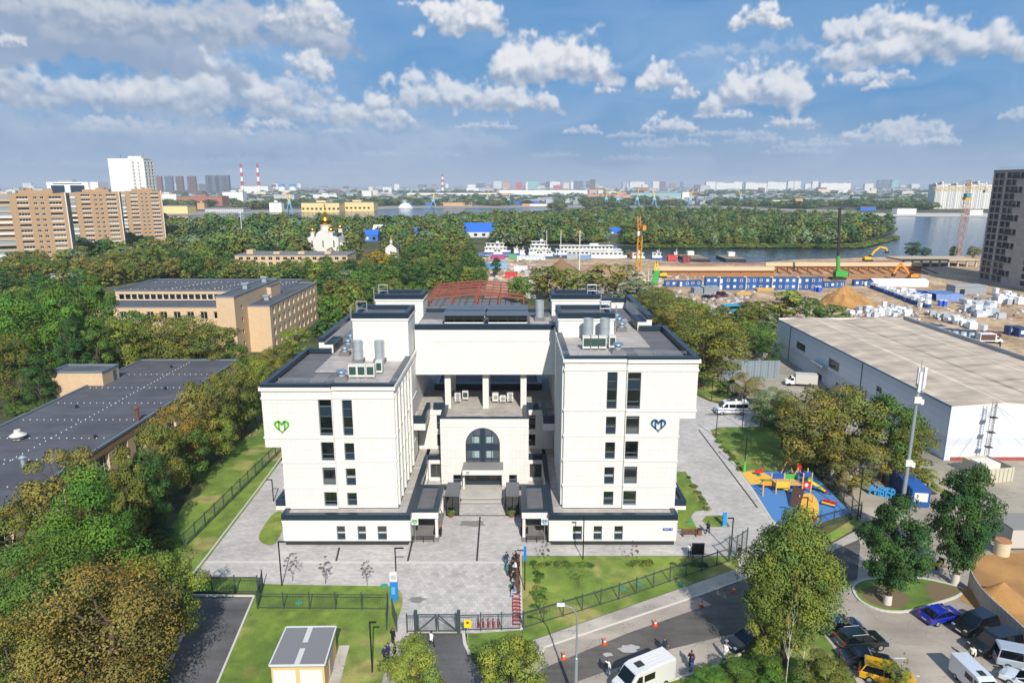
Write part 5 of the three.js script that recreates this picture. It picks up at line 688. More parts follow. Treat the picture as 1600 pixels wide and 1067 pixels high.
for(const[u,vb,vt,r,m,l]of[[1013,449,420,0.2,'#d9d6d0','white and orange site pole left of the green ramp'],[905,428,360,0.34,'#d8d0c2','tall white pole on the earth mounds, nearest of three'],[876,402,360,0.28,'#d8d8d4','thin white pole behind the long ship, middle of three'],[854,398,360,0.26,'#d8d8d4','thin white pole behind the restaurant ship, left of three']]){const[x,z]=at(u,vb),t=thing('light_pole',l,'pole',[x,0,z]),b=new MB(t),h=onZ(u,vt,z)[1];b.lathe(x,z,[[r,0],[r*0.6,h],[0,h]],8);b.build('pole',C(m,0.6),t);const q=new MB(t);q.box(x-r*2.4,x+r*2.4,0,0.5,z-r*2.4,z+r*2.4);q.build('base',C('#c9783c',0.8),t);}
{const[x,z]=at(1025,446),t=thing('green_ramp','bright green steel ramp standing on end beside the blue cabins','ramp',[x,0,z]),b=new MB(t);b.beam([x-1,0,z],[x+0.8,6.5,z-2],2.4,0.2);b.build('plate',C('#4aa84e',0.6),t);const q=new MB(t);for(const d of[-1.2,1.2])q.beam([x-1+d,0,z+0.1],[x+0.8+d,6.5,z-1.9],0.2,0.5);q.build('side_rail',C('#3f9844',0.6),t);}
// fences and walls round the site: corrugated screen, concrete wall
{const a=at(1123,591),c=at(1216,590),t=thing('corrugated_fence','tall grey corrugated sheet fence between the big tree and the warehouse','fence',[(a[0]+c[0])/ 2,0,a[1]]),n=44;for(let k=0;k<n;k++){const b=new MB(t),x=mix(a[0],c[0],k / n),x1=mix(a[0],c[0],(k+1)/ n);b.box(x,x1-0.02,0,4.3,a[1]-(k % 2?0.1:0),a[1]+0.08 -(k % 2?0.1:0));b.build('panel',k % 5===0?C('#76838a',0.6,0.2):C('#85939b',0.6,0.2),t);}}
{const a=at(803,466),c=at(848,464),t=thing('concrete_wall','pale concrete panel wall right of the rusty skeleton','wall',[(a[0]+c[0])/ 2,0,a[1]]);for(let k=0;k<6;k++)RB(t,'panel',M.concrete,[mix(a[0],c[0],k / 6),mix(a[0],c[0],(k+0.97)/ 6),0,2.8,a[1],a[1]+0.2]);}
// ---------------------------------------------------------------- the river, its island and what floats
ground('river',atP([[-500,362],[-100,345],[262,338],[470,332],[640,325.5],[760,324],[900,325],[1000,326],[1200,329],[1340,337],[1600,340],[1900,341],[2100,400],[1600,399],[1420,401],[1250,405],[1180,411],[1100,410],[1040,408],[1002,404],[960,402],[750,400],[560,400],[240,352],[-100,356]]),0.04,M.water);
ground('island',curve(atP([[-300,358],[250,356],[420,352],[520,350],[640,346],[720,342],[860,336],[1080,332],[1200,335],[1300,340],[1392,352],[1404,359],[1385,366],[1370,372],[1352,381],[1290,387],[1150,388],[1060,388.5],[1008,386],[940,383],[860,384],[760,392],[560,430],[240,430]]),true,3),0.06,M.wild);
ground('quay',atP([[1338,338],[1600,340],[1800,341],[1800,334],[1600,333],[1345,333]]),0.3,mat('#b9b4aa',0.9));ground('quay',atP([[240,338],[470,332],[640,325.5],[900,325],[1200,329],[1338,337],[1340,330],[1200,323],[900,320.5],[640,321],[470,327],[240,332]]),0.3,mat('#8f8a80',0.9));
function hullGeo(L,W,h,b){const n=14,o=[];for(let i=0;i<=n;i++){const s=i / n,w=W / 2*Math.min(1,Math.pow(Math.max(0,(1-s)*3.2),0.6))*(s<0.06?0.85:1);o.push([s*L-L / 2,w]);}const pts=[...o.map(([x,w])=>[x,w]),...o.reverse().slice(1).map(([x,w])=>[x,-w])];b.prism(pts,0,h);}
function ship(label,u0,u1,v,decks,name='ship',stripe='#2f5da8',flip=1,W=9){
const[x0,z]=at(u0,v),x1=at(u1,v)[0],L=x1-x0,t=thing(name,label,name==='ship'?'ship':'boat',[(x0+x1)/ 2,0.05,z]);t.scale.x=flip;const h=new MB(),s=new MB();W=Math.min(W,L*0.3);hullGeo(L,W,1.6,h);h.build('hull',C('#e4e6e6',0.5),t);s.m=new THREE.Matrix4().makeScale(1.004,1,1.02);hullGeo(L,W,0.7,s);s.build('stripe',C(stripe,0.5),t);
let y=1.6;for(let d=0;d<decks;d++){const a=-L / 2+L*(0.02+d*0.05),b=L / 2-L*(0.16+d*0.1),q=new MB(),w=new MB(),r=new MB();q.box(a,b,y,y+2.2,-W / 2+0.6+d*0.4,W / 2-0.6-d*0.4);q.build('cabin',M.whitewash,t);const n=Math.max(2,Math.floor((b-a)/ 2.4));for(let k=0;k<n;k++)w.box(mix(a,b,(k+0.2)/ n),mix(a,b,(k+0.8)/ n),y+0.8,y+1.7,W / 2-0.6-d*0.4,W / 2-0.56-d*0.4);w.build('window_row',M.glassBlue,t);r.box(a-0.4,b+0.6,y+2.2,y+2.4,-W / 2+0.3,W / 2-0.3);r.build('deck',C('#d9d6ce',0.7),t);y +=2.4;}
const f=new MB();f.box(-L*0.05,L*0.06,y,y+1.3,-1,1);f.bar([L*0.2,y,0],[L*0.2,y+2.5,0],0.1,4);f.build('mast',M.whitewash,t);return t;
}
ship('white two-deck passenger ship moored left of the restaurant ship',757,798,395,2);ship('tall white restaurant ship with dark arched awnings',826,866,398,3,'ship','#d8d8d8',1,12);ship('very long low white ship with a grey roof and a blue prow',866,988,399,2);ship('white cabin cruiser moored in front of the long ship',886,926,402,1,'ship','#3a4a5a');ship('low white tour boat with many windows beside the long ship',922,980,403,1,'ship','#c9c9c9');
[[771,399,14],[803,397,8],[812,400,9],[838,402,12],[1019,404.5,16],[1053,404,6],[988,405,20],[853,402,10]].forEach(([u,v,w],i)=>ship(`small white boat moored ${['before the two-deck ship', 'between the two-deck and restaurant ships, left of two', 'between the two-deck and restaurant ships, right of two', 'under the bow of the restaurant ship', 'with a blue roof at the right end of the moorings', 'with a tall bridge beside the red container', 'with a green stripe behind the yellow crane', 'under the stern of the restaurant ship'][i]}`,u,u+w,v,1,'boat',i===6?'#3a9a5a':'#2f5da8',1,4));
for(const[u0,u1,v,dz,l]of[[1072,1110,408,26,'rusty flat barge with a small white wheelhouse, left of two at the bank'],[1134,1166,408,20,'dark barge with blue railings, right of two at the bank']]){const[x0,z]=at(u0,v),x1=at(u1,v)[0],t=thing('barge',l,'barge',[(x0+x1)/ 2,0,z]);RB(t,'hull',M.dark,[x0,x1,0,1.3,z-dz,z]);RB(t,'deck',C('#8f7f68',0.9),[x0+0.4,x1-0.4,1.3,1.5,z-dz+0.4,z-0.4]);RB(t,'wheelhouse',M.whitewash,[x0+6,x0+10,1.5,4,z-dz+2,z-dz+6]);const q=new MB(t);for(let k=0;k<10;k++)q.bar([mix(x0,x1,k / 9),1.3,z],[mix(x0,x1,k / 9),2.6,z],0.08,4);q.bar([x0,2.6,z],[x1,2.6,z],0.08,4);q.build('railing',C('#34507f',0.6),t);}
for(const[u0,u1,v,h,c,l]of[[1044,1058,408,3.4,'#c23a34','bright red container at the mooring bank'],[1067,1079,411,4,'#7a3230','dark red container behind the cream beam'],[768,788,405,2.2,'#a8357a','purple container in the boat yard'],[795,806,405,3,'#4f9a6a','green container in the boat yard'],[758,776,420,2.4,'#3f7fc0','blue container left of the boat yard trees'],[778,792,421,3.6,'#7aa6c8','pale blue container in the boat yard'],[808,852,407,2.6,'#c4cacc','long pale steel shed below the restaurant ship'],[886,905,405,2.8,'#9aa6b0','grey container under the cabin cruiser'],[905,924,405.5,2.4,'#6f93b8','blue-grey container right of the white pole'],[803,824,424,2.6,'#d8d8d4','white bus body parked by the earth track'],[789,808,435,2.6,'#c0302c','bright red truck body near the green tree'],[985,997,403,2.6,'#9c3a34','maroon container behind the yellow crane']]){const[x0,z]=at(u0,v),x1=at(u1,v)[0],t=thing('container',l,'container',[(x0+x1)/ 2,0,z]);RB(t,'body',C(c,0.7),[x0,x1,0.15,h,z-3,z]);RB(t,'roof_edge',C(c,0.5),[x0-0.1,x1+0.1,h,h+0.15,z-3.1,z+0.1]);const n=Math.max(2,Math.round((x1-x0)/ 2));for(let k=0;k<n;k++)RB(t,'rib',C('#8d8d8d',0.7),[mix(x0,x1,(k+0.5)/ n)-0.06,mix(x0,x1,(k+0.5)/ n)+0.06,0.3,h-0.2,z,z+0.06]);}
// ---------------------------------------------------------------- the far bank and the skyline
const winTex=(wall,win,sx=3.4,sy=3.0,f=0.45)=>tex(64,64,sx*4,(x,y)=>{const a=(x % 16)/ 16,b=(y % 16)/ 16,w=a>0.28&&a<0.28+f&&b>0.3&&b<0.75,g=GRID[(Math.floor(x / 16)*7+Math.floor(y / 16)*31)&65535];return w?tint(win,wall,g*0.4):wall;});
const CITY={white:mapped(winTex([232,230,224],[150,156,160]),0.85),cream:mapped(winTex([226,214,190],[140,138,132]),0.85),grey:mapped(winTex([186,188,190],[104,112,120]),0.85),brick:mapped(winTex([176,110,90],[96,74,70]),0.9),pink:mapped(winTex([206,168,150],[130,112,108]),0.9),dark:mapped(winTex([86,84,90],[50,56,66],3.4,3,0.6),0.6),slate:mapped(winTex([96,108,124],[60,74,92],3.4,3,0.6),0.5),brown:mapped(winTex([122,92,84],[74,62,62]),0.8),teal:mapped(winTex([150,190,190],[70,120,130],3.4,3,0.6),0.4),orange:mapped(winTex([214,150,112],[150,104,84]),0.85),red:mapped(winTex([190,90,86],[140,70,72]),0.8),plain:C('#e3e1da',0.85),yellow:C('#dcc488',0.85),blue:M.blueSheet,tan:C('#c49a72',0.9)};
function block(label,u0,u1,vb,vt,m,o={}){
const[x0,z]=at(u0,vb),x1=at(u1,vb)[0],h=Math.max(3,onZ((u0+u1)/ 2,vt,z)[1]),W=x1-x0,d=o.depth??Math.min(60,Math.max(14,W*0.5)),t=thing(o.name??'city_building',label,'building',[(x0+x1)/ 2,0,z],o.turn??0,o.group),b=new MB();
b.box(-W / 2,W / 2,0,h,-d,0);b.build('wall',m,t);if(!o.small){const r=new MB();r.box(-W / 2-0.4,W / 2+0.4,h,h+Math.max(0.6,h*0.02),-d-0.4,0.4);r.build('roof',o.roof??C('#85827e',0.9),t);if(o.hut!==0){const q=new MB();q.box(-W*0.15,W*0.1,h+0.6,h+3.5,-d*0.7,-d*0.3);q.build('roof_hut',m,t);}}return t;
}
reseed(41);
block('white four-storey house with small square windows on the far quay',421,440,332,316.5,CITY.white,{name:'quay_house'});block('long pale yellow port warehouse behind the church, left half',471,530,331.5,317,CITY.yellow,{depth:40,roof:C('#6b6660',0.9)});block('long pale yellow port warehouse behind the church, right half',530,584,330,316,CITY.yellow,{depth:40,roof:C('#6b6660',0.9)});
for(let k=0;k<16;k++){const[x,z]=at(474+k*6.8,331.5 -(k>8?1.5:0));const t=thing('loading_door',`dark loading opening in the pale yellow warehouse, ${ORD[k]} from the left`,'opening',[x,0,z+0.1]),b=new MB();b.box(-1.6,1.6,4,7,-0.05,0.1);b.build('leaf',M.dark,t);const c=new MB();c.box(-2.2,2.2,7,7.4,0,1.6);c.build('hood',C('#5f5a52',0.9),t);}
block('blue-roofed quay shed right of the white dome',636,656,321,316.5,CITY.blue,{hut:0,depth:30});block('small bright blue quay shed before the port trees',665,674,322,317,CITY.blue,{hut:0});block('long tan quay wall shed beyond the river',680,737,322,316.5,CITY.tan,{hut:0,depth:20});block('wide bright blue hall on the far bank',802,841,319.5,314.5,CITY.blue,{hut:0,depth:20,roof:M.blueSheet});block('white low hall in front of the wide blue hall',828,856,322,318.5,CITY.plain,{hut:0,depth:15});block('low orange hall left of the white hall on the bank',816,828,322,318.5,CITY.orange,{hut:0});
block('enormous long white logistics hall behind the port, left part',636,780,307,301.5,CITY.plain,{hut:0,depth:120});block('enormous long white logistics hall behind the port, right part',780,918,305,297,CITY.plain,{hut:0,depth:120});block('low yellow hall before the long white hall',630,660,311,306,CITY.yellow,{hut:0});block('pale teal-roofed factory halls right of the logistics hall',985,1066,310,301,CITY.teal,{hut:0,depth:80});block('orange factory front under the harbour cranes',914,985,311,304,CITY.orange,{hut:0});
block('white office block beside the river trees at the left bank',243,276,318,303,CITY.white);block('long red brick factory at the left bank',276,347,321,307,CITY.brick,{depth:40});block('dark red end block of the brick factory',341,349,319,306,CITY.brown);block('white office tower with dark window grid by the left bank',348,380,318,300,CITY.white);block('yellow riverside hall nearest the white tower',247,293,334,322,CITY.yellow,{depth:30,hut:0});block('tan brick gatehouse beside the yellow riverside hall',308,319,327,317,CITY.tan);block('low grey-green sheds along the left quay',320,380,332,326,CITY.grey,{hut:0});block('large pale power hall under the twin striped chimneys',376,419,303,291,CITY.plain,{hut:0,depth:80});block('pale grey-blue office among trees behind the white quay house',428,460,318,304,CITY.grey);block('cream wing building in trees behind the yellow warehouses',460,486,316,308,CITY.cream);block('white and pink workshop behind the yellow warehouses',489,526,314,304,CITY.white);
['#6b5a5c','#59636d','#665453','#6a4f4c'].forEach((c,k)=>block(`dark slim tower ${['reddish, touching the white tower', 'grey-blue with a rounded front', 'brown, third of four', 'maroon, rightmost of four'][k]} in the row right of the white tower`,[242,259,276,294][k],[254,271,287,307][k],304,275.5,k===1?CITY.slate:k===0?CITY.brown:mapped(winTex([[107,90,92],[0,0,0],[102,84,83],[106,79,76]][k],[70,62,66],3.4,3,0.6),0.7),{depth:13}));
for(let k=0;k<7;k++)block(`dark glass slab of the striped tower group, ${ORD[k]} from the left`,322+k*5.3,322+k*5.3+5.1,305,274.5,k % 2?CITY.dark:CITY.slate,{depth:14,turn:(k % 3-1)*0.25});
// the striped chimneys and cooling towers
[[379.5,303,255.5,'left of the twin'],[405,303,255.5,'right of the twin'],[691.5,301,272,'single far']].forEach(([u,vb,vt,l])=>{const[x,z]=at(u,vb),h=onZ(u,vt,z)[1],t=thing('chimney',`red and white banded power station chimney, ${l} chimney${l[0] === 's' ? '' : 's'}`,'chimney',[x,0,z]);for(let k=0;k<6;k++){const b=new MB(t),a=h*(k<1?0:0.28 +(k-1)*0.144),e=h*(0.28+k*0.144),r=(y)=>mix(9,6,y / h);b.lathe(x,z,[[r(a),a],[r(e),e]],12);b.build('band',k % 2?C('#b53038',0.8):C('#e8e4e0',0.8),t);}});
[[440.5,'left'],[457.5,'right']].forEach(([u,l])=>{const[x,z]=at(u,302),h=onZ(u,287.5,z)[1],D=span(x,0,z),t=thing('cooling_tower',`white cooling tower with a blue rim, ${l} of two`,'cooling tower',[x,0,z]),b=new MB(t),c=new MB(t),r=5*D;b.lathe(x,z,[[r*1.2,0],[r*0.95,h*0.7]],16);b.build('shell',C('#e6e6e2',0.8),t);c.lathe(x,z,[[r*0.95,h*0.7],[r*0.9,h],[0,h]],16);c.build('rim',C('#3f86c4',0.7),t);});
[[786,796,298,285,'orange','orange tower alone left of the red tower'],[806,816,299,285,'red','plain red tower left of the teal office'],[822,825,300,284,'white','white end slab of the teal office'],[825,841,300.5,283,'teal','teal glass office with a bowl-shaped crown'],[853,859,298,284,'dark','dark slim tower right of the teal office'],[859,875,298.5,284,'white','broad white tower right of the teal office'],[865,878,299,289.5,'red','red block in front of the broad white tower'],[880,889,298,285.5,'cream','cream tower right of the red block'],[892,896,298,284,'white','narrow white tower before the slate cluster'],[896,903,298,283,'slate','slate tower, first of the dark cluster of four'],[904,911,298,283,'slate','slate tower, second of the dark cluster of four'],[916,922,298,283,'slate','slate tower, third of the dark cluster of four'],[922,930,299,280.5,'dark','tallest dark tower closing the cluster of four'],[984,1007,297,284,'white','white slab block over the harbour cranes'],[1020,1030,297,283.5,'white','white tower beside the maroon tower'],[1030,1040,297,283.5,'brown','maroon tower beside the white tower'],[1047,1055,297,287,'brick','red brick tower right of the maroon tower'],[1063,1068,296,284,'slate','dark blue tower right of the red brick tower'],[1066,1077,314,300,'plain','plain white block by the port, nearest the bank'],[1094,1100,304,289,'grey','pale slender tower block above the port halls'],[1242,1248,323,310,'tan','left tan silo tower near the far bank'],[1248,1254,323,310,'tan','right tan silo tower near the far bank'],[1371,1379,297,281.5,'slate','dark slate tower, left of three near the right river bend'],[1380,1392,297,281,'slate','wide slate tower, middle of three near the right river bend'],[1393,1404,298,281,'teal','pale-edged tower, right of three near the right river bend'],[1402,1432,335,326,'white','white terminal building on the right quay'],[1345,1369,329,324,'blue','bright blue shed on the right quay'],[1206,1234,321,312.5,'plain','white hall with dark windows right of the port cranes'],[1226,1241,323,318,'blue','blue shed beside the tan silos'],[1410,1447,318,311,'plain','long white hall at the edge of the right woods'],[1516,1536,336,328,'white','white river station left of the dark tower']].forEach(([a,b,vb,vt,m,l])=>block(l,a,b,vb,vt,CITY[m],{hut:vb>305?0:1}));
[[1103,1118],[1119,1132],[1132,1146],[1146,1159],[1165,1180],[1180,1198],[1199,1213],[1213,1228]].forEach(([a,b],k)=>block(`white panel slab, ${ORD[k]} from the left in the long white estate on the skyline`,a,b,299,284 +(k % 3),CITY.white));[[1231,1240],[1241,1251],[1258,1267],[1269,1278]].forEach(([a,b],k)=>block(`white point tower, ${ORD[k]} of four right of the long white estate`,a,b,298,k===2?287:283,CITY.white));[[1282,1297],[1297,1313],[1313,1329]].forEach(([a,b],k)=>block(`white slab, ${ORD[k]} of three before the slate towers`,a,b,301,286,CITY.white));
[[1459,1466,289],[1467,1478,287],[1479,1489,290],[1490,1500,289],[1501,1511,291],[1512,1522,288],[1523,1534,286],[1535,1546,288]].forEach(([a,b,vt],k)=>{const t=block(`white high-rise, ${ORD[k]} from the left in the riverside group beside the dark tower`,a,b,326,vt,CITY.white,{depth:24});const[x0,z]=at(a,326),x1=at(b,326)[0],W=x1-x0,h=onZ(a,vt,z)[1],s=new MB();for(let i=0;i<3;i++)s.box(-W / 2+W*(0.1+i*0.33),-W / 2+W*(0.22+i*0.33),2,h-1,0,0.9);s.build('balcony_stack',i_(k),t);});
function i_(k){return k % 2?C('#cfcdc6',0.8):C('#b7b9ba',0.8);}
{const marks=[[100,'left of the white tower'],[340,'between the white tower and the twin chimneys'],[520,'between the twin chimneys and the far chimney'],[692,'around the far striped chimney'],[800,'left of the teal office'],[960,'right of the dark cluster of four'],[1100,'left of the long white estate'],[1300,'behind the white point towers'],[1460,'left of the riverside high-rises'],[1700,'behind the dark tower']],count=new Map(),names={white:'white',cream:'cream',grey:'grey',brick:'brick red',pink:'pinkish',slate:'slate blue',dark:'dark',brown:'brown'};
const us=[];for(let k=0;k<175;k++)us.push(rr(-20,1545));us.sort((a,b)=>a-b);
for(const u of us){const vb=295+Math.pow(rnd(),1.4)*12,far=vb<300,w=far?rr(4,14):rr(6,22),h=far?rr(4,12):rr(3,9),m=pick(['white','white','white','cream','grey','brick','pink',far?'slate':'grey',far?'dark':'cream','brown']),where=marks.find(([x])=>u<x)[1],key=m+where,n=count.get(key)??0;count.set(key,n+1);block(`${ORD[n] ?? 'last'} ${names[m]} skyline building from the left ${where}`,u,u+w,vb,Math.max(283,vb-h),CITY[m],{small:1,turn:rr(-0.3,0.3),group:'distant city buildings'});}}
{const g=new THREE.BoxGeometry(1,1,1).translate(0,0.5,0),n=2700,low=new THREE.InstancedMesh(g,C('#ffffff',0.9),n),m4=new THREE.Matrix4(),q=new THREE.Quaternion(),up=new THREE.Vector3(0,1,0),c=new THREE.Color();low.name='far_low_buildings';for(let i=0;i<n;i++){const u=rr(-300,1900),v=293.5+Math.pow(rnd(),1.3)*26,[x,z]=at(u,v),s=v<303?1.5:0.8;m4.compose(new THREE.Vector3(x,0,z),q.setFromAxisAngle(up,rr(0,3)),new THREE.Vector3(rr(15,70)*s,rr(5,v<301?30:12),rr(12,35)*s));low.setMatrixAt(i,m4);const k=rr(0.4,0.8);low.setColorAt(i,pick([c.setRGB(k,k,k*0.97),c.setRGB(k,k*0.9,k*0.75),c.setRGB(k*0.7,k*0.45,k*0.38),c.setRGB(k*0.55,k*0.6,k*0.65)]));}low.castShadow=low.receiveShadow=true;low.userData.kind='stuff';scene.add(low);}
{const[x,z]=at(633,325),r=10*span(x,0,z),t=thing('white_dome','white domed hall like a half balloon on the far quay','dome',[x,0,z]),g=new THREE.SphereGeometry(1,24,10,0,2*Math.PI,0,Math.PI / 2);g.scale(r,r*0.8,r);mesh('shell',g,C('#eceeee',0.6),t);const b=new MB();b.box(-r*0.9,r*1.3,0,2,-2,r+1);b.build('base',M.whitewash,t);}
// harbour cranes
[[453,333,298,-1],[677,325,300,0.4],[761,320,298,0.3],[795,321,301,0.2],[947,323,295,0.3],[965,324,296,0.4],[995,325,294,0.2],[1022,324,296,-0.4],[1078,324,296,0.5],[1157,321,296,-0.6]].forEach(([u,vb,vt,lean],k)=>{const[x,z]=at(u,vb),h=onZ(u,vt,z)[1],D=span(x,0,z),t=thing('harbour_crane',`yellow and blue harbour crane ${['beside the white quay house', 'behind the small blue quay shed', 'left of the wide blue hall, nearer of two', 'left of the wide blue hall, right of two', 'first of the four close together at mid river', 'second of the four close together at mid river', 'third of the four close together at mid river', 'fourth of the four close together at mid river', 'by the plain white port block', 'alone right of the port halls'][k]}`,'crane',[x,0,z]),b=new MB(t),w=4.5*D;for(const[dx,dz]of[[-w,-w],[w,-w],[-w,w],[w,w]])b.beam([x+dx,0,z+dz],[x+dx*0.3,h*0.42,z+dz*0.3],1.0,1.0);b.build('portal',C('#6f9fc0',0.7),t);RB(t,'cab',C('#7fb0cc',0.6),[x-w*0.5,x+w*0.5,h*0.4,h*0.55,z-w*0.5,z+w*0.5]);const j=new MB(t);j.beam([x,h*0.5,z],[x+lean*8*D,h,z+2],1.5,1.5);j.beam([x,h*0.5,z],[x+1,h*0.85,z-3],1.1,1.1);j.beam([x+1,h*0.85,z-3],[x+lean*8*D,h,z+2],0.5,0.5);j.build('jib',C('#d9b04a',0.7),t);});
// ---------------------------------------------------------------- trees: tapered trunks with limbs, crowns of leaf clumps gathered in boughs
reseed(51);
const TREE_R=0.34;
function crownGeo(s,kind,n,leaf,lean=0){
reseed(s);const lodC=leaf>0.06,lodB=leaf>0.02,lobes=[],K={round:[0.55,0.34,0.45,54],oval:[0.53,0.27,0.47,56],broad:[0.56,0.36,0.43,64],loose:[0.57,0.34,0.42,30],egg:[0.55,0.36,0.46,120],shrub:[0.45,0.36,0.5,20],twiggy:[0.62,0.3,0.36,12]}[kind],[cy,rx,ry,nl0]=K,nl=Math.round(nl0*(leaf<0.008?1.8:1));
for(let i=0;i<Math.round(nl0*(leaf<0.008?1.8:1));i++){const a=rr(0,6.283),z=rr(-1,1),q=Math.sqrt(1-z*z),r=Math.pow(rnd(),0.22)*(kind==='egg'?0.88:0.86),w=kind==='oval'?1-0.4*Math.max(0,z):kind==='egg'?1-0.25*Math.max(0,-z)-0.5*Math.max(0,z):1;lobes.push([Math.cos(a)*q*r*rx*w,cy+z*r*ry,Math.sin(a)*q*r*rx*w,(lodC?rr(0.34,0.5):rr(0.17,0.34))*rx*(kind==='egg'?0.75:kind==='twiggy'?0.6:1),rr(0.74,1.26),rnd()]);}
const p=[],N=[],c=[],v=new THREE.Vector3(),nn=new THREE.Vector3(),t1=new THREE.Vector3(),t2=new THREE.Vector3();
for(let i=0;i<n;i++){
const l=lobes[Math.floor(rnd()*nl)],z=lodC?rr(-0.75,1):rr(-0.5,1),a=rr(0,6.283),q=Math.sqrt(Math.max(0,1-z*z)),o=[Math.cos(a)*q,z,Math.sin(a)*q],r=l[3]*(0.72+0.42*Math.pow(rnd(),0.7))*(rnd()<0.06?1.25:1);
v.set(l[0]+o[0]*r,l[1]+o[1]*r*(lodC?0.85:0.72),l[2]+o[2]*r);nn.set(o[0]+rr(-0.7,0.7),o[1]+rr(-0.5,0.9),o[2]+rr(-0.7,0.7)).normalize();t1.set(rr(-1,1),rr(-1,1),rr(-1,1)).cross(nn).normalize();t2.crossVectors(nn,t1);
const s1=leaf*rr(0.6,1.25),s2=s1*rr(0.5,0.85),Q=[[-s1,0],[0.1*s1,-s2],[s1,0],[-0.1*s1,s2]].map(([x,y])=>[v.x+t1.x*x+t2.x*y,v.y+t1.y*x+t2.y*y,v.z+t1.z*x+t2.z*y]);
const far=lodC?1.6:lodB?0.7:0.25,sm=nn.clone().multiplyScalar(lodC?0.15:lodB?0.3:0.45).add(new THREE.Vector3(o[0]+v.x / rx*far,o[1]+0.15 +(v.y-cy)/ ry*far,o[2]+v.z / rx*far)).normalize(),b=l[4]*rr(0.86,1.15),warm=(l[5]-0.45)*0.55+rr(-0.07,0.07),col=[b*(1+warm),b*(1+warm*0.3),b*(1-warm*0.5)];
for(const k of[0,1,2,0,2,3]){p.push(...Q[k]);N.push(sm.x,sm.y,sm.z);c.push(...col);}
}
const g=new THREE.BufferGeometry();g.setAttribute('position',new THREE.BufferAttribute(new Float32Array(p),3));g.setAttribute('normal',new THREE.BufferAttribute(new Float32Array(N),3));g.setAttribute('color',new THREE.BufferAttribute(new Float32Array(c),3));return g;
}
function trunkGeo(s,kind){reseed(s+500);const b=new MB(),top=kind==='egg'?0.5:0.62,n=7,r0=kind==='twiggy'?0.011:0.026;let a=[0,0,0];for(let k=1;k<=4;k++){const e=[rr(-0.015,0.015)*k,top*k / 4,rr(-0.015,0.015)*k];b.bar(a,e,mix(r0,r0*0.4,(k-1)/ 4),n,mix(r0,r0*0.4,k / 4));if(k>1||kind==='egg')for(let j=0;j<3;j++){const d=rr(0,6.283),R=rr(0.12,0.25),m=[e[0]+Math.cos(d)*R*0.5,e[1]+rr(0.05,0.12),e[2]+Math.sin(d)*R*0.5];b.bar(e,m,r0*0.42,5,r0*0.25);b.bar(m,[e[0]+Math.cos(d+0.3)*R,e[1]+rr(0.14,0.28),e[2]+Math.sin(d+0.3)*R],r0*0.25,4,r0*0.08);}a=e;}return b.geo();}
const leafMat=(hex)=>new THREE.MeshPhysicalMaterial({color:lin(hex),roughness:0.85,vertexColors:true,transmission:0.1,thickness:0,specularIntensity:0.3});
const LEAF={vivid:['vivid green',leafMat('#587c2f')],green:['mid-green',leafMat('#557130')],dark:['dark green',leafMat('#3d5c2e')],olive:['olive',leafMat('#6c7234')],lime:['yellow-green',leafMat('#7a8738')],tan:['tan-leaved',leafMat('#7d7a3c')],brown:['russet brown',leafMat('#82733a')],grey:['silver-green',leafMat('#74835c')],gold:['golden yellow',leafMat('#9c8528')],plum:['purple-leaved',leafMat('#4f4040')],moss:['moss green',leafMat('#6b7a36')],straw:['straw-coloured',leafMat('#87803f')]};
const BARK=C('#5a4a3a',0.95),WHITEBARK=C('#d5d2ca',0.85),crowns=new Map();
const LOD={S:[24000,0.0072],A:[11500,0.0102],B:[2300,0.026],C:[300,0.07]};
function crownOf(kind,lod,variant){const k=kind+lod+variant;if(!crowns.has(k)){const[n,l]=LOD[lod],dense={twiggy:0.14,loose:0.62,egg:2.3}[kind]??1;crowns.set(k,[crownGeo(kind.length*97+variant*31+lod.charCodeAt(0),kind,Math.round(n*dense),l*(kind==='twiggy'?0.85:1)),trunkGeo(kind.length*97+variant*31,kind)]);}return crowns.get(k);}
function tree(x,z,Hh,R,pal,kind,lod,label,group,name='tree',bark=BARK){
const keep=seed,variant=lod==='S'?1:Math.floor(rnd()*3),turn=rr(0,6.283),[cg,tg]=crownOf(kind,lod,variant),t=thing(name,label,name==='tree'?'tree':name,[x,0,z],turn,group);t.scale.set(R / TREE_R,Hh,R / TREE_R);
mesh('crown',cg,LEAF[pal][1],t);mesh('trunk',tg,bark,t);reseed(keep+77);return t;
}
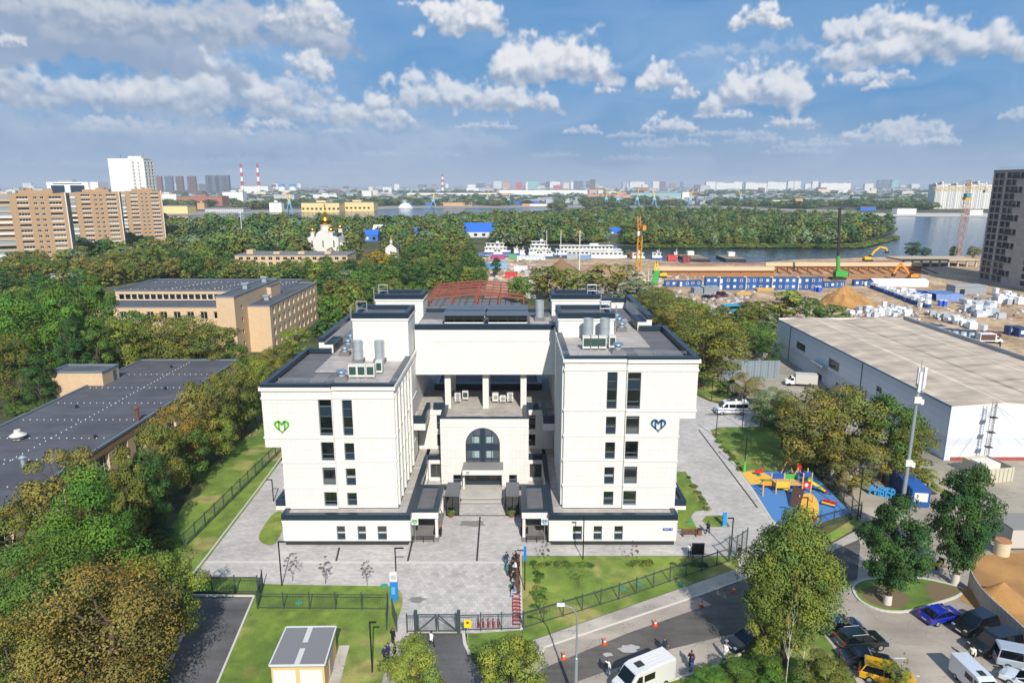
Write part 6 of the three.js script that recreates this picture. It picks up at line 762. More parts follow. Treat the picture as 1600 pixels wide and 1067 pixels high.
// a tree from its picture: where its foot stands, how high its top reaches, how wide its crown is
function treeAt(u,vb,vt,w,pal,kind,lod,label,o={}){const z=at(u,vb)[1],x=onZ(u,mix(vb,vt,0.55),z)[0],Hh=Math.max(1,onZ(u,vt,z)[1]),R=w / 2*span(x,Hh*0.6,z);return tree(x,z,Hh,R,pal,kind,lod,label??null,o.group,o.name,o.bark);}
reseed(61);
[[140,985,716,195,'vivid','oval','tall vivid green maple standing in the lower left corner'],[62,1060,838,190,'green','broad','broad green maple below the vivid maple at the left edge'],[160,1130,878,220,'brown','broad','large russet brown maple beside the asphalt lot'],[258,1020,848,120,'lime','round','yellow-green maple leaning over the corner of the asphalt lot'],[225,1085,915,110,'olive','round','olive tree between the russet maple and the yellow-green maple'],[20,1190,960,170,'straw','broad','straw-coloured maple cut by the lower left corner'],[105,880,686,140,'tan','loose','tan-leaved thin tree overlapping the dark bitumen roof'],[15,930,778,110,'olive','round','dark olive tree at the left edge under the bitumen roof'],[60,960,815,80,'brown','loose','small brown tree squeezed behind the vivid maple'],
[198,866,690,79,'olive','oval','olive maple at the near end of the belt along the low wing'],[228,848,690,74,'dark','round','dark tree at the near end of the lawn'],[252,801,650,80,'olive','round','olive maple in the belt beside the low wing windows'],[277,756,618,80,'brown','round','rusty maple in the belt against the brick flue'],[308,734,588,73,'tan','round','tan and green maple in the middle of the belt'],[292,761,655,70,'green','round','green round tree on the lawn side of the belt'],[335,714,572,72,'olive','round','olive green maple past the middle of the belt'],[342,724,640,58,'lime','round','yellow-green low tree on the lawn edge of the belt'],[368,686,556,68,'olive','round','olive maple near the clinic end of the belt'],[394,662,548,58,'lime','round','lime-tinted tree touching the clinic left wing'],[415,626,540,56,'tan','round','tan tree behind the left wing corner'],[380,676,605,52,'green','round','low green tree at the lawn end of the belt'],[436,586,535,52,'olive','round','olive tree behind the left wing roof edge'],[460,561,505,52,'lime','round','yellow-green tree behind the stepped roof edge'],
[30,620,448,110,'vivid','broad','vivid green poplar at the left edge above the bitumen roof'],[92,610,440,100,'vivid','oval','vivid green poplar second from the left edge'],[150,585,422,90,'green','oval','tall green poplar before the left end of the school'],[52,560,436,80,'green','round','green tree behind the left poplars'],[118,560,430,60,'dark','oval','dark poplar between the two vivid poplars and the school'],[60,655,548,64,'dark','oval','dark green tree beside the brick roof hut'],[10,640,510,70,'olive','round','olive tree at the left edge by the shaded path'],[112,620,492,70,'dark','oval','dark weeping birch behind the roof hut'],[150,612,485,74,'green','oval','green birch right of the weeping one'],[186,600,488,70,'lime','round','lime green tree behind the roof hut'],[215,590,478,66,'green','round','green tree before the school windows'],[250,588,482,90,'olive','round','rounded olive tree before the school hall'],[295,592,488,84,'olive','round','second rounded olive tree before the school hall'],[338,592,502,88,'olive','round','third rounded olive tree before the school hall'],[365,590,530,50,'green','round','low green tree at the foot of the stair tower'],
[1100,608,478,128,'olive','round','large olive tree touching the right wing of the clinic'],[1058,560,466,90,'tan','round','tan-orange tree behind the right wing parapet'],[1130,590,500,86,'tan','round','tan tree at the right flank of the large olive tree'],[1080,540,462,76,'lime','round','lime green tree behind the tan-orange tree'],[1026,512,446,72,'olive','round','olive tree behind the right roof edge'],[1180,560,500,76,'green','round','green tree beside the white box near the warehouse'],[1204,570,522,40,'dark','shrub','dark shrub against the warehouse corner'],
[1262,742,598,116,'tan','round','tan-brown tree left of the warehouse wall'],[1322,748,588,128,'olive','round','big olive tree before the long warehouse wall'],[1388,752,612,120,'green','round','green tree behind the phone mast'],[1336,774,684,104,'tan','loose','tan loose-crowned tree over the concrete yard'],[1226,700,618,56,'dark','round','dark tree at the shaded end of the right lawn'],[1420,762,652,86,'olive','round','olive tree against the warehouse corner'],[1205,668,600,64,'grey','round','grey-green tree over the shaded yard'],[1428,762,706,44,'brown','shrub','brown shrub behind the blue container'],[1452,770,730,44,'lime','shrub','lime shrub right of the blue container'],[1166,632,578,54,'tan','loose','thin tan tree behind the parked minibus'],[1138,622,588,34,'dark','shrub','dark shrub on the small lawn behind the minibus'],[1190,665,628,40,'dark','shrub','dark shrub behind the minibus tail'],
[1238,1040,790,158,'moss','egg','wide olive lime tree in the verge at the car park entrance'],[1200,1050,850,80,'lime','oval','yellow-green tree left of the wide olive lime'],[1400,945,768,110,'dark','egg','egg-shaped dark green willow on the kerbed island'],[1510,914,716,100,'dark','egg','egg-shaped dark green willow nearest the fenced sand heap'],[644,1140,990,108,'lime','round','yellowing birch crown left of the gate asphalt'],[800,1140,984,112,'lime','round','yellowing birch crown below the yellow sign'],[1150,1078,1030,76,'green','shrub','green shrub at the verge edge below the black sedan'],[1206,1066,1022,60,'green','shrub','second green shrub under the wide olive lime'],[1110,1090,1046,70,'vivid','shrub','low bright shrub at the bottom of the verge'],[1290,1105,1020,90,'olive','shrub','olive scrub at the bottom right of the verge'],[1218,1095,1040,80,'vivid','shrub','green scrub at the foot of the birches'],[1400,1095,1030,46,'lime','loose','thin yellow-green sapling before the yellow car'],[1172,1060,1034,40,'lime','shrub','small light shrub beside the person in white']].forEach((a)=>treeAt(a[0],a[1],a[2],a[3],a[4],a[5],a[3]>=150?'S':'A',a[6]));
{const skirt=(u,v,h,l)=>{const t=scene.children.find((o)=>o.userData.label===l),b=new MB();b.lathe(0,0,[[0.44,0],[0.4,h]],10);const m=b.build('painted_trunk_foot',C('#c9c2b6',0.9),t);m.scale.set(1 / t.scale.x,1 / t.scale.y,1 / t.scale.z);m.position.y=0.012;};skirt(1400,945,1.1,'egg-shaped dark green willow on the kerbed island');skirt(1504,914,1.3,'egg-shaped dark green willow nearest the fenced sand heap');}
[[1238,1090,895,40,'white-barked bare birch, taller of two in the verge'],[1262,1030,925,34,'white-barked bare birch, shorter of two in the verge'],[1265,1095,1010,26,'low bare birch stem in the verge scrub'],[1412,1090,1015,22,'small bare birch sapling by the parking bays'],[68,560,515,26,'bare dead birch among the left poplars']].forEach(([u,vb,vt,w,l])=>treeAt(u,vb,vt,w,'straw','twiggy','A',l,{bark:WHITEBARK}));
[[455,908,864,32,'leftmost of three on the front lawn'],[507,913,867,32,'middle of three on the front lawn'],[572,917,874,30,'rightmost of three on the front lawn'],[850,884,844,24,'left one before the right podium windows'],[990,888,842,22,'right one before the right podium windows']].forEach(([u,vb,vt,w,l])=>treeAt(u,vb,vt,w,'plum','twiggy','A',`young purple-leaved sapling, ${l}`,{name:'sapling'}));
[[905,918,884,24],[892,910,890,12],[843,920,894,14]].forEach(([u,vb,vt,w],i)=>treeAt(u,vb,vt,w,'green','twiggy','A',`thin green sapling on the right front lawn, ${['largest of three', 'smallest of three', 'nearest the blue stele'][i]}`,{name:'sapling'}));
// trees behind the clinic and round the site
[[812,478,430,40,'vivid','round','fresh green tree right of the rusty skeleton'],[855,466,414,66,'olive','round','olive tree before the earth mound, left of three'],[893,462,420,56,'lime','round','lime green tree before the earth mound, middle of three'],[962,470,408,88,'tan','loose','broad tan tree left of the yellow crane'],[925,450,426,40,'olive','round','small olive tree beside the white pole'],[995,482,436,70,'grey','round','grey-green tree under the yellow crane'],[1225,505,450,70,'lime','loose','yellow-green willow clump before the blue cabins, left of two'],[1262,506,462,66,'green','loose','green willow clump before the blue cabins, right of two'],[1300,502,474,60,'green','shrub','dark green shrub over the warehouse back edge'],[1180,500,466,50,'olive','shrub','olive shrub left of the willow clumps'],[1200,505,478,40,'dark','shrub','dark shrub near the blue bus'],[1428,403,377,30,'dark','round','dark green tree on the river bank, larger of two'],[1448,404,386,16,'dark','round','dark green tree on the river bank, smaller of two'],[1492,404,383,20,'dark','oval','dark tree by the foot of the right tower crane'],[1523,404,384,22,'tan','round','tan tree touching the dark tower'],[776,432,400,22,'dark','oval','dark tree among the boat yard containers'],[980,400,390,16,'lime','shrub','lime shrub on the river spit'],[40,420,390,24,'green','round','green tree at the foot of the nearest apartment block'],[115,425,388,40,'grey','round','silvery willow between the apartment blocks'],[160,420,375,40,'dark','oval','dark tree before the middle apartment block'],[196,415,384,44,'grey','round','silvery willow before the far apartment block'],[588,424,391,48,'gold','round','golden yellow tree left of the chapel'],[565,425,404,22,'gold','shrub','small golden shrub left of the golden tree'],[548,458,420,50,'grey','round','silvery willow in the wood behind the clinic']].forEach((a)=>treeAt(a[0],a[1],a[2],a[3],a[4],a[5],'B',a[6]));
// the woods: single trees in front, told apart by colour and place
const rectsBuilt=[[-129,-63,-247,-170],[-91,-60,-150,-68],[-31,25,-131,-76],[-33,7,-277,-238],[-157,-90,-404,-376],[-290,-247,-400,-376],[-306,-258,-485,-464],[-312,-272,-560,-538],[-142,-108,-485,-455],[-86,-72,-440,-420]];
const free=(x,z,m=2)=>!rectsBuilt.some(([a,b,c,d])=>x>a-m&&x<b+m&&z>c-m&&z<d+m);
const inPoly=(u,v,p)=>{let s=false;for(let i=0,j=p.length-1;i<p.length;j=i++)if((p[i][1]>v)!==(p[j][1]>v)&&u<(p[j][0]-p[i][0])*(v-p[i][1])/(p[j][1]-p[i][1])+p[i][0])s=!s;return s;};
const ZONES=[['trees behind the school hall',[[130,428],[200,430],[480,426],[480,436],[235,437],[150,450],[120,450]],34,['olive','tan','green','lime','olive']],['wood between school and church',[[240,400],[480,402],[560,400],[560,432],[490,436],[200,432]],46,['olive','green','lime','dark','olive','lime']],['wood behind the left clinic wing',[[490,440],[560,430],[660,430],[660,480],[560,492],[500,530]],40,['olive','green','lime','green','dark','vivid']],['wood behind the rusty skeleton',[[600,400],[740,398],[760,420],[750,455],[660,452],[600,432]],34,['olive','green','lime','dark','green']],['wood before the apartment blocks',[[-20,424],[200,414],[260,400],[230,432],[160,442],[-20,455]],40,['olive','tan','green','lime','olive']],['wood behind the left poplars',[[-20,458],[140,446],[150,500],[80,560],[-20,600]],22,['green','dark','olive','vivid']],['belt between the clinic and the building site',[[985,478],[1030,470],[1110,505],[1200,520],[1200,545],[1090,545],[1040,520]],20,['olive','tan','lime','grey']]];
reseed(71);
{const count=new Map(),list=[];
for(const[zone,poly,n,pals]of ZONES){const us=poly.map((p)=>p[0]),vs=poly.map((p)=>p[1]);let k=0,guard=0;const mine=[];while(k<n&&guard++<4000){const u=rr(Math.min(...us),Math.max(...us)),v=rr(Math.min(...vs),Math.max(...vs));if(!inPoly(u,v,poly))continue;const[x,z]=at(u,v);if(!free(x,z,4)||mine.some((m)=>Math.hypot(m[0]-x,m[1]-z)<5))continue;mine.push([x,z,u,zone,pick(pals)]);k++;}list.push(...mine.sort((a,b)=>a[2]-b[2]));}
for(const[x,z,u,zone,pal]of list){const key=pal+zone,n=count.get(key)??0;count.set(key,n+1);const low=zone.startsWith('belt'),Hh=low?rr(6,9):u>340&&u<640&&z<-330?rr(4.5,7.5):rr(8.5,13.5);tree(x,z,Hh,Hh*rr(0.34,0.46),pal,pick(['round','round','oval','broad']),'B',`${ORD[n] ?? 'last'} ${LEAF[pal][0]} tree from the left in the ${zone}`,'trees of the '+zone);}}
// woods and undergrowth that nobody could count
function mass(name,n,place,pals,lod='C',kind='round'){const[g]=crownOf(kind,lod,1),o=new THREE.InstancedMesh(g,leafMat('#ffffff'),n),m=new THREE.Matrix4(),q=new THREE.Quaternion(),up=new THREE.Vector3(0,1,0),c=new THREE.Color();o.name=name;let k=0,guard=0;while(k<n&&guard++<n*30){const r=place();if(!r)continue;const[x,z,h,R]=r;m.compose(new THREE.Vector3(x,-h*0.08,z),q.setFromAxisAngle(up,rr(0,6.3)),new THREE.Vector3(R / TREE_R,h,R / TREE_R));o.setMatrixAt(k,m);c.copy(LEAF[pick(pals)][1].color).multiplyScalar(rr(0.85,1.25));o.setColorAt(k,c);k++;}o.count=k;o.castShadow=o.receiveShadow=true;tag(o,null,null,null,'stuff');scene.add(o);return o;}
const islandP=[[-200,364],[250,358],[420,355],[520,352.5],[640,348.5],[720,345],[860,338],[1080,334],[1200,337],[1300,342],[1390,354],[1400,359.5],[1382,366],[1366,372],[1350,380],[1290,386],[1150,386.5],[1060,387],[1008,384],[940,381],[860,382],[756,390],[740,402],[600,400],[500,402],[240,402],[-100,410]];
const islandTree=(tall)=>()=>{const v=335+72*Math.pow(rnd(),1.4),u=rr(-60,1410);if(!inPoly(u,v,islandP))return null;const[x,z]=at(u,v);if(!free(x,z,6)||(u>724&&u<776&&v>362)||(u>476&&u<536&&v>390)||(u>560&&u<602&&v>372)||(u>642&&u<658&&v>367)||(u>950&&u<972&&v>362))return null;const h=rr(6,12)*(vnoise(x*0.012,z*0.012)*0.8+0.6)*(tall?1.25:1);return[x,z,h,h*rr(0.34,0.55)];};
mass('island_wood',3400,islandTree(0),['olive','dark','moss','olive','green','grey','dark','moss']);mass('island_tall_trees',1700,islandTree(1),['olive','olive','moss','dark','grey','green'],'C','oval');mass('island_broad_trees',900,islandTree(0),['olive','green','moss','dark','grey','tan'],'C','broad');
mass('undergrowth',1500,()=>{const zn=pick(ZONES),us=zn[1].map((p)=>p[0]),vs=zn[1].map((p)=>p[1]),u=rr(Math.min(...us),Math.max(...us)),v=rr(Math.min(...vs),Math.max(...vs));if(!inPoly(u,v,zn[1]))return null;const[x,z]=at(u,v);return free(x,z,3)?[x,z,rr(2.5,6),rr(2,3.6)]:null;},['olive','green','dark','lime'],'C','shrub');
mass('belt_undergrowth',260,()=>{const[u,v]=pick([[rr(-60,190),rr(560,660)],[rr(170,245),rr(770,860)],[rr(-60,260),rr(850,1080)],[rr(1275,1330),rr(690,735)],[rr(1010,1120),rr(500,580)],[rr(160,380),rr(562,600)],[rr(60,160),rr(500,600)]]),[x,z]=at(u,v);return free(x,z,1.5)&&!(u>190&&v>735&&u<420&&v<860&&u>262 +(845-v)*0.95)?[x,z,rr(1,3.2),rr(1,2.2)]:null;},['olive','green','dark'],'B','shrub');
mass('far_wood',5200,()=>{const v=295+Math.pow(rnd(),0.75)*33,u=rr(-150,1750),n=fbm(u*0.02,v*0.18,3);if(n<(v>322?0.52:0.44))return null;if(v>327&&u<1338)return null;if(v>322&&u>470&&u<860)return null;const[x,z]=at(u,v),s=v<305?1.5:1;return[x,z,rr(9,17)*s,rr(7,12)*s];},['green','dark','dark','olive','grey'],'C');
mass('reed_bank',420,()=>{const u=rr(1000,1400),v=rr(385.5,388);const[x,z]=at(u,Math.min(v,388-Math.max(0,u-1340)*0.25));return[x,z,rr(2,4),rr(2,4)];},['lime','olive','green'],'C','shrub');
mass('planting_bed',90,()=>{const[u,v]=pick([[rr(836,846),rr(880,960)],[rr(830,925),rr(880,886)],[rr(985,1100),rr(879,885)],[rr(1072,1108),0],[rr(1115,1160),0]]),vv=v||(u<1110?738 +(u-1070)*1.65:676 +(u-1113)*1.3),[x,z]=at(u+rr(-3,3),vv);return[x,z,rr(0.25,0.55),rr(0.3,0.6)];},['green','dark','moss','olive'],'C','shrub');
// ---------------------------------------------------------------- fences, gates, lamps
reseed(81);
function fence(label,px,h=2,step=2.6,m=M.fence,o={}){
const pts=atP(px,0.1),t=thing('metal_fence',label,'fence',[pts[0][0],0,pts[0][1]]),bars=new MB(t);
for(let i=0;i<pts.length-1;i++){
const[a,b]=[pts[i],pts[i+1]],L=Math.hypot(b[0]-a[0],b[1]-a[1]),n=Math.max(1,Math.round(L / step)),P=(s,y)=>[mix(a[0],b[0],s),y,mix(a[1],b[1],s)];
for(let k=0;k<=n;k++)if(k||!i){const q=new MB(t);q.beam(P(k / n,0),P(k / n,h+0.15),0.11,0.11);q.build('post',m,t);}
for(const y of[0.25,h-0.12]){const q=new MB(t);q.beam(P(0,y),P(1,y),0.07,0.07);q.build('rail',m,t);}
const nb=Math.round(L / 0.17);for(let k=0;k<nb;k++)bars.bar(P((k+0.5)/ nb,0.15),P((k+0.5)/ nb,h),0.013,3);
}
if(!o.noBars)tag(bars.build('bars',m,t),null,null,null,'stuff');return t;
}
fence('long dark fence along the left lawn beside the tree belt',[[288,856],[440,704]],2.1);fence('dark fence along the top of the asphalt lot',[[296,926],[403,926]],2.1);fence('grey-green fence across the front lawn left of the gate',[[410,916],[402,951],[606,953],[604,984]],2);fence('open wicket leaf beside the footpath left of the gate',[[613,962],[620,986]],2,3);fence('short fence piece between the footpath and the double gate',[[636,988],[649,988]],2.1);fence('grey-green fence right of the double gate',[[718,986],[817,983]],2,2.2);fence('long grey-green fence slanting along the right lawn to the side gate',[[818,982],[967,937],[1120,884],[1140,878]],2,2.3);fence('tall open fence frame of the side gate behind the lime tree',[[1138,878],[1150,874],[1166,862]],3.2,1.6);fence('dark fence on the concrete yard side of the playground',[[1284,748],[1345,810]],2,2.5);fence('fence with yellow trim at the near edge of the playground',[[1236,838],[1345,806]],2,2.6);fence('dark fence running along the shaded yard behind the minibus',[[1126,596],[1172,640],[1240,700],[1284,748]],1.8,3);
{const[x0,z]=at(650,987,0.1),x1=at(717,987,0.1)[0],t=thing('double_gate','grey-green double leaf gate with diagonal braces across the entrance drive','gate',[(x0+x1)/ 2,0,z]);for(const x of[x0,x1]){const q=new MB(t);q.box(x-0.16,x+0.16,0,2.5,z-0.16,z+0.16);q.build('gate_post',M.fence,t);}const m=(x0+x1)/ 2;for(const[a,b,s]of[[x0+0.2,m-0.04,0],[m+0.04,x1-0.2,1]]){const f=new MB(t),r=new MB(t);f.box(a,a+0.1,0.15,2.1,z-0.05,z+0.05);f.box(b-0.1,b,0.15,2.1,z-0.05,z+0.05);f.box(a,b,0.15,0.25,z-0.04,z+0.04);f.box(a,b,2,2.1,z-0.04,z+0.04);f.beam(s?[a,2.05,z]:[a,0.2,z],s?[b,0.2,z]:[b,2.05,z],0.09,0.09);const l=f.build('gate_leaf',M.fence,t);for(let k=0;k<16;k++)r.bar([mix(a,b,(k+0.5)/ 16),0.2,z],[mix(a,b,(k+0.5)/ 16),2.05,z],0.014,3);tag(r.build('bars',M.fence,l),null,null,null,'stuff');}}
{const pts=curve(atP([[1513,917],[1526,940],[1545,962],[1575,990],[1618,1032]]),false,4),t=thing('sheet_fence','pale corrugated sheet fence round the orange sand heap','fence',[pts[0][0],0,pts[0][1]]);for(let i=0;i<pts.length-1;i++){const[a,b]=[pts[i],pts[i+1]],n=3;for(let k=0;k<n;k++){const q=new MB(t),P=(s)=>[mix(a[0],b[0],s),mix(a[1],b[1],s)],[p,r]=[P(k / n),P((k+0.97)/ n)];q.beam([p[0],1.05,p[1]],[r[0],1.05,r[1]],k % 2?0.05:0.09,2.1);q.build('panel',k % 2?C('#c6beb8',0.6):C('#b9b1ab',0.6),t);}const q=new MB(t);q.bar([b[0],0,b[1]],[b[0],2.15,b[1]],0.05,4);q.build('post',M.galv,t);}}
function lamp(label,u,vb,vt,arm=0.9,dir=1,m=M.black){const[x,z]=at(u,vb,0.1),h=onZ(u,vt,z)[1],t=thing('street_lamp',label,'lamp',[x,0.05,z]),b=new MB(),a=new MB(),k=new MB();b.bar([0,0,0],[0,h,0],0.075,6);b.build('pole',m,t);a.beam([-0.06*dir,h,0],[arm*dir,h,0],0.14,0.12);a.build('lamp_head',m,t);k.box(Math.min(0.2,arm-0.1)*dir,arm*dir-0.02*dir,h-0.075,h-0.061,-0.05,0.05);k.build('lens',C('#d9d9d2',0.3),t);return t;}
[[440,915,847,0.8,1,'beside the left end of the clinic podium'],[619,908,857,1,1,'above the blue and white stele'],[911,874,806,0.5,-1,'before the right podium windows'],[1142,866,810,0.7,-1,'next to the side gate'],[1119,683,641,0.5,-1,'at the corner of the right lawn'],[1160,668,618,0.5,1,'in front of the minibus'],[1112,626,588,0.4,1,'on the small lawn behind the right wing'],[1259,818,778,0.8,-1,'on the yellow playground shape'],[427,783,750,0.8,-1,'beside the left driveway'],[581.5,1050,973,0.6,1,'alone on the lawn behind the substation'],[1163,738,676,0.4,1,'with a green wrapped foot at the playground'],[1340,812,732,0.5,-1,'at the corner of the playground fence']].forEach(([u,vb,vt,a,d,l])=>{const t=lamp(`slim black path lamp ${l}`,u,vb,vt,a,d);if(l.includes('wrapped')){const b=new MB();b.lathe(0,0,[[0.2,0.3],[0.2,1.9],[0,1.9]],10);b.lathe(0,0,[[0.22,0],[0.22,0.3]],10);b.build('foot_wrap',C('#55b046',0.7),t);}});
{const[x,z]=at(899,1100),top=onZ(903,968,z)[1],t=thing('street_lamp','tall grey street lamp with a curved arm over the road before the white van','lamp',[x,0,z]),b=new MB(t),a=new MB(t),h=new MB(t);b.lathe(x,z,[[0.16,0],[0.15,top*0.55],[0.09,top*0.56],[0.075,top]],10);b.build('pole',C('#9aa0a2',0.45,0.4),t);const R=[[0,top],[-0.1,top+0.6],[-0.5,top+1.1],[-1.2,top+1.4]];for(let i=0;i<3;i++)a.bar([x+R[i][0],R[i][1],z],[x+R[i+1][0],R[i+1][1],z],0.06,6);a.build('arm',C('#9aa0a2',0.45,0.4),t);h.box(x-1.75,x-1.1,top+1.32,top+1.5,z-0.15,z+0.15);h.build('lamp_head',C('#d5d7d6',0.4),t);}
// ---------------------------------------------------------------- vehicles
function slab(parent,name,m,prof,w,z0=0,bev=0.06,taper=1,y0=0,y1=1){const s=new THREE.Shape(prof.map(([x,y])=>new THREE.Vector2(x,y))),g=new THREE.ExtrudeGeometry(s,{depth:w-2*bev,bevelEnabled:bev>0,bevelSize:bev,bevelThickness:bev,bevelOffset:-bev,bevelSegments:2,steps:1});g.translate(0,0,z0-w / 2+bev);if(taper!==1){const p=g.attributes.position;for(let i=0;i<p.count;i++)p.setZ(i,p.getZ(i)*mix(1,taper,clamp((p.getY(i)-y0)/(y1-y0))));g.computeVertexNormals();}return mesh(name,g,m,parent);}
const TYRE=C('#17181a',0.9),RIM=C('#a7abae',0.4,0.6),paint=(c)=>new THREE.MeshPhysicalMaterial({color:lin(c),roughness:0.35,metalness:0.2,clearcoat:1,clearcoatRoughness:0.06}),CARGLASS=new THREE.MeshPhysicalMaterial({color:lin('#0d1216'),roughness:0.04});
const KINDS={
sedan:{L:4.7,W:1.82,body:[[-2.33,0.3],[-2.38,0.72],[-2.25,0.93],[-1.6,0.98],[0.8,0.96],[1.9,0.83],[2.3,0.66],[2.36,0.3]],green:[[-1.95,0.95],[-1.2,1.4],[0.1,1.45],[1.15,0.94]],roof:[[-1.2,1.38],[-1.1,1.46],[0.05,1.49],[0.2,1.41]],ax:[-1.42,1.42],wr:0.33},
coupe:{L:4.5,W:1.85,body:[[-2.25,0.3],[-2.3,0.75],[-2.1,0.92],[0.8,0.93],[1.9,0.8],[2.25,0.62],[2.28,0.3]],green:[[-2.0,0.9],[-0.9,1.32],[0.1,1.38],[1.15,0.91]],roof:[[-1.15,1.24],[-0.8,1.38],[0.05,1.41],[0.22,1.34]],ax:[-1.4,1.4],wr:0.35},
suv:{L:4.7,W:1.92,body:[[-2.3,0.4],[-2.35,0.95],[-2.2,1.1],[0.95,1.1],[2.0,1.0],[2.32,0.8],[2.36,0.4]],green:[[-2.2,1.08],[-1.85,1.68],[0.15,1.72],[1.15,1.08]],roof:[[-1.95,1.66],[-1.8,1.75],[0.1,1.77],[0.28,1.68]],ax:[-1.42,1.45],wr:0.38},
mpv:{L:4.9,W:1.92,body:[[-2.42,0.35],[-2.46,1.0],[-2.35,1.12],[1.15,1.12],[2.15,0.98],[2.42,0.75],[2.44,0.35]],green:[[-2.4,1.1],[-2.2,1.9],[0.55,1.92],[1.45,1.1]],roof:[[-2.3,1.87],[-2.15,1.97],[0.5,1.98],[0.7,1.89]],ax:[-1.5,1.5],wr:0.34},
van:{L:6.2,W:2.05,body:[[-3.08,0.4],[-3.12,2.5],[-3.0,2.66],[1.1,2.68],[1.6,2.5],[2.35,1.5],[2.95,1.2],[3.1,0.85],[3.1,0.4]],ax:[-1.85,2.1],wr:0.36},
};
function car(kind,label,u,v,heading,colour,cat='car',name='parked_car',y=0.05,place){
const K=KINDS[kind],[x,z]=place??at(u,v,y),t=thing(name,label,cat,[x,y,z],heading),m=colour.isMaterial?colour:paint(colour),W=K.W,hw=W / 2,E=K.L / 2;
slab(t,'body',m,K.body,W,0,0.09);
if(K.green){slab(t,'glasshouse',CARGLASS,K.green,W*0.95,0,0.03,0.82,K.green[0][1],K.green[1][1]);slab(t,'roof',m,K.roof,W*0.8,0,0.03);for(const s of[-1,1])for(let i=0;i<3;i++){const p=new MB();if(i===0)p.beam([K.green[3][0]-0.02,K.green[3][1],s*hw*0.93],[K.green[2][0]+0.08,K.green[2][1],s*hw*0.79],0.06,0.06);if(i===1)p.beam([-0.35,K.green[0][1],s*hw*0.955],[-0.4,K.green[1][1],s*hw*0.79],0.03,0.08);if(i===2)p.beam([K.green[0][0]+0.05,K.green[0][1],s*hw*0.93],[K.green[1][0],K.green[1][1],s*hw*0.78],0.06,0.12);p.build('pillar',m,t);}}
for(const ax of K.ax)for(const s of[-1,1]){const w=new MB(),r=new MB();w.m=new THREE.Matrix4().makeRotationX(s*Math.PI / 2).setPosition(ax,K.wr,s*(hw-0.2));w.lathe(0,0,[[K.wr*0.6,0.22],[K.wr*0.92,0.22],[K.wr,0.17],[K.wr,0.02],[0,0]],16);const wm=w.build('wheel',TYRE,t);r.m=w.m;r.lathe(0,0,[[0,0.225],[K.wr*0.62,0.215]],12);r.lathe(0,0,[[K.wr*0.62,0.215],[0,0.232]],12);r.build('rim',RIM,wm);}
for(const s of[-1,1]){const h=new MB(),q=new MB(),mi=new MB(),hy=kind==='van'?1.0:K.body[K.body.length-2][1];h.box(E-0.28,E+0.01,hy,hy+0.1,s*hw*0.66-0.14,s*hw*0.66+0.14);h.build('headlight',C('#8f989c',0.1),t);const ty=kind==='van'?1.2:K.body[1][1];q.box(-E-0.03,-E+0.12,ty,ty+0.16,s*hw*0.78-0.13,s*hw*0.78+0.13);q.build('tail_light',C('#9e1b1b',0.3),t);const mx=K.green?K.green[3][0]-0.25:2.0,my=K.green?K.green[3][1]+0.03:1.5;mi.box(mx,mx+0.14,my,my +(kind==='van'?0.35:0.14),s*(hw+0.05)-0.11,s*(hw+0.05)+0.11);mi.build('mirror',kind==='van'?M.black:m,t);}
for(const[a,d]of[[E+0.02,1],[-E-0.04,-1]]){const p=new MB();p.box(a,a+0.02,0.48,0.6,-0.27,0.27);p.build('number_plate',C('#d9d9d4',0.5),t);}
if(kind==='van'){const g=new MB();g.quad([2.36,1.53,hw*0.86],[2.36,1.53,-hw*0.86],[1.66,2.46,-hw*0.8],[1.66,2.46,hw*0.8]);g.build('windscreen',CARGLASS,t).position.set(0.03,0.02,0);for(const s of[-1,1]){const q=new MB(),z0=s*(hw+0.006);q.quad([0.95,1.5,z0],[1.95,1.5,z0],[1.4,2.25,z0],[0.95,2.25,z0]);q.box(-0.5,0.75,1.5,2.2,z0-0.01,z0+0.005);q.build('side_window',CARGLASS,t);}const r=new MB();r.box(0.2,1.0,2.68,2.74,-0.35,0.35);r.build('roof_hatch',M.dark,t);const k=new MB();for(let i=0;i<5;i++)k.box(-2.9,0.1,2.67,2.69,-0.8+i*0.38,-0.74+i*0.38);k.build('roof_rib',m,t);}
return t;
}
const AXIS=(p,q)=>{const a=at(...p),b=at(...q);return Math.atan2(-(b[1]-a[1]),b[0]-a[0]);};
car('van','white panel van parked on the road beside the traffic cones',1005,1073,AXIS([1040,1048],[960,1082]),'#dddcd8','van','white_van').scale.setScalar(0.95);
car('sedan','black sedan under the lime tree beside the road',1170,1008,AXIS([1200,1003],[1148,1020]),'#0d1018');
car('sedan','dark blue sedan at the back of the row by the footpath',1312,985,AXIS([1288,988],[1338,984]),'#1a2c4c');{const t=car('suv','dark green off-roader with silver roof rail between two sedans',1345,1010,AXIS([1316,1012],[1380,1006]),'#18221f');const b=new MB();for(const s of[-0.7,0.7])b.bar([-1.5,1.83,s],[0.1,1.83,s],0.04,5);b.build('roof_rail',M.steel,t);}
car('sedan','dark navy sedan next to the yellow car',1356,1040,AXIS([1330,1036],[1390,1042]),'#10182c');car('suv','yellow car half hidden by a sapling at the bottom edge',1386,1066,AXIS([1362,1060],[1412,1074]),'#d9a412');
car('coupe','bright blue coupe parked by the tree island',1471,968,AXIS([1448,972],[1498,962]),'#1a2fa6');car('suv','black estate car facing the bright blue coupe',1523,984,AXIS([1548,976],[1502,990]),'#0c0f14');
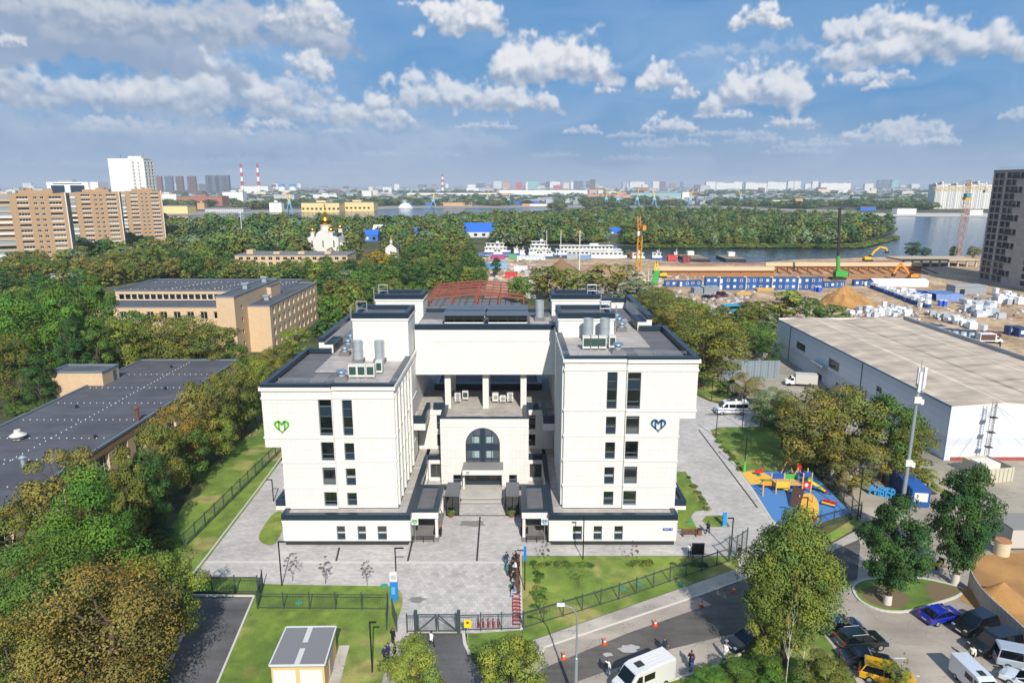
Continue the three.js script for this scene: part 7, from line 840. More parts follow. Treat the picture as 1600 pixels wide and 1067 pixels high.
{const t=car('mpv','black van with red and white lettering beside the sheet fence',1553,1016,AXIS([1590,1010],[1524,1022]),'#101214','van','lettered_van');const font=await new FontLoader().loadAsync('fonts/droid/droid_sans_bold.typeface.json');globalThis.FONT=font;const put=(s,x,y,h,m)=>{const g=new TextGeometry(s,{font,size:h,depth:0.01,curveSegments:3});g.translate(x,0,0);g.rotateY(0);const k=mesh('lettering',g,m,t);k.rotation.y=Math.PI;k.rotation.y=0;k.position.set(0,y,KINDS.mpv.W / 2+0.005);return k;};const l=put('TBU',-0.35,0.5,0.42,C('#e8e6e2',0.5));l.scale.x=-1;l.scale.x=1;const bk=l.clone();bk.rotation.y=Math.PI;bk.position.z=-KINDS.mpv.W / 2-0.005;t.add(bk);for(const s of[-1,1]){const b=new MB();b.box(-2.3,-0.9,0.75,1.12,s*0.962-0.006,s*0.962+0.006);b.build('red_stripe',C('#a3242c',0.5),t);}}
car('mpv','silver estate car cut by the right edge of the car park',1600,1043,AXIS([1572,1034],[1630,1046]),'#a9b2bb');car('van','white minivan with a roof hatch at the bottom of the car park',1523,1078,AXIS([1490,1040],[1540,1090]),'#d3d9e0','van','white_van').scale.setScalar(0.78);car('sedan','white car nose at the lower right corner',1612,1078,AXIS([1640,1095],[1590,1072]),'#dfe6ea');
{const[x,z]=at(1145,649),t=car('van','white minibus with a blue stripe parked behind the clinic',1145,649,Math.PI,'#eceeef','minibus','minibus',0.05,[x,z-1]);for(const s of[-1,1]){const b=new MB(),g=new MB();b.box(-3.0,2.9,0.95,1.12,s*1.03-0.006,s*1.03+0.006);b.build('blue_stripe',C('#3a4f9a',0.5),t);g.box(-2.9,-0.55,1.45,2.2,s*1.03-0.008,s*1.03+0.008);g.build('side_window',CARGLASS,t);}const h=new MB();for(const a of[-2,-0.6])h.box(a,a+0.8,2.68,2.85,-0.4,0.4);h.build('roof_unit',M.dark,t);}
function boxTruck(label,u,v,heading,box,len){const[x,z]=at(u,v),t=thing('box_truck',label,'truck',[x,0.03,z],heading),b=new MB(),c=new MB();b.box(-len / 2,len / 2-1.8,0.7,2.9,-1.1,1.1);b.build('cargo_box',C(box,0.7),t);slab(t,'cab',C('#e3e3df',0.5),[[len / 2-1.7,0.5],[len / 2-1.7,2.1],[len / 2-1.0,2.1],[len / 2-0.5,1.4],[len / 2+0.2,1.2],[len / 2+0.25,0.5]],1.9,0,0.06);c.quad([len / 2-0.47,1.42,0.8],[len / 2-0.47,1.42,-0.8],[len / 2-0.95,2.05,-0.75],[len / 2-0.95,2.05,0.75]);for(const s of[-0.96,0.96])c.box(len / 2-1.5,len / 2-0.75,1.35,1.95,s-0.01,s+0.01);c.build('cab_window',CARGLASS,t);for(const a of[-len / 2+1.1,len / 2-0.6])for(const s of[-0.9,0.9]){const w=new MB();w.m=new THREE.Matrix4().makeRotationX(Math.PI / 2).setPosition(a,0.38,s);w.lathe(0,0,[[0,-0.12],[0.38,-0.12],[0.38,0.12],[0,0.12]],12);w.build('wheel',TYRE,t);}const f=new MB();f.box(-len / 2+0.1,len / 2,0.45,0.7,-0.5,0.5);f.build('chassis',M.dark,t);return t;}
boxTruck('grey box truck unloading at the warehouse side door',1252,603,Math.PI-0.25,'#b9b5ae',6.4);{const t=boxTruck('white cab truck with a brown box beyond the warehouse parapet',1545,536,-0.05,'#d9d7d0',6.2);const b=new MB();b.box(-2.9,1.1,1.0,2.7,1.1,1.12);b.build('brown_panel',C('#5a4038',0.8),t);}
[['sedan',1106,466,'#15181c','black car by the grey containers on the site'],['sedan',1117,466,'#7a1c24','dark red car by the grey containers on the site'],['mpv',1129,463,'#6b2440','purple van beside the grey containers on the site'],['sedan',1551,525,'#8a1e28','red car behind the brown-boxed truck']].forEach(([k,u,v,c,l])=>car(k,l,u,v,-0.6,c));
{const[x,z]=at(1146,488),t=thing('bus','turquoise bus among scrap behind the trees right of the clinic','bus',[x,0,z],0.3),b=new MB();slab(t,'body',C('#2f8fae',0.5),[[-4.5,0.4],[-4.5,2.9],[4.3,2.9],[4.5,1.5],[4.5,0.4]],2.5,0,0.12);for(const s of[-1.26,1.26])b.box(-4,4,1.5,2.4,s-0.01,s+0.01);b.build('window_band',CARGLASS,t);for(const a of[-3,3])for(const s of[-1.1,1.1]){const w=new MB();w.m=new THREE.Matrix4().makeRotationX(Math.PI / 2).setPosition(a,0.45,s);w.lathe(0,0,[[0,-0.15],[0.45,-0.15],[0.45,0.15],[0,0.15]],12);w.build('wheel',TYRE,t);}}
// blue container, pale skip, letters of the park sign
{const a=at(1452,794),b=at(1416,757),t=thing('shipping_container','blue shipping container behind the park sign letters','container',[a[0],0,a[1]],Math.atan2(-(b[1]-a[1]),b[0]-a[0])),L=Math.hypot(b[0]-a[0],b[1]-a[1]),k=new MB(),r=new MB(),d=new MB();k.box(0,L,0.1,2.6,-2.4,0);k.build('body',C('#1f4f94',0.6),t);for(let i=0;i<24;i++)r.box(mix(0.1,L-0.2,i / 24),mix(0.1,L-0.2,i / 24)+0.12,0.2,2.5,0,0.04);for(let i=0;i<24;i++)r.box(mix(0.1,L-0.2,i / 24),mix(0.1,L-0.2,i / 24)+0.12,2.6,2.63,-2.3,-0.1);r.build('rib',C('#2a5ca6',0.6),t);d.box(-0.05,0,0.9,2.2,-2.1,-0.3);d.build('white_board',M.whitewash,t);}
{const[x,z]=at(1564,755),t=thing('skip_container','pale open-topped skip container below the warehouse front','skip',[x,0,z],0.2),b=new MB();b.box(-2.2,2.2,0.1,2.4,-5,-4.9);b.box(-2.2,2.2,0.1,2.4,-0.1,0);b.box(-2.2,-2.1,0.1,2.4,-4.9,-0.1);b.box(2.1,2.2,0.1,2.4,-4.9,-0.1);b.box(-2.1,2.1,0.1,1.2,-4.9,-0.1);b.build('shell',C('#bdb6a2',0.8),t);const r=new MB();for(let k=0;k<6;k++)r.box(-2+k*0.75,-1.9+k*0.75,0.2,2.3,0,0.06);r.build('rib',C('#a9a28e',0.8),t);const f=new MB();f.box(-1.9,1.2,1.2,2.5,-4,-1.5);f.build('contents',C('#d8d3c8',0.9),t);}
{const[x0,z0]=at(1358,771),[x1,z1]=at(1443,787),L=Math.hypot(x1-x0,z1-z0),ang=Math.atan2(-(z1-z0),x1-x0),word='РИВЕР ПАРК',look={Р:'P',И:'N',В:'B',Е:'E',А:'A',К:'K'},pitch=L / 10;[...word].forEach((c,i)=>{if(c===' ')return;const t=thing('sign_letter',`big ${i < 5 ? 'blue' : 'green'} sign letter on the yard, ${ORD[i < 5 ? i : i - 6]} ${i < 5 ? 'blue' : 'green'} one from the left`,'letter',[mix(x0,x1,i / 10),0.05,mix(z0,z1,i / 10)],ang);let g;if(c==='П'){const s=new THREE.Shape([[0,0],[0.3,0],[0.3,1.05],[0.72,1.05],[0.72,0],[1.02,0],[1.02,1.4],[0,1.4]].map(([a,b])=>new THREE.Vector2(a,b)));g=new THREE.ExtrudeGeometry(s,{depth:0.35,bevelEnabled:false});}else{g=new TextGeometry(look[c],{font:FONT,size:1.45,depth:0.35,curveSegments:4});g.computeBoundingBox();if(c==='И'){g.scale(-1,1,1);g.translate(g.boundingBox.max.x,0,0);const ix=g.index;if(!ix){const p=g.attributes.position;for(let k=0;k<p.count;k +=3){const a=[p.getX(k),p.getY(k),p.getZ(k)];p.setXYZ(k,p.getX(k+1),p.getY(k+1),p.getZ(k+1));p.setXYZ(k+1,...a);}g.computeVertexNormals();}}}g.computeBoundingBox();const w=g.boundingBox.max.x-g.boundingBox.min.x;g.translate(-g.boundingBox.min.x,0,0);g.scale(Math.min(1.2,pitch*0.88 / w),1,1);mesh('letter_body',g,i<5?C('#2f8fd0',0.5):C('#52c81e',0.5),t);});}
// ---------------------------------------------------------------- playground
{const Y=C('#e3b43a',0.6),WOOD=C('#c9a063',0.8),RED=C('#c0282e',0.5),BL=C('#24509e',0.5),GR=C('#3fa04a',0.5);
{const[ax,az]=at(1230,741),[bx,bz]=at(1246,754),t=thing('swing','wooden swing with red caps at the back of the playground','swing',[(ax+bx)/ 2,0.1,(az+bz)/ 2]),h=2.6;for(const[x,z]of[[ax,az],[bx,bz]]){for(const s of[-1,1]){const q=new MB(t);q.bar([x+s*0.95,0.1,z],[x,h,z],0.09,6);q.build('leg',WOOD,t);}const c=new MB(t);c.box(x-0.32,x+0.32,h-0.3,h+0.22,z-0.3,z+0.3);c.build('cap',RED,t);}const b=new MB(t);b.bar([ax,h,az],[bx,h,bz],0.08,6);b.build('beam',M.steel,t);const m=[(ax+bx)/ 2,(az+bz)/ 2],r=new MB(t),s=new MB(t);for(const d of[-0.5,0.5])r.bar([m[0]+d*0.5,h,m[1]+d*0.6],[m[0]+d*0.5,0.7,m[1]+d*0.6],0.02,4);r.build('rope',M.dark,t);s.lathe(m[0],m[1],[[0,0.62],[0.6,0.62],[0.65,0.72],[0.5,0.78],[0,0.72]],14);s.build('nest_seat',RED,t);}
{const[x,z]=at(1232,775),t=thing('playground_climber','wooden climbing frame with brown ramp, coloured panels and a yellow slide','play frame',[x,0.1,z]),W=(u,v,y)=>{const p=at(u,v,y);return[p[0]-x,y-0.1,p[1]-z];};
const ramp=new MB();ramp.quad(W(1234,789,0.3),W(1250,793,0.3),W(1258,765,1.6),W(1240,759,1.6));ramp.build('ramp',C('#4a3330',0.9),t);const deck=new MB(),d=W(1240,766,1.4);deck.box(-1.6,2.2,1.3,1.42,-2.6,-0.6);deck.build('deck',WOOD,t);const post=(px,py,pz,h)=>{const q=new MB();q.box(px-0.08,px+0.08,0,h,pz-0.08,pz+0.08);q.build('post',WOOD,t);};
for(const[a,c,h]of[[-1.6,-0.6,2.3],[0.3,-0.6,2.3],[2.2,-0.6,3.2],[2.2,-2.6,3.2],[0.3,-2.6,2.4],[-1.6,-2.6,2.4],[3.6,-0.9,3.2],[3.6,-2.4,3.2],[-3.8,0.2,1.7],[-3.4,-1.0,1.7],[0.6,2.3,1.1],[2.6,2.3,1.1]])post(a,0,c,h);
const pan=(n,m,...b)=>{const q=new MB();q.box(...b);q.build(n,m,t);};pan('yellow_panel',Y,-1.6,0.3,0.9,1.9,-0.66,-0.56);pan('blue_panel',BL,-1.6,0.3,1.4,2.3,-2.66,-2.56);pan('green_panel',GR,0.3,2.2,1.4,2.2,-2.66,-2.56);pan('red_panel',RED,2.2,3.6,0.7,1.7,-0.96,-0.86);pan('roof_panel',BL,2.1,3.7,2.6,3.2,-1.0,-0.9);pan('roof_panel',BL,2.1,3.7,2.4,2.5,-2.5,-1.0);pan('white_cross',M.whitewash,2.75,3.05,0.95,1.5,-0.86,-0.83);pan('white_cross',M.whitewash,2.62,3.18,1.15,1.35,-0.86,-0.826);
const sl=new MB();sl.quad([3.6,1.4,-1.9],[3.6,1.4,-1.2],[5.6,0.25,-0.5],[5.6,0.25,-1.2]);sl.beam([3.6,1.6,-1.2],[5.6,0.45,-0.5],0.06,0.3);sl.beam([3.6,1.6,-1.9],[5.6,0.45,-1.2],0.06,0.3);sl.build('slide',C('#d9cf3a',0.4),t);pan('slide_side',GR,3.5,4.0,1.3,2.1,-2.1,-2.0);pan('slide_end',RED,5.4,5.9,0.15,0.3,-1.2,-0.4);const ar=new MB();for(let k=0;k<6;k++)ar.bar([-3.8+k*0.4,1+Math.sin(k / 6*3.1)*0.7,-1.6],[-3.4+k*0.4,1+Math.sin((k+1)/ 6*3.1)*0.7,-1.6],0.06,5);ar.build('climbing_arch',GR,t);pan('orange_panel',C('#dd8f2e',0.5),-3.1,-1.7,0.8,1.5,-1.7,-1.6);}
{const[x,z]=at(1186,744),t=thing('spring_rider','small red and blue spring rider on the yellow playground corner','spring rider',[x,0.12,z]),b=new MB(),s=new MB(),f=new MB();b.box(-0.55,0.55,0.45,0.95,-0.12,0.12);b.box(0.2,0.45,0.95,1.25,-0.1,0.1);b.build('body',RED,t);s.lathe(0,0,[[0.16,0.05],[0.16,0.45]],8);s.build('spring',BL,t);f.lathe(0,0,[[0.4,0],[0.4,0.05],[0,0.05]],10);f.build('foot',GR,t);}
{const[x,z]=at(1296,790),t=thing('low_bench','low red and yellow play bench on the blue rubber','bench',[x,0.12,z],-0.7),q=(n,m,...b)=>{const k=new MB();k.box(...b);k.build(n,m,t);};q('red_board',RED,-0.9,0.9,0.35,0.45,-0.6,0);q('yellow_board',Y,-0.9,0.9,0.3,0.4,0.3,0.7);q('blue_end',BL,0.75,0.9,0,0.35,-0.6,0.7);q('blue_end',BL,-0.9,-0.75,0,0.35,-0.6,0.7);}
{const[x,z]=at(1266,815),t=thing('sandbox_board','red curved board at the tip of the yellow playground shape','board',[x,0.12,z],0.5),b=new MB();b.box(-0.9,0.9,0,0.35,-0.5,0.5);b.build('seat',RED,t);const c=new MB();c.box(-0.95,0.95,0.35,0.4,-0.55,0.55);c.build('rim',C('#a3222a',0.5),t);}}
// ---------------------------------------------------------------- forecourt furniture
const parts=(t,...list)=>{for(const[n,m,...b]of list){const q=new MB();q.box(...b);q.build(n,m,t);}return t;};
{const[x,z]=at(616,938,0.1);parts(thing('info_stele','blue and white information stele beside the entrance footpath','stele',[x,0.1,z]),['blue_board',C('#1f7ac0',0.5),-0.4,0.4,0,2.3,-0.12,0.12],['white_board',M.whitewash,-0.4,0.4,2.31,3.4,-0.12,0.12],['text_lines',C('#5aa0d4',0.6),-0.25,0.15,0.8,1.7,0.12,0.13],['text_lines',C('#a9b4bc',0.6),-0.28,0.28,2.6,3.1,0.12,0.13]);}
{const[x,z]=at(1132,822,0.1);parts(thing('blue_totem','slim bright blue totem on the small kerbed lawn','totem',[x,0.1,z]),['board',C('#2186cf',0.5),-0.25,0.25,0.1,1.9,-0.12,0.12],['foot',M.steel,-0.3,0.3,0,0.1,-0.2,0.2]);}
{const[x,z]=at(820,922,0.1),h=onZ(820,856,z)[1];parts(thing('sign_post','black post with a blue board at the corner of the right lawn','sign',[x,0.1,z]),['post',M.black,-0.06,0.06,0,h,-0.06,0.06],['board',C('#2270c0',0.5),-0.16,0.16,h-1.6,h+0.1,0.061,0.12],['lamp_arm',M.black,-0.9,-0.06,h-0.45,h-0.35,-0.05,0.05]);}
{const[x,z]=at(1090,874),t=thing('notice_board','black notice board beside the person in a white shirt','notice board',[x,0.05,z]);parts(t,['board',M.black,-0.75,0.75,0.6,2.1,-0.06,0.06],['leg',M.dark,-0.6,-0.5,0,0.6,-0.05,0.05],['leg',M.dark,0.5,0.6,0,0.6,-0.05,0.05]);}
{const[x,z]=at(731,1004,0.1),h=onZ(731,985,z)[1];parts(thing('warning_sign','yellow warning sign with a dark symbol on a post by the gate','sign',[x,0.1,z]),['post',M.steel,-0.04,0.04,0,2,-0.04,0.04],['plate',C('#e6c414',0.5),-0.35,0.35,1.7,2.6,0.04,0.07],['symbol',C('#8a1f24',0.6),-0.12,0.12,2.15,2.4,0.07,0.08]);}
[[684,836,'left'],[819,835,'right']].forEach(([u,v,l])=>{const[x,z]=at(u,v),t=thing('planter',`black cube planter with a terracotta pot at the ${l} clinic canopy`,'planter',[x,0.05,z]);parts(t,['box',M.black,-0.5,0.5,0,0.8,-0.5,0.5]);const p=new MB();p.lathe(0,0,[[0.25,0.8],[0.42,1.2],[0.36,1.2],[0,1.12]],10);p.build('pot',C('#b8663a',0.8),t);const f=new MB();for(let k=0;k<16;k++){const a=k*2.4;f.tri([Math.cos(a)*0.08,1.1,Math.sin(a)*0.08],[Math.cos(a+1)*0.1,1.1,Math.sin(a+1)*0.1],[Math.cos(a)*0.3,rr(1.5,2),Math.sin(a)*0.3]);}f.build('foliage',C('#4f6a3a',0.9),t);});
[[705,797,'left'],[799,797,'right']].forEach(([u,v,l])=>{const[x,z]=[at(u,806)[0],-85.3],t=thing('shrub_pot',`wide terracotta bowl with a green shrub before the ${l} glass kiosk`,'pot',[x,0.05,z]),p=new MB(),f=new MB();p.lathe(0,0,[[0.3,0],[0.5,0.45],[0.42,0.45],[0,0.4]],10);p.build('pot',C('#7d5a34',0.8),t);for(let k=0;k<40;k++){const a=k*2.4,r=0.5*Math.sqrt(k / 40);f.tri([Math.cos(a)*r,0.45+rr(0,0.25),Math.sin(a)*r],[Math.cos(a+0.5)*(r+0.15),0.6,Math.sin(a+0.5)*(r+0.15)],[Math.cos(a)*(r+0.1),rr(0.7,0.95),Math.sin(a)*(r+0.1)]);}f.build('foliage',C('#55702f',0.9),t);});
function bench(label,x,y,z,turn,L){const t=thing('bench',label,'bench',[x,y,z],turn);for(let k=0;k<3;k++)parts(t,['slat',C('#6d4630',0.8),-L / 2,L / 2,0.42,0.47,-0.2+k*0.15,-0.07+k*0.15]);for(let k=0;k<2;k++)parts(t,['back_slat',C('#6d4630',0.8),-L / 2,L / 2,0.58+k*0.16,0.7+k*0.16,-0.3,-0.26]);for(const s of[-0.85,0.85])parts(t,['leg',M.dark,s*L / 2-0.04,s*L / 2+0.04,0,0.42,-0.28,0.24],['arm',M.dark,s*L / 2-0.03,s*L / 2+0.03,0.42,0.9,-0.3,-0.25]);return t;}
{const[x,z]=at(1077,838);bench('brown park bench at the right flank of the clinic',x,0.06,z,0.05,2);}{const[x,z]=at(1093,836);parts(thing('litter_bin','brown litter bin beside the park bench','bin',[x,0.06,z]),['body',C('#7a4a30',0.8),-0.25,0.25,0,0.75,-0.25,0.25],['rim',M.dark,-0.27,0.27,0.75,0.82,-0.27,0.27]);}
for(let k=0;k<4;k++){const[x,z]=at(809,878+k*15);bench(`brown forecourt bench ${['farthest from the gate', 'second from the far end', 'third from the far end', 'nearest the red bicycle racks'][k]} along the right lawn kerb`,x,0.06,z,-Math.PI / 2,1.8);}
function arches(name,label,pts,m,turn){pts.forEach(([u,v],i)=>{const[x,z]=at(u,v),t=thing(name,label,'bicycle rack',[x,0.06,z],turn,'red bicycle racks'),b=new MB(),f=new MB();for(let k=0;k<8;k++){const a=k / 8*Math.PI,c=(k+1)/ 8*Math.PI;b.bar([Math.cos(a)*0.42,0.25+Math.sin(a)*0.45,0],[Math.cos(c)*0.42,0.25+Math.sin(c)*0.45,0],0.04,5);}for(const s of[-0.42,0.42])b.bar([s,0,0],[s,0.25,0],0.04,5);b.build('hoop',m,t);f.box(-0.5,0.5,0,0.03,-0.12,0.12);f.build('foot',C('#8c2f2f',0.7),t);});}
arches('bicycle_rack','red hoop bicycle rack in the line along the right lawn kerb',Array.from({length:8},(_,k)=>[808 -(k>3?0:0.5),937+k*5.6]),C('#a8383c',0.6),0);arches('bicycle_rack','red hoop bicycle rack in the line along the fence right of the gate',Array.from({length:5},(_,k)=>[747+k*8,977]),C('#a8383c',0.6),Math.PI / 2);
[[881,1030,'nearest the tall street lamp'],[945,1007,'nearest the white van roof'],[1024,978,'in the middle of the road line'],[1096.5,948,'on the shaded road patch'],[1147,925,'farthest up the road']].forEach(([u,v,l])=>{const[x,z]=at(u,v),t=thing('traffic_cone',`orange traffic cone ${l}`,'traffic cone',[x,0.04,z]),b=new MB(),c=new MB(),w=new MB();b.box(-0.25,0.25,0,0.05,-0.25,0.25);b.build('base',C('#b8401e',0.7),t);c.lathe(0,0,[[0.2,0.05],[0.05,0.75],[0,0.75]],12);c.build('cone',C('#d6521f',0.6),t);w.lathe(0,0,[[0.152,0.3],[0.115,0.47]],12);w.build('band',M.whitewash,t);});
{const q=[[420,1040],[507,1039],[525,979],[447,980]].map(([u,v])=>at(u,v,3)),c=at(470,1030,3),t=thing('substation','small yellow substation with grey roof, white doors and a pale roof strip','hut',[c[0],0.1,c[1]]),w=new MB(t),r=new MB(t),s=new MB(t),tr=new MB(t),k=0.96,cx=q.reduce((a,p)=>a+p[0]/ 4,0),cz=q.reduce((a,p)=>a+p[1]/ 4,0),sh=q.map(([x,z])=>[mix(cx,x,k),mix(cz,z,k)]);w.prism(sh,0,2.8);w.build('wall',C('#cfb078',0.8),t);r.prism(q,2.8,3);r.build('roof',C('#77767a',0.9),t);const L=(a,b,m)=>[mix(a[0],b[0],m),mix(a[1],b[1],m)],a0=L(q[0],q[1],0.44),a1=L(q[0],q[1],0.54),b0=L(q[3],q[2],0.44),b1=L(q[3],q[2],0.54);for(const[i,j]of[[0,0.42],[0.58,1]]){const z=new MB(t);z.prism([L(a0,b0,i),L(a1,b1,i),L(a1,b1,j),L(a0,b0,j)],3.005,3.02);z.build('roof_strip',C('#c3c3c0',0.7),t);}q.forEach((p,i)=>{const n=q[(i+1)% 4],e=new MB(t);e.beam([p[0],3,p[1]],[n[0],3,n[1]],0.12,0.14);e.build('roof_edge',C('#c9cdcd',0.6),t);});for(const[i,j]of[[0.04,0.46],[0.54,0.96]]){const d=new MB(t),p=L(sh[0],sh[1],i),n=L(sh[0],sh[1],j);d.beam([p[0],1.25,p[1]+0.03],[n[0],1.25,n[1]+0.03],0.08,2.4);d.build('door',C('#d5d5cf',0.7),t);}const d=new MB(t),p=L(sh[1],sh[2],0.35),n=L(sh[1],sh[2],0.6);d.beam([p[0]+0.03,1.2,p[1]],[n[0]+0.03,1.2,n[1]],0.08,2.2);d.build('side_door',C('#a8a39a',0.7),t);}
{const[x,z]=at(1565,866),t=thing('concrete_ring_stack','pale stacked concrete well rings with a rusty lid by the grey trailer','well rings',[x,0,z]);for(let k=0;k<2;k++){const b=new MB();b.lathe(0,0,[[0.85,k*0.9],[0.85,k*0.9+0.88],[0.75,k*0.9+0.89],[0,k*0.9+0.89]],18);b.build('ring',C('#c9bd9c',0.9),t);}const l=new MB();l.lathe(0,0,[[0.9,1.79],[0.9,1.88],[0,1.9]],18);l.build('lid',C('#a8774e',0.9),t);}
{const[x,z]=at(1572,868),t=thing('site_trailer','grey-white site trailer at the right edge behind the sand heap','trailer',[x+1.2,0,z-1]);parts(t,['body',C('#b9b5ad',0.8),0,7,0.4,2.9,-4,0],['roof',C('#87847e',0.8),-0.1,7.1,2.9,3.05,-4.1,0.1],['chassis',M.dark,0.3,6.7,0,0.4,-3.6,-0.4]);}
{const[x0,z]=at(1298,745),x1=at(1420,745)[0],t=thing('yard_wall','low white yard wall behind the loose tan tree','wall',[(x0+x1)/ 2,0,z]);for(let k=0;k<8;k++)parts(t,['panel',M.whitewash,mix(x0,x1,k / 8)-t.position.x,mix(x0,x1,(k+0.98)/ 8)-t.position.x,0,2,-0.2,0]);}
for(const[u,v,r,l]of[[1120,648,1.4,'damp_stain'],[1150,680,1.2,'damp_stain'],[738,818,1.1,'damp_stain'],[652,938,0.7,'damp_stain'],[984,1014,0.7,'chalk_patch'],[950,1023,0.4,'chalk_patch']]){const[x,z]=at(u,v),n=14,p=Array.from({length:n},(_,k)=>{const a=k / n*6.283,q=r*rr(0.6,1.2);return[x+Math.cos(a)*q*1.5,z+Math.sin(a)*q*0.8];});ground(l,curve(p,true,3),0.062,l[0]==='d'?C('#7d7973',0.7):C('#a9a5a3',0.9));}
for(const[a,b]of[[[1398,1029],[1406,1029]],[[1414,1057],[1428,1057]],[[1345,1003],[1352,1003]]]){const p=at(...a),q=at(...b);ground('parking_line',[[p[0],p[1]-0.08],[q[0]+0.6,q[1]-0.08],[q[0]+0.6,q[1]+0.08],[p[0],p[1]+0.08]],0.04,M.whitewash);}
for(const[u,v]of[[800,917],[467,943],[600,917],[973,921],[998,913],[1078,817],[1064,914]]){const[x,z]=at(u,v),t=thing('manhole_lid',`green round hatch lid in the grass ${u < 700 ? (u < 500 ? 'behind the front fence, left' : 'near the blue and white stele') : u === 800 ? 'by the bench kerb' : u === 973 ? 'before the slanting fence, left of two' : u === 998 ? 'before the slanting fence, right of two' : u === 1078 ? 'behind the park bench' : 'outside the slanting fence'}`,'hatch',[x,0.1,z]),b=new MB();b.lathe(0,0,[[0.42,0],[0.42,0.07],[0.3,0.12],[0,0.13]],14);b.build('lid',C('#3f8a66',0.7),t);}
{const[x0,z]=at(62,452),x1=at(117,452)[0],t=thing('slatted_pavilion','small white slatted pavilion with a pale roof among the left woods','pavilion',[(x0+x1)/ 2,0,z]),y=onZ(90,442,z)[1],top=onZ(90,431,z)[1],L=x1-x0;for(let k=0;k<5;k++)parts(t,['slat',M.whitewash,-L / 2,L*0.15,mix(y-1,top-0.6,k / 5),mix(y-1,top-0.6,(k+0.75)/ 5),-0.1,0]);parts(t,['roof',C('#b9bdbb',0.7),-L / 2,L / 2,top-0.4,top,-8,0.3],['wall',C('#a9a9a4',0.8),-L / 2+0.2,L / 2-0.2,0,top-0.4,-7.8,-0.2]);}
{const[x,z]=at(379,380),h=onZ(375,333,z)[1],t=thing('radio_pole','thin pale pole rising from the woods left of the church','pole',[x,0,z]),b=new MB();b.lathe(0,0,[[0.5,0],[0.25,h],[0,h]],6);b.build('pole',C('#c4c8c8',0.6),t);parts(t,['pole_head',M.whitewash,-0.8,0.8,h,h+1.2,-0.4,0.4]);}
// ---------------------------------------------------------------- people
const skin=C('#c79272',0.7),skinM=[skin,C('#b98263',0.7)];
function sdfMesh(caps,res=56){
const mc=new MarchingCubes(res,skin,false,false,60000),S=1.05,k=0.03,f=mc.field;mc.isolation=0;
for(let z=0;z<res;z++)for(let y=0;y<res;y++)for(let x=0;x<res;x++){const px=(x-res / 2)/(res / 2)*S,py=(y-res / 2)/(res / 2)*S+0.93,pz=(z-res / 2)/(res / 2)*S;let d=9;for(const[ax,ay,az,bx,by,bz,ra,rb,cut]of caps){const ux=bx-ax,uy=by-ay,uz=bz-az,l=ux*ux+uy*uy+uz*uz||1e-9,t=clamp(((px-ax)*ux +(py-ay)*uy +(pz-az)*uz)/ l),e=Math.hypot(px-ax-ux*t,py-ay-uy*t,pz-az-uz*t)-mix(ra,rb,t),h=clamp(0.5+0.5*(d-e)/ k);d=mix(d,e,h)-k*h*(1-h);}f[x+y*res+z*res*res]=-d;}
mc.update();const n=mc.count,g=new THREE.BufferGeometry(),p=new Float32Array(mc.positionArray.slice(0,n*3));for(let i=0;i<p.length;i +=3){p[i]*=S;p[i+1]=p[i+1]*S+0.93;p[i+2]*=S;}g.setAttribute('position',new THREE.BufferAttribute(p,3));g.setAttribute('normal',new THREE.BufferAttribute(new Float32Array(mc.normalArray.slice(0,n*3)),3));return g;
}
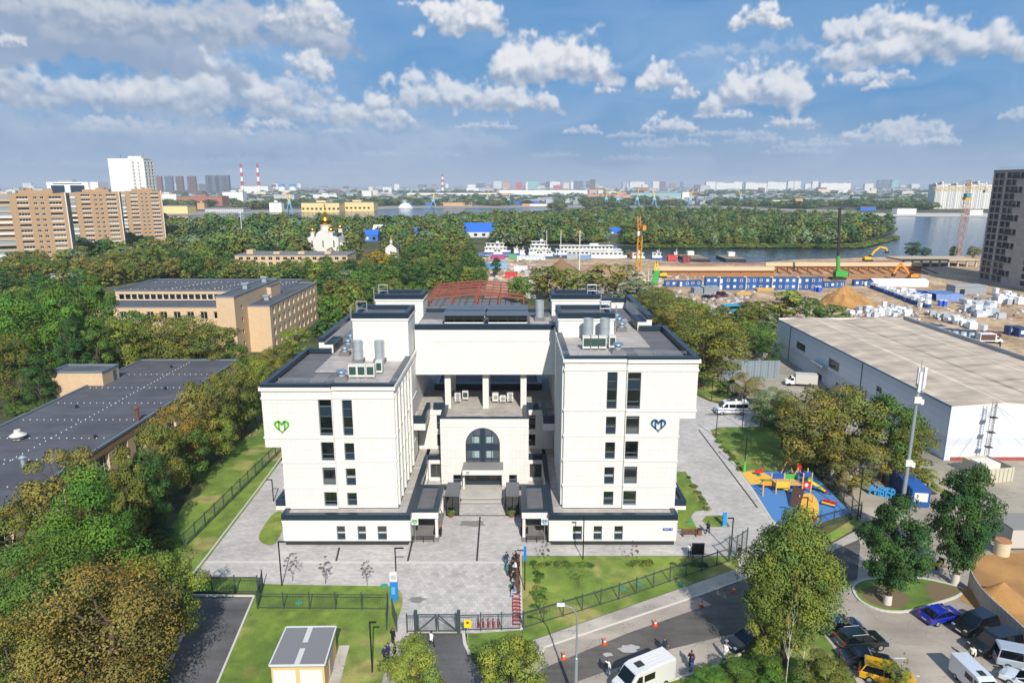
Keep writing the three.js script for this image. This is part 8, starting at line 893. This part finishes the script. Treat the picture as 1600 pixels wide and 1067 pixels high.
const POSES={};function pose(name,J){
const{hip,chest,neck,head,el,wr,kn,an}=J,sh=[-1,1].map((s)=>[s*0.185+chest[0],chest[1]+0.1,chest[2]]),hp=[-1,1].map((s)=>[hip[0]+s*0.09,hip[1]-0.03,hip[2]]),seg=(a,b,ra,rb)=>[...a,...b,ra,rb],arms=[],legs=[],hands=new MB(),shoes=[];
[0,1].forEach((i)=>{arms.push(seg(sh[i],el[i],0.052,0.042),seg(el[i],wr[i],0.04,0.03));legs.push(seg(hp[i],kn[i],0.085,0.06),seg(kn[i],an[i],0.055,0.04));shoes.push(seg([an[i][0],an[i][1]-0.03,an[i][2]-0.02],[an[i][0]*1.1,an[i][1]-0.04,an[i][2]+0.15],0.045,0.04));const d=[wr[i][0]-el[i][0],wr[i][1]-el[i][1],wr[i][2]-el[i][2]],l=Math.hypot(...d),u=d.map((v)=>v / l),P=(a,b,c=0)=>[wr[i][0]+u[0]*a+b,wr[i][1]+u[1]*a,wr[i][2]+u[2]*a+c];for(let k=0;k<4;k++){const o=(k-1.5)*0.02,len=[0.07,0.085,0.08,0.06][k];hands.bar(P(0.07,0,o),P(0.07+len*0.55,0.008,o),0.01,5,0.009);hands.bar(P(0.07+len*0.55,0.008,o),P(0.07+len,0.022,o*0.8),0.009,5,0.006);}hands.bar(P(0.025,0,0.03),P(0.075,0.02,0.05),0.011,5,0.008);});
const torso=[seg(hip,chest,0.125,0.14),seg([chest[0]-0.1,chest[1]+0.06,chest[2]],[chest[0]+0.1,chest[1]+0.06,chest[2]],0.1,0.1)],hd=[seg([head[0],head[1]-0.03,head[2]],[head[0],head[1]+0.05,head[2]-0.01],0.075,0.09),seg([head[0],head[1],head[2]+0.085],[head[0],head[1]-0.025,head[2]+0.1],0.012,0.014),seg([head[0]-0.09,head[1]+0.01,head[2]],[head[0]-0.09,head[1]-0.02,head[2]],0.014,0.01),seg([head[0]+0.09,head[1]+0.01,head[2]],[head[0]+0.09,head[1]-0.02,head[2]],0.014,0.01)],nk=[seg(chest,neck,0.07,0.055),seg(neck,head,0.052,0.05)],palms=[0,1].map((i)=>{const d=[0,1,2].map((c)=>wr[i][c]+(wr[i][c]-el[i][c])*0.3);return seg(wr[i],d,0.03,0.036);}),infl=(L,r)=>L.map((q)=>[...q.slice(0,6),q[6]+r,q[7]+r]);
const body=sdfMesh([...torso,...nk,...hd,...arms,...palms,...legs],64);POSES[name]={body:mergeGeometries([body,(()=>{const g=hands.geo();g.deleteAttribute('uv');return g;})()]),jacket:sdfMesh([...infl(torso,0.025),...infl(arms,0.02)],48),trousers:sdfMesh([...infl(legs,0.022),seg(hip,[hip[0],hip[1]+0.05,hip[2]],0.142,0.145)],48),shoes:sdfMesh(infl(shoes,0.012),48),hair:sdfMesh([seg([head[0],head[1]+0.05,head[2]-0.03],[head[0],head[1]+0.075,head[2]+0.005],0.092,0.09),seg([head[0],head[1]-0.02,head[2]-0.06],[head[0],head[1]+0.04,head[2]-0.04],0.06,0.085)],56),coat:sdfMesh([seg(hip,[hip[0],hip[1]-0.35,hip[2]],0.17,0.2)],40)};
}
pose('stand',{hip:[0,0.95,0],chest:[0,1.32,0],neck:[0,1.5,0.01],head:[0,1.64,0.02],el:[[-0.27,1.15,-0.02],[0.27,1.15,-0.02]],wr:[[-0.27,0.92,0.07],[0.22,1.02,0.2]],kn:[[-0.1,0.5,0.02],[0.11,0.5,0.02]],an:[[-0.11,0.1,0],[0.12,0.1,0.02]]});
pose('walk',{hip:[0,0.93,0],chest:[0,1.3,0.03],neck:[0,1.48,0.05],head:[0,1.62,0.07],el:[[-0.25,1.14,-0.14],[0.25,1.13,0.12]],wr:[[-0.26,0.92,-0.1],[0.24,0.94,0.28]],kn:[[-0.1,0.52,0.2],[0.1,0.5,-0.06]],an:[[-0.1,0.1,0.26],[0.1,0.16,-0.32]]});
pose('sit',{hip:[0,0.55,-0.05],chest:[0,0.92,0.02],neck:[0,1.1,0.05],head:[0,1.23,0.09],el:[[-0.25,0.76,0.05],[0.25,0.76,0.05]],wr:[[-0.14,0.66,0.28],[0.12,0.68,0.28]],kn:[[-0.11,0.54,0.38],[0.12,0.54,0.38]],an:[[-0.11,0.1,0.36],[0.13,0.1,0.42]]});
const HAIR=[C('#1d1714',0.9),C('#3a2a1e',0.9),C('#5a4630',0.9)];
function person(label,u,v,p,turn,top,legs,o={}){const[x,z]=at(u,v,0.06),t=thing('person',label,'person',[x,o.y??0.06,z],turn),q=POSES[p];t.scale.setScalar(o.s??rr(0.98,1.04));mesh('body',q.body,pick(skinM),t);mesh(o.coat?'coat':'jacket',q.jacket,C(top,0.85),t);if(o.coat)mesh('coat_skirt',q.coat,C(top,0.85),t);mesh('trousers',q.trousers,C(legs,0.85),t);mesh('shoes',q.shoes,C('#15130f',0.7),t);mesh('hair',q.hair,pick(HAIR),t);if(o.pack){const b=new MB();b.box(-0.16,0.16,1.0,1.45,-0.36,-0.14);b.build('backpack',M.black,t);}return t;}
reseed(91);
[['person in black uniform standing at the footpath edge by the wicket',614,1006,'stand',2.6,'#14161a','#14161a'],['person in a dark blue suit with a white shirt front on the lawn edge',602,1034,'stand',0.4,'#1b2a4a','#1a2440'],['person in a blue suit standing close beside the dark blue suit',606.5,1030,'stand',-0.6,'#22335a','#1e2c4c'],['person in navy clothes in front of the two blue suits',604,1042,'stand',3.0,'#161f3a','#131a30'],['person in dark clothes facing the group of suits',617,1032,'stand',-1.4,'#17181c','#17181c'],['person in a white shirt walking on the gate asphalt',674,1012,'walk',2.4,'#e4e4e2','#2a2c34'],
['person in a navy jacket and jeans at the far end of the benches',791.5,884,'stand',0.6,'#22304c','#3d5a80'],['person in a green jacket standing before the benches',793,899,'stand',1.2,'#2f7a5e','#2d4a44'],['person in a long dark coat beside the green jacket',797,900,'stand',-1.2,'#15181a','#1a1c1e',{coat:1}],['seated person in dark clothes at the far end of the benches',806.5,877,'sit',-1.6,'#1d1c22','#26242a'],['seated person in a grey top, second along the benches',805,884,'sit',-1.6,'#4d4a50','#2a2830'],['seated person in a white top in the middle of the benches',805.5,893,'sit',-1.6,'#e2e2e4','#2c2c34'],['seated person in a black top holding a white sheet',804,907,'sit',-1.6,'#17171b','#1d1d24'],['seated person in a blue-grey top near the bicycle racks',804.5,922,'sit',-1.6,'#3d4a60','#2a3244'],['seated person in pale jeans nearest the bicycle racks',805,931,'sit',-1.6,'#6d7c98','#9aa8bd'],
['person in a white coat walking past the left glass kiosk',686.5,807,'walk',0.6,'#f0f0ee','#1c1d22',{coat:1}],['person in a white top with a dark backpack before the white van',949,1056,'stand',2.4,'#dcdde2','#3d5170',{pack:1}],['person in a navy top behind the white van roof',1038,1022,'stand',0.5,'#1f2a44','#1f2a44'],['person in a navy top and jeans on the road right of the white van',1081,1049,'stand',-2.4,'#1d2a52','#3f6492'],['person in a dark red top behind the navy top on the road',1079.5,1043,'stand',2.8,'#5a2a36','#2f3a52'],['person in white and grey with a brown bag at the verge kerb',1133,1030,'stand',-1.0,'#dfdfe2','#8f9299',{coat:1}],['person in a dark suit walking past the small kerbed lawn',1106,834,'walk',2.4,'#1c2030','#1c2030'],['person in a white shirt and jeans beside the notice board',1077.5,870,'walk',-0.4,'#e0e2e8','#3a4a78'],['person in black by the side gate',1155,872,'stand',0.3,'#15161a','#15161a'],['person in a cream jacket walking across the car park',1518,1034,'walk',-0.6,'#d9d5c0','#1c1c1e'],['person in pink and blue leaning at the lettered van door',1556,1022,'stand',2.9,'#c58a96','#2f4a86'],['tiny dark-clothed person on the sand beyond the warehouse',1563,543,'stand',0,'#23252a','#23252a'],['person in dark clothes by the left driveway behind the wing',442,728,'stand',0,'#2a2d34','#20232a']].forEach(([l,u,v,p,t,a,b,o])=>person(l,u,v,p,t,a,b,o));
{const[x,z]=at(1139,1031);parts(thing('brown_bag','brown bag beside the person in white at the verge kerb','bag',[x,0.06,z]),['bag',C('#8d6a44',0.9),-0.22,0.22,0,0.55,-0.15,0.15],['handle',M.dark,-0.1,0.1,0.55,0.62,-0.02,0.02]);}
{const[x,z]=at(1467,888),t=thing('yellow_scooter','yellow and black scooter behind the willow on the island','scooter',[x,0.05,z],0.6);parts(t,['body',C('#e0c81e',0.5),-0.6,0.5,0.4,0.85,-0.18,0.18],['seat',M.black,-0.6,0.1,0.85,0.95,-0.14,0.14],['handlebar',M.black,0.5,0.58,0.5,1.15,-0.3,0.3]);for(const a of[-0.6,0.65]){const w=new MB();w.m=new THREE.Matrix4().makeRotationX(Math.PI / 2).setPosition(a,0.25,0);w.lathe(0,0,[[0,-0.07],[0.25,-0.07],[0.25,0.07],[0,0.07]],12);w.build('wheel',TYRE,t);}}
{const bad=[];for(const o of scene.children){const l=o.userData.label;if(l){const n=l.trim().split(/\s+/).length;if(n>16||n<4)bad.push(n+': '+l);}}if(bad.length)console.log(bad.slice(0,40).join('\n'));}
renderer.render(scene,camera);
